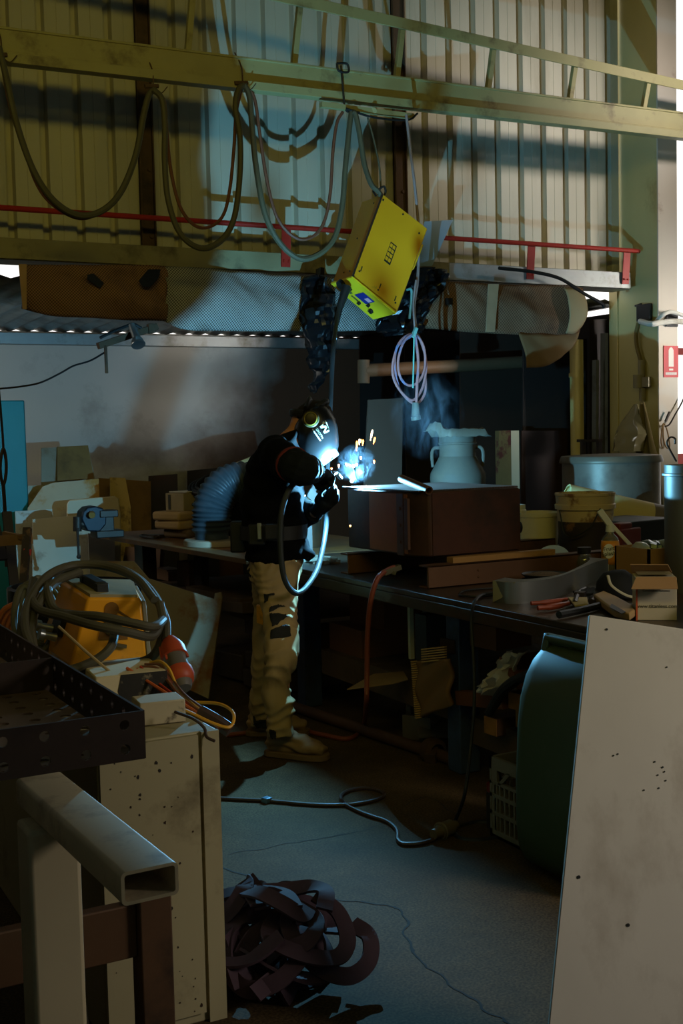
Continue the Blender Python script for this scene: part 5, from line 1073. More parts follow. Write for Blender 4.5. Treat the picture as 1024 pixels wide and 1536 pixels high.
b = MB(); mk((.036, -.008), (.108, -.008), .006); stick(b, ht, .004); part('printed_line', b, M('line_white', (225, 220, 210), .5), helmet, smooth=0)
b = MB(); b.tube([hp(-.06 + .0, .02, .09), hp(-.085, .05, .05), hp(-.095, .06, 0), hp(-.085, .05, -.05), hp(-.06, .02, -.09)], .011, 8, sq=2)
b.tube([hp(-.04, .03, .095), hp(-.045, .105, .05), hp(-.045, .122, 0), hp(-.045, .105, -.05), hp(-.04, .03, -.095)], .013, 8)
b.tube([hp(-.05, .0, .092), hp(-.085, -.035, .06), hp(-.10, -.05, 0), hp(-.085, -.035, -.06)], .009, 8, sq=2)
part('head_strap', b, black, helmet)

# ================================================================ torch with its hose
torch = thing('welding_torch', 'welding torch in the gloved hand with its hose hanging from the yellow feeder', 'welding torch', haR)
t_a, t_b, t_c, t_d = V((2.377,4.85,1.299)), V((2.603,4.981,1.309)), V((2.639,5.007,1.314)), V((2.676,5.031,1.287))
b = MB(); b.tube([t_a, t_a.lerp(t_b, .5), t_b], [.019, .017, .017, .016], 12); part('handle', b, blackplastic, torch)
b = MB(); b.tube([t_b, t_c, t_c.lerp(t_d, .5), t_d], .009, 10); b.cyl(t_c.lerp(t_d, .3), t_d, .011, .010, 14); part('nozzle', b, bright, torch)
b = MB(); b.tube([V((3.532,6.542,2.387)),V((3.501,6.531,2.32)),V((3.407,6.412,2.184)),V((3.24,6.146,2.002)),V((3.127,5.965,1.801)),V((3.02,5.783,1.647)),V((2.912,5.6,1.466)),V((2.814,5.436,1.314)),V((2.724,5.278,1.136)),V((2.625,5.107,1.029)),V((2.504,4.955,0.879)),V((2.4,4.869,0.802)),V((2.329,4.837,0.781)),V((2.277,4.823,0.829)),V((2.254,4.818,0.909)),V((2.25,4.821,1.06)),V((2.263,4.821,1.164)),V((2.295,4.822,1.243)),V((2.339,4.835,1.286)),V((2.377,4.85,1.299))], .0135, 10)
part('hose', b, M('hose_dark', (42, 46, 48), .6, 0, .1, 8, .03), torch)
b = MB(); b.cyl(V((3.548,6.535,2.404)), V((3.487,6.523,2.27)), .030, .022, 16)
for k in range(7):
    q = V((3.483,6.525,2.262)).lerp(V((3.402,6.413,2.16)), k / 6); b.lathe([(.022 - .001 * k, -.004), (.024 - .001 * k, 0), (.022 - .001 * k, .004)], q, V((3.402,6.413,2.16)) - V((3.483,6.525,2.262)), 14)
part('connector', b, black, torch)

# ================================================================ arc, sparks, smoke
b = MB(); b.ball(ARC + V((-.010, 0, .012)), .006, 12)
am = bpy.data.materials.new('arc_plasma'); am.use_nodes = True; ap = am.node_tree.nodes['Principled BSDF']
ap.inputs['Base Color'].default_value = (0, 0, 0, 1); ap.inputs['Emission Color'].default_value = (.19, .62, 1, 1); ap.inputs['Emission Strength'].default_value = 170000
solo('arc_flame', b, am, 'blinding blue white welding arc at the corner of the rusty tank', 'arc')
hot = emit('spark_orange', (255, 150, 70), 9); hot2 = emit('spark_pale', (255, 220, 180), 9)
SP = [V((2.86,5.173,1.455)),V((2.866,5.17,1.461)),V((2.823,5.134,1.436)),V((2.914,5.146,1.487)),V((2.925,5.139,1.46)),V((2.899,5.208,1.451)),V((2.862,5.166,1.376)),V((2.833,5.156,1.344)),V((2.919,5.134,1.355)),V((2.807,5.135,1.338)),V((2.74,5.171,1.34)),V((2.685,5.143,1.329)),V((2.773,5.154,1.346)),V((2.829,5.059,1.238)),V((2.656,4.911,1.064))]
SL = [.016, .008, .026, .028, .018, .016, .008, .007, .009, .007, .009, .005, .008, .006, .005]
for i, (q, ln) in enumerate(zip(SP, SL)):
    dv = (q - ARC).normalized() if ln > .012 else V((0, 0, 1)); dv = (dv + ZV * .6).normalized()
    b = MB(); b.tube([q - dv * ln, q - dv * ln * .3, q + dv * ln * .6, q + dv * ln], [.0022, .0045, .0048, .003], 8, res=3)
    solo('spark', b, hot if i % 3 else hot2, 'glowing orange weld spark flying up from the arc', 'spark', 'weld sparks above the arc')
b = MB(); b.tube([ARC + V((.02, .01, .02)), V((2.802,5.152,1.368)), V((2.829,5.143,1.443))], .0011, 5); solo('spark_trail', b, emit('trail', (150, 130, 120), .5), 'thin straight trail of a spark rising from the arc', 'spark')

def smoke(name, c, rad, dens, scale, label, seed, thr, stretch=(1, 1, 1)):
    m = bpy.data.materials.new(name); m.use_nodes = True; nt = m.node_tree; N = nt.nodes; L = nt.links
    for n in list(N): N.remove(n)
    o_ = N.new('ShaderNodeOutputMaterial'); v_ = N.new('ShaderNodeVolumeScatter'); v_.inputs['Color'].default_value = (.75, .86, 1, 1); v_.inputs['Anisotropy'].default_value = .2
    tc = N.new('ShaderNodeTexCoord'); mp = N.new('ShaderNodeMapping'); mp.inputs['Scale'].default_value = stretch; mp.inputs['Location'].default_value = (seed, seed * .7, seed * .3)
    n1 = N.new('ShaderNodeTexNoise'); n1.inputs['Scale'].default_value = scale; n1.inputs['Detail'].default_value = 5; n1.inputs['Distortion'].default_value = 2.8; n1.inputs['Roughness'].default_value = .6
    L.new(tc.outputs['Object'], mp.inputs['Vector']); L.new(mp.outputs['Vector'], n1.inputs['Vector'])
    mr = N.new('ShaderNodeMapRange'); mr.inputs['From Min'].default_value = thr; mr.inputs['From Max'].default_value = thr + .16; L.new(n1.outputs['Fac'], mr.inputs['Value'])
    # fade towards the rim of the cloud
    dv = N.new('ShaderNodeVectorMath'); dv.operation = 'DIVIDE'; dv.inputs[1].default_value = rad
    sb = N.new('ShaderNodeVectorMath'); sb.operation = 'SUBTRACT'; sb.inputs[1].default_value = (0, 0, rad[2])
    ln = N.new('ShaderNodeVectorMath'); ln.operation = 'LENGTH'; L.new(tc.outputs['Object'], sb.inputs[0]); L.new(sb.outputs[0], dv.inputs[0]); L.new(dv.outputs[0], ln.inputs[0])
    fr_ = N.new('ShaderNodeMapRange'); fr_.inputs['From Min'].default_value = 1.0; fr_.inputs['From Max'].default_value = .1; L.new(ln.outputs['Value'], fr_.inputs['Value'])
    mu = N.new('ShaderNodeMath'); mu.operation = 'MULTIPLY'; L.new(mr.outputs['Result'], mu.inputs[0]); L.new(fr_.outputs['Result'], mu.inputs[1])
    m2 = N.new('ShaderNodeMath'); m2.operation = 'MULTIPLY'; m2.inputs[1].default_value = dens; L.new(mu.outputs[0], m2.inputs[0]); L.new(m2.outputs[0], v_.inputs['Density'])
    L.new(v_.outputs[0], o_.inputs['Volume'])
    b = MB(); b.ball(c, rad, 20)
    return solo(name, b, m, label, 'smoke', kind='stuff')
smoke('weld_smoke', ARC + V((.035, .03, .095)), (.10, .10, .10), 1.5, 15, 'blue lit puff of smoke right above the welding arc', 1.3, .49)
smoke('rising_smoke', V((3.295,5.235,1.586)), (.20, .20, .24), 2.2, 6, 'wisps of blue smoke drifting up before the dark recess', 4.1, .51, (1.3, 1.3, .55))

# ================================================================ floor leads
def lead(name, pts, r, mat, lab, cat='cable', sides=7):
    b = MB(); b.tube([V((p[0], p[1], r + p[2])) for p in pts], r, sides); return solo(name, b, mat, lab, cat)
fc = lead('floor_cable', [V((1.523,4.797,0)),V((1.792,4.519,0)),V((1.951,4.377,0)),V((2.09,4.229,0)),V((2.204,4.157,0)),V((2.321,4.145,0)),V((2.397,4.191,0)),V((2.406,4.261,0)),V((2.37,4.317,0)),V((2.289,4.313,0)),V((2.229,4.255,0)),V((2.2,4.149,0)),V((2.211,4.005,0)),V((2.237,3.895,0)),V((2.219,3.789,0)),V((2.167,3.692,0)),V((2.164,3.644,0)),V((2.217,3.62,0)),V((2.285,3.627,0))], .008, M('cable_brown', (66, 48, 34), .5), 'dark brown cable looping once across the concrete floor')
b = MB(); q = V((1.951,4.377,0)) + ZV * .012; b.box(q, (.035, .035, .022), .3); part('tape_tag', b, M('tape_blue', (90, 120, 140), .35, .3), fc, bevel=.004)
b = MB(); q0, q1 = V((2.277,3.624,0)) + ZV * .028, V((2.375,3.657,0)) + ZV * .03; b.cyl(q0, q0.lerp(q1, .35), .018, .024, 14); b.cyl(q0.lerp(q1, .35), q1, .03, .028, 14); b.cyl(q1, q1 + (q1 - q0) * .3, .016, sides=12); b.lathe([(.030, 0), (.035, .004), (.030, .008)], q0.lerp(q1, .4), q1 - q0, 14)
part('plug', b, M('plug_olive', (92, 78, 52), .45), fc)
b = MB(); b.tube([V((2.375,3.657,0)) + ZV * .03, V((2.458,3.748,0)) + ZV * .02, V((2.42,3.627,0.157)), V((2.5,3.707,0.278)), V((2.54,3.734,0.447)), V((2.57,3.774,0.591)), V((2.6,3.831,0.763)), V((2.615,3.828,0.835)), V((2.76,3.982,0.832)), V((2.813,3.992,0.832))], .007, 7)
b.tube([V((2.391,3.7,0)) + ZV * .012] + [V((2.454,3.714,0)),V((2.534,3.719,0)),V((2.594,3.672,0)),V((2.644,3.613,0))], .010, 7); b.tube([V((2.383,3.67,0)) + ZV * .012] + [V((2.38,3.603,0)),V((2.419,3.553,0)),V((2.498,3.538,0)),V((2.591,3.54,0))], .010, 7)
solo('extension_lead', b, black, 'black lead rising from the floor plug to the bench edge', 'cable')
b = MB(); b.tube([V((2.7,4.581,0.895)), V((2.66,4.584,0.883)), V((2.6,4.564,0.853)), V((2.57,4.575,0.759)), V((2.57,4.612,0.605)), V((2.57,4.626,0.421)), V((2.56,4.62,0.287)), V((2.864,5.203,0)) + V((.0, .0, .02)), V((2.745,5.077,0)) + ZV * .012, V((2.674,5.062,0)) + ZV * .012, V((2.635,5.164,0)) + ZV * .012, V((2.603,5.246,0)) + ZV * .012, V((2.559,5.386,0)) + ZV * .012, V((2.221,5.449,0)) + ZV * .012], .012, 8)
ah = solo('air_hose', b, M('hose_rust', (128, 60, 36), .55, 0, .1, 8, .03), 'rust red air hose dropping from the bench to the floor by the boot', 'hose')
b = MB(); b.bar(V((2.73,4.584,0.895)), V((2.64,4.585,0.872)), .03, .025); b.bar(V((2.66,4.595,0.885)), V((2.7,4.57,0.869)), .02, .02); part('coupling', b, M('coupling_olive', (90, 84, 60), .5, .3), ah, bevel=.003)
# ---------------------------------------------------------------- under the benches
b = MB(); p0, p1 = V((2.737,5.753,0)) + ZV * .03, V((2.892,4.336,0)) + ZV * .03; b.cyl(p0, p1, .028, sides=14); b.cyl(p1 - (p1 - p0).normalized() * .06, p1, .045, sides=16)
solo('floor_pipe', b, M('pipe_brown', (84, 56, 38), .7, .1, .3, 10, .15), 'rusty pipe lying on the floor along the bench legs', 'pipe')
b = MB(); dq = (p1 - p0).normalized(); q = V((2.864,4.546,0)) + ZV * .04; b.lathe([(.040, -.03), (.062, -.025), (.062, .02), (.040, .03)], q, dq, 20, cap=False); b.bar(q, q + V((-.05, -.05, -.02)), .05, .05); solo('pipe_clamp', b, M('clamp_rust', (80, 56, 42), .7, .2, .3, 10, .1), 'round pipe clamp around the floor pipe near the front leg', 'clamp')
b = MB(); c_ = V((2.994,4.81,0)); b.box(c_ + V((.08, .12, .06)), (.22, .16, .12), .5); b.prism([c_ + V((-.05, .0, .03)), c_ + V((.08, -.08, .03)), c_ + V((.20, .06, .10)), c_ + V((.05, .16, .10))], (0, 0, .02)); b.cyl(c_ + V((-.02, .14, .15)), c_ + V((.0, .12, .15)), .04, sides=14); b.box(c_ + V((.14, .03, .15)), (.13, .05, .04), .4)
solo('cast_bracket', b, M('casting_grey', (110, 98, 84), .6, .2, .2, 10, .1), 'grey cast bracket lying under the bench beside the front leg', 'bracket', bevel=.004)
def boxes(name, c, size, rz, mat, lab, cat, grp=None, bv=.003):
    b = MB(); b.box(V(c) + ZV * size[2] / 2, size, rz); return solo(name, b, mat, lab, cat, grp, bevel=bv)
dcard = M('carton_dark', (120, 76, 48), .85, 0, .1, 4, .03)
boxes('shelf_carton', V((3.1,5.541,0.256)), (.30, .36, .22), .0, dcard, 'brown carton on the bench shelf behind the red air hose', 'carton')
boxes('shelf_carton', V((3.2,5.455,0.479)), (.34, .34, .22), .05, M('carton_mid', (104, 62, 42), .85, 0, .1, 4, .03), 'dark brown carton stacked above the shelf carton', 'carton')
boxes('shelf_carton', V((3.2,6.159,0.209)), (.26, .3, .16), .15, M('carton_rust', (110, 70, 40), .85, 0, .1, 4, .03), 'low carton on the shelf next to the far blue leg', 'carton')
b = MB(); b.prism([V((2.517,4.72,0.335)),V((2.758,4.713,0.335)),V((2.861,4.751,0.335)),V((2.939,4.924,0.335)),V((2.787,4.951,0.335))], (0, 0, .004)); solo('card_sheet', b, M('card_tan', (156, 124, 84), .85), 'torn flat card lying on the bench shelf by the air hose', 'card')
b = MB(); b.bar(V((2.8,4.619,0.716)), V((2.8,4.616,0.464)), .02, .02); solo('white_stick', b, M('stick_cream', (190, 182, 150), .6), 'thin cream stick standing under the bench beside folded cardboard', 'stick')
b = MB(); b.bb(V((2.88,4.711,0.654)), V((2.84,4.593,0.179)) + V((.2, .02, 0))); solo('grey_post', b, M('post_grey', (64, 66, 70), .6, .1, .2, 6, .05), 'dark grey post beside the folded corrugated cardboard', 'post')
b = MB(); b.prism([V((3,4.838,0.66)),V((3,4.556,0.647)),V((3,4.549,0.493)),V((3,4.838,0.492))], (.01, 0, 0)); solo('grey_sheet', b, M('grey_blue_sheet', (84, 90, 96), .6, .1, .15, 4, .05), 'grey sheet standing behind the folded corrugated cardboard', 'metal sheet')
b = MB()
pts = [(626,990),(634,988),(676,985),(684,988)]
fold = [V((2.78,4.538,0.467)),V((2.78,4.258,0.523)),V((2.78,4.264,0.319)),V((2.78,4.512,0.216))]
rows = []
for j in range(29):
    t = j / 28; rows.append([fold[0].lerp(fold[3], t).lerp(fold[1].lerp(fold[2], t), i / 16) + XV * (.012 * math.sin(t * 9 + i * .3)) for i in range(17)])
b.grid(rows); fc_ = solo('folded_cardboard', b, M('corr_card', (134, 98, 58), .85, 0, .08, 5, .03), 'folded corrugated cardboard wedged against the front bench leg', 'cardboard', solid=.02)
b = MB()
for k in range(26):
    q = fold[0].lerp(fold[3], k / 25) + V((-.012, .004, 0)); b.box(q, (.03, .012, .005))
for k in range(6): b.bar(V((2.77,4.468,0.533)) - ZV * .011 * k + V((-.004, 0, 0)), V((2.77,4.283,0.572)) - ZV * .011 * k, .012, .006)
b.bm.verts.ensure_lookup_table(); part('fluted_edge', b, M('flute', (190, 150, 90), .85), fc_)
b = MB(); b.box(V((2.85,4.353,0.56)), (.06, .09, .06), .2); solo('rust_lump', b, rust, 'rusty block sitting on top of the folded cardboard', 'block')
tim = M('timber_end', (176, 118, 56), .75, 0, .2, 8, .1, (130, 84, 40), 6, .5, .66)
tdk = M('timber_side', (96, 64, 38), .8, 0, .25, 8, .1)
def offcut(c, size, rz, lab):
    m = Matrix.Rotation(rz, 3, 'Z'); b = MB(); b.box(V(c), size, rz); o = solo('timber_offcut', b, tdk, lab, 'timber', 'timber offcuts under the bench', bevel=.004)
    b = MB(); b.box(V(c) + m @ V((-size[0] / 2 - .001, 0, 0)), (.004, size[1] * .97, size[2] * .97), rz); part('cut_end', b, tim, o); return o
offcut(V((2.86,4.077,0.259)) + V((.14, 0, 0)), (.30, .085, .075), .05, 'lowest timber offcut with a bright cut end under the bench')
offcut(V((2.86,3.919,0.397)) + V((.14, -.02, 0)), (.30, .09, .07), .05, 'middle timber offcut of the pile beside the bin')
offcut(V((2.92,3.922,0.444)) + V((.14, 0, 0)), (.30, .09, .07), .05, 'upper timber offcut of the pile beside the bin')
offcut(V((2.92,3.952,0.313)) + V((.14, 0, 0)), (.30, .04, .09), .0, 'small upright timber offcut between the middle and lowest pieces')
b = MB(); b.bar(V((2.86,3.879,0.582)), V((2.86,3.783,0.525)), .03, .2, XV); b.bar(V((2.84,4.281,0.343)), V((2.84,3.938,0.39)), .05, .06); solo('timber_board', b, M('timber_red', (110, 62, 36), .8, 0, .2, 6, .08), 'reddish timber boards lying behind the white crumpled paper', 'timber')
b = MB(); b.box(V((3,4.227,0.615)), (.2, .22, .10), .1); solo('dark_carton', b, dcard, 'dark carton under the bench top above the white crumpled paper', 'carton')
b = MB(); rows = []
L_, R_ = spline([V((2.8,3.842,0.621)),V((2.8,3.915,0.556)),V((2.8,3.996,0.487)),V((2.8,4.069,0.444))], 6), spline([V((2.78,3.718,0.634)),V((2.78,3.785,0.566)),V((2.78,3.808,0.482)),V((2.78,3.923,0.417))], 6)
for j, (a_, c_) in enumerate(zip(L_, R_)):
    rows.append([a_.lerp(c_, i / 14) + XV * (-.05 * math.sin(PI * i / 14) + .05 * noise.noise(V((i * .45, j * .35, 7)))) + ZV * .015 * noise.noise(V((i * .6, j * .5, 2))) for i in range(15)])
b.grid(rows); solo('crumpled_paper', b, M('paper_white', (210, 196, 176), .8, 0, .05, 8, .05), 'white crumpled paper sack hanging over the timber pile', 'paper', solid=.003, smooth=30)
b = MB(); b.tube([V((2.72,3.598,0.578)),V((2.72,3.704,0.534)),V((2.72,3.793,0.478)),V((2.72,3.853,0.414)),V((2.72,3.895,0.365))], [.020, .022, .022, .02], 10); solo('black_hose', b, black, 'short thick black hose bent over the timber pile', 'hose')
# scrap blocks on the vise bench shelf
rb_ = M('block_rust', (120, 88, 62), .7, .2, .25, 8, .1)
SB = [V((2.95,9.009,0.424)),V((2.95,8.631,0.547)),V((2.95,8.281,0.493)),V((2.95,8.202,0.432)),V((2.95,7.857,0.486)),V((2.95,7.609,0.557))]
for q, (sz, rz, lab) in zip(SB, (((.14, .14, .14), .6, 'tilted rusty block next to the vise bench leg'), ((.13, .16, .16), 1.0, 'rusty block second along from the vise bench leg'), ((.12, .22, .08), .1, 'flat rusty bar end in the middle of the scrap shelf'), ((.10, .12, .07), .0, 'small dark square block under the flat bar end'), ((.10, .14, .17), .3, 'upright rusty block behind the leaning plate corner'), ((.06, .10, .22), .2, 'tall grey block at the dark end of the scrap shelf'))):
    q = V((q.x, q.y, .461 + sz[2] / 2 + (.03 if 'tilted' in lab or 'second' in lab else 0)))
    b = MB(); b.box(q, sz, rz, Matrix.Rotation(rz, 3, 'Z') @ Matrix.Rotation(.35 if 'tilted' in lab or 'second' in lab else 0, 3, 'Y')); solo('scrap_block', b, rb_ if 'grey' not in lab else darksteel, lab, 'steel block', 'scrap blocks under the vise bench', bevel=.004)
for q0, q1, w_, lab in ((V((2.8,7.376,0.488)), V((2.7,6.243,0.539)), .10, 'upper timber beam under the vise bench'), (V((2.75,6.88,0.461)), V((2.65,6.111,0.533)), .08, 'lower timber beam behind the leaning plate')):
    b = MB(); b.bar(q0, q1, w_, .06); solo('timber_length', b, timberdark, lab, 'timber beam', bevel=.003)
for k, (yy, zz, sz) in enumerate(((6.3, .02, (.5, .34, .1)), (6.32, .13, (.46, .3, .1)), (6.75, .02, (.5, .3, .16)), (6.3, .25, (.4, .24, .09)))):
    b = MB(); b.box((3.0, yy, .0 + zz + sz[2] / 2), sz, .1 * k)
    solo('dark_scrap', b, M('dark_scrap', (70, 54, 44), .75, .1, .4, 12, .2), 'dark rusty scrap piece heaped under the vise bench behind the trousers', 'scrap', 'dark scrap under the vise bench', bevel=.01)
# plate leaning by the bench
b = MB(); pl = [V((2.17,6.681,0.782)),V((2.231,6.607,0.683)),V((2.548,6.384,0.56)),V((2.561,6.402,0.592)),V((2.592,6.386,0.598)),V((2.59,6.363,0.57)),V((2.38,6.095,0.054)),V((2.134,6.259,0.196)),V((1.866,6.402,0.203)),V((2.033,6.754,0.786))]; b.prism(pl, V((.008, .006, 0)))
solo('leaning_plate', b, M('plate_stained', (138, 122, 98), .55, .25, .15, 4, .06, (124, 76, 34), 2.6, .52, .62), 'rust stained steel plate leaning on the bench behind the yellow welder', 'steel plate')

# ================================================================ bin, crate, board at the camera side
bo = V((2.62, 3.08, 0)); binm = M('bin_green', (56, 68, 38), .5, 0, .12, 8, .05, (64, 74, 50), 4, .54, .7)
wbin = thing('wheelie_bin', 'dark green wheelie bin with its lid hanging open behind the pale board', 'wheelie bin', bo)
def sq(c, hx, hy, z, p=5): return [V((c.x + hx * math.copysign(abs(math.cos(t)) ** (2 / p), math.cos(t)), c.y + hy * math.copysign(abs(math.sin(t)) ** (2 / p), math.sin(t)), z)) for t in (2 * PI * k / 32 for k in range(32))]
bb_ = V((2.70, 3.02, 0))
b = MB(); b.loft([sq(bb_, .13, .14, .0), sq(bb_, .15, .16, .03), sq(bb_, .165, .175, .30), sq(bb_, .185, .195, .68), sq(bb_, .21, .215, .69), sq(bb_, .215, .22, .71), sq(bb_, .21, .215, .745), sq(bb_, .18, .19, .745), sq(bb_, .165, .175, .30), sq(bb_, .14, .15, .05)]); part('body', b, binm, wbin, smooth=45)
b = MB(); prof_ = [(2.515, .765), (2.475, .735), (2.435, .68), (2.405, .60), (2.39, .50), (2.378, .30), (2.376, .14), (2.385, .07), (2.405, .03), (2.44, .015), (2.475, .03), (2.485, .10), (2.487, .40), (2.488, .60), (2.50, .70), (2.53, .75)]
def sec(y, k): 
    cx, cz = 2.44, .38; return [V((cx + (x - cx) * k, y, cz + (z - cz) * (1 - (1 - k) * .35))) for x, z in prof_]
b.loft([sec(2.855, .55), sec(2.862, .80), sec(2.88, .95), sec(2.91, 1), sec(3.22, 1), sec(3.25, .95), sec(3.268, .80), sec(3.275, .55)]); lid = part('lid', b, binm, wbin, smooth=50)
b = MB(); b.prism([V((2.405, 2.853, .09)), V((2.465, 2.853, .09)), V((2.465, 2.853, .20)), V((2.405, 2.853, .20))], (0, -.004, 0)); b.bar(V((2.435, 2.846, .075)), V((2.435, 2.846, .215)), .018, .02); part('lid_grip', b, M('bin_dark', (30, 36, 30), .5), lid, bevel=.004)
b = MB(); b.cyl((2.515, 2.86, .785), (2.515, 3.25, .785), .017, sides=14)
for yy in (2.87, 3.24): b.bar(V((2.50, yy, .74)), V((2.515, yy, .80)), .03, .022); b.bar(V((2.515, yy, .78)), V((2.66, yy, .74)), .024, .03)
part('handle', b, binm, wbin, bevel=.006)
for yy in (2.84, 3.16):
    b = MB(); b.cyl((2.80, yy, .085), (2.80, yy + .04, .085), .085, sides=24); part('wheel', b, black, wbin)
# milk crate
cr = V((2.64, 3.43, 0)); crate = thing('milk_crate', 'grey plastic milk crate on the floor between bench and bin', 'crate', cr)
b = MB(); x0, x1, y0, y1, H_ = 2.495, 2.79, 3.285, 3.575, .30
def side(P, L):
    for z0, z1 in ((0, .03), (.085, .10), (.15, .165), (.255, .30)): b.hexa([P(0, z0, 0), P(L, z0, 0), P(L, z0, .014), P(0, z0, .014), P(0, z1, 0), P(L, z1, 0), P(L, z1, .014), P(0, z1, .014)])
    n = 9
    for k in range(n + 1):
        w = .045 if k in (0, n) else .008; s_ = (L - .03) * k / n + (.0 if k else 0)
        zt2 = .255 if k in (0, n) else .20
        s0_ = min(max(0, s_), L - w); b.hexa([P(s0_, 0, .001), P(s0_ + w, 0, .001), P(s0_ + w, 0, .012), P(s0_, 0, .012), P(s0_, zt2, .001), P(s0_ + w, zt2, .001), P(s0_ + w, zt2, .012), P(s0_, zt2, .012)])
    b.hexa([P(.0, .20, 0), P(L, .20, 0), P(L, .20, .012), P(0, .20, .012), P(0, .212, 0), P(L, .212, 0), P(L, .212, .012), P(0, .212, .012)])
    for s1, s2 in ((.06, .12), (L - .06, L - .12)): 
        lo, hi = min(s1, s2), max(s1, s2); b.hexa([P(s1 - .01, .205, 0), P(s1 + .01, .205, 0), P(s1 + .01, .205, .01), P(s1 - .01, .205, .01), P(s2 - .01, .26, 0), P(s2 + .01, .26, 0), P(s2 + .01, .26, .01), P(s2 - .01, .26, .01)])
side(lambda s, z, d: V((x0 + d, y1 - s, z)), y1 - y0); side(lambda s, z, d: V((x1 - d, y1 - s, z)), y1 - y0)
side(lambda s, z, d: V((x0 + s, y0 + d, z)), x1 - x0); side(lambda s, z, d: V((x0 + s, y1 - d, z)), x1 - x0)
b.bb((x0, y0, 0), (x1, y1, .012)); part('basket', b, M('crate_grey', (112, 106, 92), .55, 0, .1, 8, .05), crate)
b = MB(); b.cyl((2.56, 3.64, .0), (2.56, 3.64, .14), .03, sides=14); tn = solo('small_tin', b, darksteel, 'small dark tin with a red top behind the milk crate', 'tin')
b = MB(); b.cyl((2.56, 3.64, .14), (2.56, 3.64, .17), .028, sides=14); part('red_top', b, M('tin_red', (120, 36, 24), .5), tn)
for k, (dx, dy) in enumerate(((.07, .08), (.15, .2), (.22, .1))):
    b = MB(); b.cyl((x0 + dx, y0 + dy, .013), (x0 + dx + .01, y0 + dy, .20), .03, sides=14); solo('crate_bottle', b, blackplastic, 'dark bottle standing inside the milk crate', 'bottle', 'bottles inside the milk crate')
# pale board
b = MB(); tl_, bl_, tr_ = V((1.898,2.282,1.041)), V((1.599,2.094,0.044)), V((2.222,2.105,0.977))
lo_ = min(bl_.z, (tr_ + bl_ - tl_).z); bl_ = bl_ - (bl_ - tl_).normalized() * 0
br_ = tr_ + (bl_ - tl_); bn = (tr_ - tl_).cross(bl_ - tl_).normalized()
if bn.y < 0: bn = -bn
b.prism([tl_, tr_, br_, bl_], bn * .016)
boardm = M('board_pale', (204, 194, 178), .7, 0, .12, 5, .05, (166, 152, 134), 3.0, .47, .66, (1, 1, .6), spec=.2)
pb = solo('pale_board', b, boardm, 'large pale scuffed board leaning in front of the wheelie bin', 'board', bevel=.002)
b = MB(); bu_, bv_ = (tr_ - tl_).normalized(), (bl_ - tl_).normalized()
for u, v, r in ((.045, .03, .003), (.06, .44, .0), (.035, .62, .004), (.16, .71, .004), (.20, .10, .002), (.19, .33, .002), (.21, .34, .0025), (.20, .36, .002), (.215, .35, .002), (.22, .37, .002), (.205, .39, .002), (.17, .40, .002), (.10, .325, .002), (.09, .33, .002)):
    if r: q = tl_ + bu_ * u + bv_ * v - bn * .001; b.cyl(q, q - bn * .0008, r, sides=8)
part('dark_spot', b, black, pb)

# ================================================================ heap of straps
strapm = M('strap_purple', (70, 48, 56), .85, 0, .2, 30, .1, (66, 46, 54), 5, .5, .6)
rnd = random.Random(11)
hcn = V((1.36, 2.99, 0))
b = MB()
def hump(p):
    r2 = ((p.x - hcn.x) / .30) ** 2 + ((p.y - hcn.y) / .30) ** 2; return .22 * max(0.0, 1 - r2) ** .7 + .01
for k in range(17):
    a0 = rnd.uniform(0, 2 * PI); c_ = hcn + V((rnd.uniform(-.17, .13), rnd.uniform(-.15, .16), 0)); rx, ry = rnd.uniform(.09, .17), rnd.uniform(.06, .12); yaw = rnd.uniform(0, PI); pts = []; n_ = rnd.choice((7, 8, 9))
    for i in range(n_):
        a = a0 + i * .7; e_ = V((math.cos(a) * rx, math.sin(a) * ry, 0)); q = c_ + Matrix.Rotation(yaw, 3, 'Z') @ e_
        q.z = hump(q) * (.35 + .65 * k / 17) + .03 + .022 * math.sin(i * 1.3 + k); pts.append(q)
    up_ = V((rnd.uniform(-.9, .9), rnd.uniform(-1.2, -.1), rnd.uniform(.25, .9)))
    b.ribbon(pts, .046, .008, up=up_, res=8)
for pts, up_ in (([V((1.393,3.125,0.068)),V((1.428,3.107,0.085)),V((1.453,3.037,0.08)),V((1.446,2.982,0.055)),V((1.391,2.965,0.043)),V((1.35,2.987,0.051))], V((.2, -.3, .9))), ([V((1.341,2.924,0.047)),V((1.417,2.931,0.075)),V((1.462,2.905,0.05)),V((1.447,2.865,0.015)),V((1.393,2.846,-0.013)),V((1.321,2.839,-0.015))], V((.5, -.8, .5))), ([V((1.168,2.909,0.131)),V((1.234,2.964,0.132)),V((1.243,2.913,0.112)),V((1.239,2.844,0.075)),V((1.222,2.783,0.041))], V((.3, -.9, .3))), ([V((1.142,2.828,0.078)),V((1.212,2.836,0.084)),V((1.282,2.842,0.053)),V((1.311,2.801,0.011))], V((.1, -.9, .5))), ([V((1.303,2.948,0.1)),V((1.325,2.889,0.08)),V((1.318,2.822,0.046)),V((1.262,2.76,0.022))], V((.6, -.7, .3)))):
    b.ribbon(pts, .058, .010, up=up_, res=9)
b.warp(lambda c: V((max(c.x, 1.125), c.y, max(c.z, .003))))
st = solo('webbing_strap', b, strapm, 'tangled heap of dark purple webbing straps on the floor beside the white cabinet', 'straps', smooth=40)
b = MB(); b.ball(V((1.341,3.097,0.089)), (.02, .02, .035), 8); b.ball(V((1.357,3.09,0.102)), (.012, .012, .03), 8); b.warp(lambda c: c + V((.012 * nz(c, 50), .012 * nz(c, 50, 3), .02 * nz(c, 40, 5))))
solo('rag_tuft', b, M('tuft', (150, 140, 120), .9, 0, .2, 30, .2), 'small pale frayed tuft sticking up from the purple straps', 'rag')
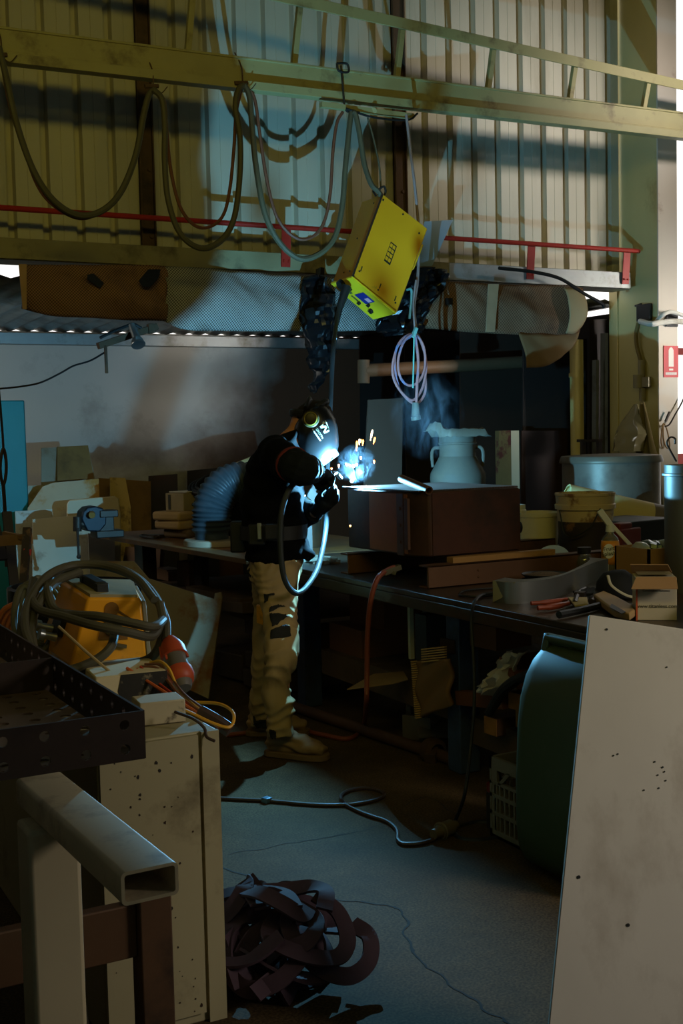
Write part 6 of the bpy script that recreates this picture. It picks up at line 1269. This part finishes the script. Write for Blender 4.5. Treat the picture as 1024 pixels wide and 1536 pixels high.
b = MB(); b.prism([V((1.19, 3.02, 0)), V((1.25, 3.0, 0)), V((1.22, 3.16, .30)), V((1.19, 3.18, .34))], (.01, .01, 0)); solo('black_offcut', b, black, 'black pointed offcut standing between white cabinet and purple straps', 'offcut')

# ================================================================ white cabinet and what stands on it
wc0 = V((.80, 2.79, 0)); cabm = M('cabinet_paint', (158, 144, 108), .55, 0, .08, 4, .05, (104, 90, 62), 2.6, .58, .72)
cab = thing('white_cabinet', 'old cream painted steel cabinet with chips standing beside the purple straps', 'cabinet', V((.96, 3.4, 0)))
b = MB(); b.bb((.80, 2.80, 0), (1.115, 4.15, .755)); part('body', b, cabm, cab, bevel=.005)
b = MB(); b.bb((.803, 2.786, .03), (1.058, 2.80, .75)); b.bb((1.068, 2.788, .0), (1.115, 2.80, .755)); b.mi = 1; rnd = random.Random(5)
for k in range(46):
    x = rnd.uniform(.82, 1.05); z = rnd.uniform(.03, .72); r = rnd.choice((.0014, .0018, .002, .0026, .004))
    q = V((x, 2.7855, z)); b.prism([q + V((r * rnd.uniform(.6, 1.3) * math.cos(t), 0, r * rnd.uniform(.6, 1.6) * math.sin(t))) for t in (2 * PI * i / 7 for i in range(7))], (0, -.0006, 0))
part('door', b, [cabm, darksteel], cab)

b = MB(); mt = Matrix.Rotation(-.5, 3, 'Z')
blk = V((1.024,3.285,0.757)) + V((0, .0, .045)); b.box(blk, (.20, .24, .09), -.10)
bk_ = solo('wood_block', b, M('block_white', (206, 188, 150), .75, 0, .08, 6, .08), 'pale block stained black on one side lying on the cream cabinet', 'block', bevel=.004)
m_ = Matrix.Rotation(-.10, 3, 'Z'); b = MB(); b.prism([blk + m_ @ V((x, -.1205, z)) for x, z in ((-.03, -.045), (.1, -.045), (.1, .045), (-.03, .045), (-.04, .0))], (0, -.001, 0)); part('black_stain', b, M('stain_black', (40, 36, 30), .8, 0, .5, 18, .1, (120, 108, 84), 12, .56, .62), bk_)
b = MB(); b.box(V((1.018,2.966,0.757)) + ZV * .03, (.12, .10, .06), -.1); solo('pale_block', b, M('block_scribbled', (180, 164, 132), .75, 0, .1, 10, .08, (90, 78, 60), 9, .6, .66), 'small pale scribbled block in front of the black stained one', 'block', bevel=.003)

# yellow welding machine
D0 = 3.78
wd = thing('yellow_welder', 'yellow sloped welding machine with black top handle behind the perforated tray', 'welding machine', V((1.081,3.634,0.757)))
ym = M('welder_yellow', (232, 156, 24), .45, 0, .08, 6, .04, (150, 104, 30), 4, .58, .72)
wx = (V((1.209,3.526,0.786)) - V((0.999,3.57,0.786))); wx.z = 0; wx.normalize(); wy = V((-wx.y, wx.x, 0))
wo = V((1.018,3.653,0.757)) + ZV * .02
# front face to the camera right, sloped shoulder to the left

f0, f1, f2, f3 = V((0.953,3.595,0.803)), V((1.185,3.539,0.786)), V((1.178,3.559,1.001)), V((1.014,3.579,1.013))
g0, g1, g2, g3 = V((0.942,3.932,0.821)), V((1.205,3.902,0.775)), V((1.255,3.871,1.012)), V((1.014,3.887,1.034))
b = MB(); b.hexa([f0, f1, g1, g0, f3, f2, g2, g3]); part('housing', b, ym, wd, bevel=.008)
b = MB(); b.hexa([p - ZV * d for d in (.05, .0) for p in (f0 + V((.02, .02, 0)), f1 + V((-.01, .02, 0)), g1, g0 + V((.02, 0, 0)))]); part('base_skid', b, ym, wd, bevel=.005)
b = MB(); b.hexa([p + ZV * d for d in (.0, .010) for p in (f3 + V((.01, .01, 0)), f2 + V((-.01, .01, 0)), g2, g3 + V((.01, 0, 0)))]); part('top_plate', b, M('welder_top', (150, 136, 100), .6, 0, .1, 8, .05), wd)
b = MB(); h0, h1 = V((1.075,3.799,1.046)), V((1.075,3.639,1.037)); b.bar(h0, h1, .035, .03); b.bar(h0 - ZV * .035, h0 + ZV * .01, .035, .04, XV); b.bar(h1 - ZV * .04, h1 + ZV * .012, .03, .04, XV); part('top_handle', b, black, wd, bevel=.004)
fe = lambda u, v: f0.lerp(f1, u).lerp(f3.lerp(f2, u), v)
fnm = (f1 - f0).cross(f3 - f0).normalized()
if fnm.y > 0: fnm = -fnm
b = MB(); 
for a_, c_ in (((.18, .62), (.42, .86)), ((.50, .86), (.86, .66))): b.bar(fe(*a_) + fnm * .001, fe(*c_) + fnm * .001, .004, .003)
b.cyl(fe(.46, .84), fe(.46, .84) + fnm * .004, .022, sides=14); b.cyl(fe(.88, .62), fe(.88, .62) + fnm * .004, .016, sides=14); b.prism([fe(.30, .40) + fnm * .001, fe(.74, .40) + fnm * .001, fe(.72, .56) + fnm * .001, fe(.32, .56) + fnm * .001], fnm * .001)
part('worn_print', b, M('print_brown', (126, 82, 24), .6), wd)
b = MB(); b.cyl(fe(.5, .58), fe(.5, .58) + fnm * .012, .03, .026, 18); b.bar(fe(.46, .34) + fnm * .004, fe(.72, .30) + fnm * .004, .02, .01); part('dial', b, M('dial_grey', (90, 78, 50), .5), wd)
se = lambda u, v: g0.lerp(f0, u).lerp(g3.lerp(f3, u), v)
snm = (f0 - g0).cross(g3 - g0).normalized()
if snm.x > 0: snm = -snm
b = MB(); b.prism([se(.34, .30), se(.60, .30), se(.60, .62), se(.34, .62)], snm * .02); part('socket_panel', b, black, wd, bevel=.003)
b = MB(); 
for u, v in ((.40, .36), (.58, .28)): b.cyl(se(u, v) + snm * .02, se(u, v) + snm * .06, .014, .011, 12); b.cyl(se(u, v) + snm * .06, se(u, v) + snm * .075, .018, .018, 12)
part('terminal', b, bright, wd)
b = MB(); b.prism([f1 + V((.0, .0, .01)), g1 + V((0, 0, .01)), g2 - ZV * .01, f2 - ZV * .01], V((.012, -.006, 0))); part('side_panel', b, M('side_grey', (150, 140, 120), .5), wd, bevel=.003)
# the cable coiled round it
cg = M('coil_cable', (76, 70, 54), .55, 0, .12, 10, .05)
b = MB()
b.tube([V((1.195,3.436,0.997)),V((1.181,3.371,0.935)),V((1.155,3.357,0.87)),V((1.115,3.376,0.837))] + [V((0.994,3.338,0.841)),V((0.917,3.345,0.837)),V((0.853,3.357,0.854)),V((0.81,3.406,0.889)),V((0.798,3.484,0.947)),V((0.837,3.604,1.009)),V((0.928,3.731,1.071)),V((1.03,3.792,1.094)),V((1.125,3.741,1.087)),V((1.177,3.597,1.058)),V((1.182,3.444,1.007))], .0135, 10, res=8)
b.tube([V((1.174,3.326,0.902)),V((1.199,3.408,0.959)),V((1.203,3.547,1.025)),V((1.172,3.681,1.072)),V((1.102,3.81,1.091)),V((1.014,3.855,1.072)),V((0.897,3.743,1.019)),V((0.822,3.609,0.959)),V((0.799,3.56,0.907))], .0135, 10, res=8)
b.tube([V((0.962,3.825,1.059)),V((0.907,3.638,1.04)),V((0.907,3.566,0.987)),V((0.929,3.44,0.986)),V((0.984,3.354,0.986)),V((1.065,3.298,0.966)),V((1.122,3.29,0.952)),V((1.177,3.363,0.957))], .0135, 10, res=8)
b.tube([V((0.902,3.8,1.055)),V((0.858,3.651,1.022)),V((0.856,3.537,0.995)),V((0.898,3.434,0.984)),V((0.957,3.333,0.966)),V((1.041,3.287,0.945)),V((1.12,3.311,0.92)),V((1.172,3.375,0.936))], .0135, 10, res=8)
b.tube([V((1.034,3.38,0.929)),V((1.002,3.327,0.896)),V((0.952,3.328,0.863)),V((0.878,3.343,0.844)),V((0.816,3.379,0.874)),V((0.809,3.454,0.921)),V((0.848,3.574,0.981)),V((0.932,3.67,1.053)),V((1.04,3.751,1.075))], .0135, 10, res=8)
cw = solo('coiled_cable', b, cg, 'thick olive cable coiled in big loops around the yellow welder', 'cable')
b = MB()
for k in range(4):
    o_ = k * 8; b.tube([V((0.921,4.014,1.01)),V((0.883,3.974,0.962)),V((0.864,3.922,0.892)),V((0.873,3.856,0.839)),V((0.921,3.829,0.812)),V((0.971,3.863,0.868)),V((0.986,3.976,0.964))] if k == 0 else [p + V((.02 * k, .02 * k, .006 * k)) for p in [V((0.921,4.014,1.01)),V((0.883,3.974,0.962)),V((0.864,3.922,0.892)),V((0.873,3.856,0.839)),V((0.921,3.829,0.812)),V((0.971,3.863,0.868)),V((0.986,3.976,0.964))]], .012, 8, closed=True)
solo('coiled_cable', b, M('coil_grey', (88, 84, 70), .55, 0, .12, 10, .05), 'dull grey cable coil hanging beyond the yellow welder on its socket side', 'cable')
b = MB()
for k in range(4):
    b.tube([p + V((.020 * k, .012 * k, -.006 * k)) for p in [V((0.939,4.225,0.928)),V((0.9,4.244,0.905)),V((0.872,4.254,0.847)),V((0.864,4.253,0.765)),V((0.89,4.234,0.706)),V((0.933,4.213,0.728))]], .010, 8)
solo('orange_hose', b, M('orange_hose', (170, 92, 48), .55, 0, .1, 8, .05), 'orange hose coil at the edge of the frame beside the grey cable coil', 'hose')
b = MB(); b.tube([V((0.877,3.409,0.96)),V((0.925,3.299,0.897)),V((0.983,3.241,0.835)),V((0.99,3.226,0.828))], .0045, 7, smooth=False); solo('welding_rod', b, M('rod_tan', (176, 150, 110), .5), 'thin pale rod slanting across the yellow welder down to the black stained block', 'rod')
# orange plug and loose wires
pg0, pg1 = V((1.184,3.32,0.89)), V((1.176,3.203,0.784)); pgd = (pg1 - pg0)
ppl = thing('orange_plug', 'orange and grey industrial plug on the cable end beside the yellow welder', 'plug', pg1)
om = M('plug_orange', (168, 66, 32), .5, 0, .1, 8, .05)
b = MB(); b.lathe([(.018, -.02), (.03, .0), (.038, .02), (.04, .05), (.036, .052)], pg0, pgd, 20); b.lathe([(.04, .10), (.042, .12), (.036, .14), (.03, .145)], pg0, pgd, 20, cap=False); part('sleeve', b, om, ppl)
b = MB(); b.lathe([(.034, .05), (.033, .07), (.036, .10), (.03, .145), (.022, .165), (.003, .166)], pg0, pgd, 20); part('body', b, M('plug_dark', (92, 84, 76), .5), ppl)
b = MB()
for k in range(10): a = 2 * PI * k / 10; b.bar(pg0 + pgd.normalized() * .012 + V((math.cos(a) * .036, math.sin(a) * .036, 0)), pg0 + pgd.normalized() * .048 + V((math.cos(a) * .04, math.sin(a) * .04, 0)), .006, .006)
part('grip_rib', b, om, ppl)
wires = [(M('wire_orange', (200, 96, 44), .5), 'orange', [(190,1002,3.36),(215,1018,3.33),(250,1040,3.3),(285,1062,3.26),(310,1078,3.22),(330,1092,3.2)]),
         (M('wire_red', (170, 60, 36), .5), 'red', [(205,1004,3.38),(228,1025,3.34),(258,1048,3.3),(290,1068,3.27),(318,1082,3.24)]),
         (M('wire_yellow', (214, 160, 50), .5), 'yellow', [(225,994,3.42),(240,992,3.4),(254,1004,3.36),(266,1030,3.33),(285,1052,3.3),(312,1075,3.26)]),
         (M('wire_brown', (120, 76, 48), .5), 'brown', [(212,1000,3.4),(235,1002,3.38),(252,1022,3.34),(272,1046,3.3),(298,1066,3.26),(318,1080,3.22)]),
         (M('wire_gold', (210, 150, 40), .5), 'amber', [(215,1046,3.25),(245,1054,3.24),(280,1066,3.22),(320,1085,3.2),(345,1090,3.2),(350,1070,3.25),(330,1056,3.3),(290,1053,3.34)])]
W_ = [[V((1.017,3.224,0.853)),V((1.048,3.172,0.828)),V((1.087,3.092,0.796)),V((1.12,3.004,0.768)),V((1.144,2.945,0.748)),V((1.163,2.899,0.73))], [V((1.048,3.23,0.845)),V((1.072,3.17,0.812)),V((1.099,3.085,0.781)),V((1.128,3,0.757)),V((1.157,2.938,0.74))], [V((1.095,3.251,0.855)),V((1.114,3.219,0.862)),V((1.123,3.168,0.847)),V((1.13,3.126,0.804)),V((1.142,3.061,0.773)),V((1.155,2.962,0.748))], [V((1.066,3.243,0.848)),V((1.098,3.204,0.847)),V((1.112,3.149,0.817)),V((1.122,3.073,0.784)),V((1.141,2.993,0.76)),V((1.157,2.938,0.744))], [V((1.011,3.065,0.8)),V((1.051,3.02,0.789)),V((1.098,2.971,0.77)),V((1.148,2.908,0.742)),V((1.187,2.887,0.732)),V((1.215,2.93,0.756)),V((1.207,3.004,0.768)),V((1.157,3.075,0.766))]]
for (m_, nm, pts), q in zip(wires, W_):
    b = MB(); b.tube(q, .0045, 6)
    if nm in ('brown', 'red'): b.tube([p + V((.012, .004, .006)) for p in q], .0035, 6)
    solo('loose_wire', b, m_, '%s wire in the loose bundle trailing off the cream cabinet' % nm, 'wire', 'loose wires on the cream cabinet')
b = MB(); b.tube([V((1.137,2.973,0.761)),V((1.167,2.932,0.74)),V((1.194,2.905,0.717))], .02, 8); b.tube([V((1.026,2.864,0.798)),V((1.06,2.822,0.784)),V((1.08,2.799,0.762)),V((1.077,2.776,0.745)),V((1.091,2.757,0.736))], .004, 6); solo('wire_sleeve', b, M('sleeve_brown', (66, 46, 34), .6), 'dark sleeve end of the loose wires overhanging the cream cabinet', 'cable')

# ================================================================ perforated tray
tray = thing('perforated_tray', 'dark steel tray frame with rows of holes standing nearest the camera', 'steel tray', V((.3, 2.9, .84)))
pm = M('tray_steel', (62, 48, 40), .5, .35, .25, 8, .1, (44, 34, 30), 3, .5, .66)
b = MB(); b.holes((-.53, 2.28, .855), (.08, 0, 0), (0, 0, .049), 16, 2, .0105); o_ = part('front_wall', b, pm, tray, solid=.006, smooth=0)
b = MB(); b.holes((.75, 2.28, .855), (0, .08, 0), (0, 0, .049), 20, 2, .0105); part('side_wall', b, pm, tray, solid=.006, smooth=0)
b = MB(); b.bb((-.53, 2.98, .86), (.747, 2.986, .95)); part('divider', b, pm, tray)
b = MB(); b.bb((-.53, 3.875, .855), (.753, 3.881, .953)); part('rear_wall', b, pm, tray)
b = MB(); b.holes((-.53, 2.286, .868), (.07, 0, 0), (0, .07, 0), 18, 22, .013); part('floor_plate', b, M('tray_floor', (110, 88, 68), .55, .3, .2, 8, .05), tray, solid=.004, smooth=0)
# stand under the tray (dark frame)
fr = thing('angle_stand', 'brown steel angle stand carrying the perforated tray', 'steel stand', V((.2, 2.6, 0)))
fm_ = M('stand_brown', (104, 72, 46), .65, .2, .25, 6, .1, (64, 46, 32), 3, .5, .66)
b = MB(); b.bb((.688, 2.15, 0), (.752, 2.21, .625)); part('post', b, fm_, fr, bevel=.003)
b = MB(); b.bb((-.5, 2.17, .50), (.687, 2.20, .605)); part('cross_rail', b, fm_, fr, bevel=.003)
b = MB(); b.bb((-.5, 2.17, .22), (.687, 2.20, .355)); part('cross_rail', b, fm_, fr, bevel=.003)
b = MB(); b.bb((.70, 2.21, .58), (.74, 2.775, .61)); part('side_rail', b, fm_, fr, bevel=.003)
for x, y in ((-.47, 2.17), (-.47, 3.7), (-.1, 3.7), (.30, 2.36)):
    b = MB(); b.bb((x - .03, y - .03, 0), (x + .03, y + .03, .848)); part('leg', b, pm, fr)
# white hollow section with its post
rh = thing('hollow_section', 'pale rectangular hollow steel section on a post under the perforated tray', 'steel tube', V((.5, 1.95, 0)))
wm = M('rhs_white', (222, 200, 160), .55, .05, .08, 6, .05, (160, 130, 100), 4, .56, .7)
P0, P1 = V((.500, 2.12, .875)), V((.520, 1.575, .875)); d_ = (P1 - P0).normalized(); sd = d_.cross(ZV).normalized()
b = MB(); W2, H2, t_ = .0425, .024, .005
def rr(c, w, h): 
    out = []
    for sx, sz, a0 in ((1, 1, 0), (-1, 1, PI / 2), (-1, -1, PI), (1, -1, 3 * PI / 2)):
        for k in range(4):
            a = a0 + k * PI / 6; r = .008 if w > .04 else .004; out.append(c + sd * (sx * (w - r) + r * math.cos(a)) + ZV * (sz * (h - r) + r * math.sin(a)))
    return out
b.loft([rr(P0 + d_ * .01, W2 - t_, H2 - t_), rr(P1, W2 - t_, H2 - t_), rr(P1, W2, H2), rr(P0, W2, H2)], cap=True); part('arm', b, wm, rh, smooth=40)
b = MB(); b.bb((.440, 1.96, 0), (.528, 2.05, .850)); part('post', b, wm, rh, bevel=.008)
b = MB(); b.bb((.38, 1.90, 0), (.57, 2.11, .012)); part('foot_plate', b, wm, rh)
b = MB(); b.prism([V((.62, 2.55, 0)), V((.70, 2.52, 0)), V((.66, 2.50, .40)), V((.63, 2.53, .33))], (0, .02, 0)); b.prism([V((.56, 2.6, 0)), V((.62, 2.58, 0)), V((.57, 2.56, .31))], (0, .02, 0)); solo('pointed_offcut', b, M('offcut_dull', (130, 120, 100), .5, .3, .15, 6, .05), 'grey pointed sheet offcuts standing behind the lower rail of the stand', 'offcut')
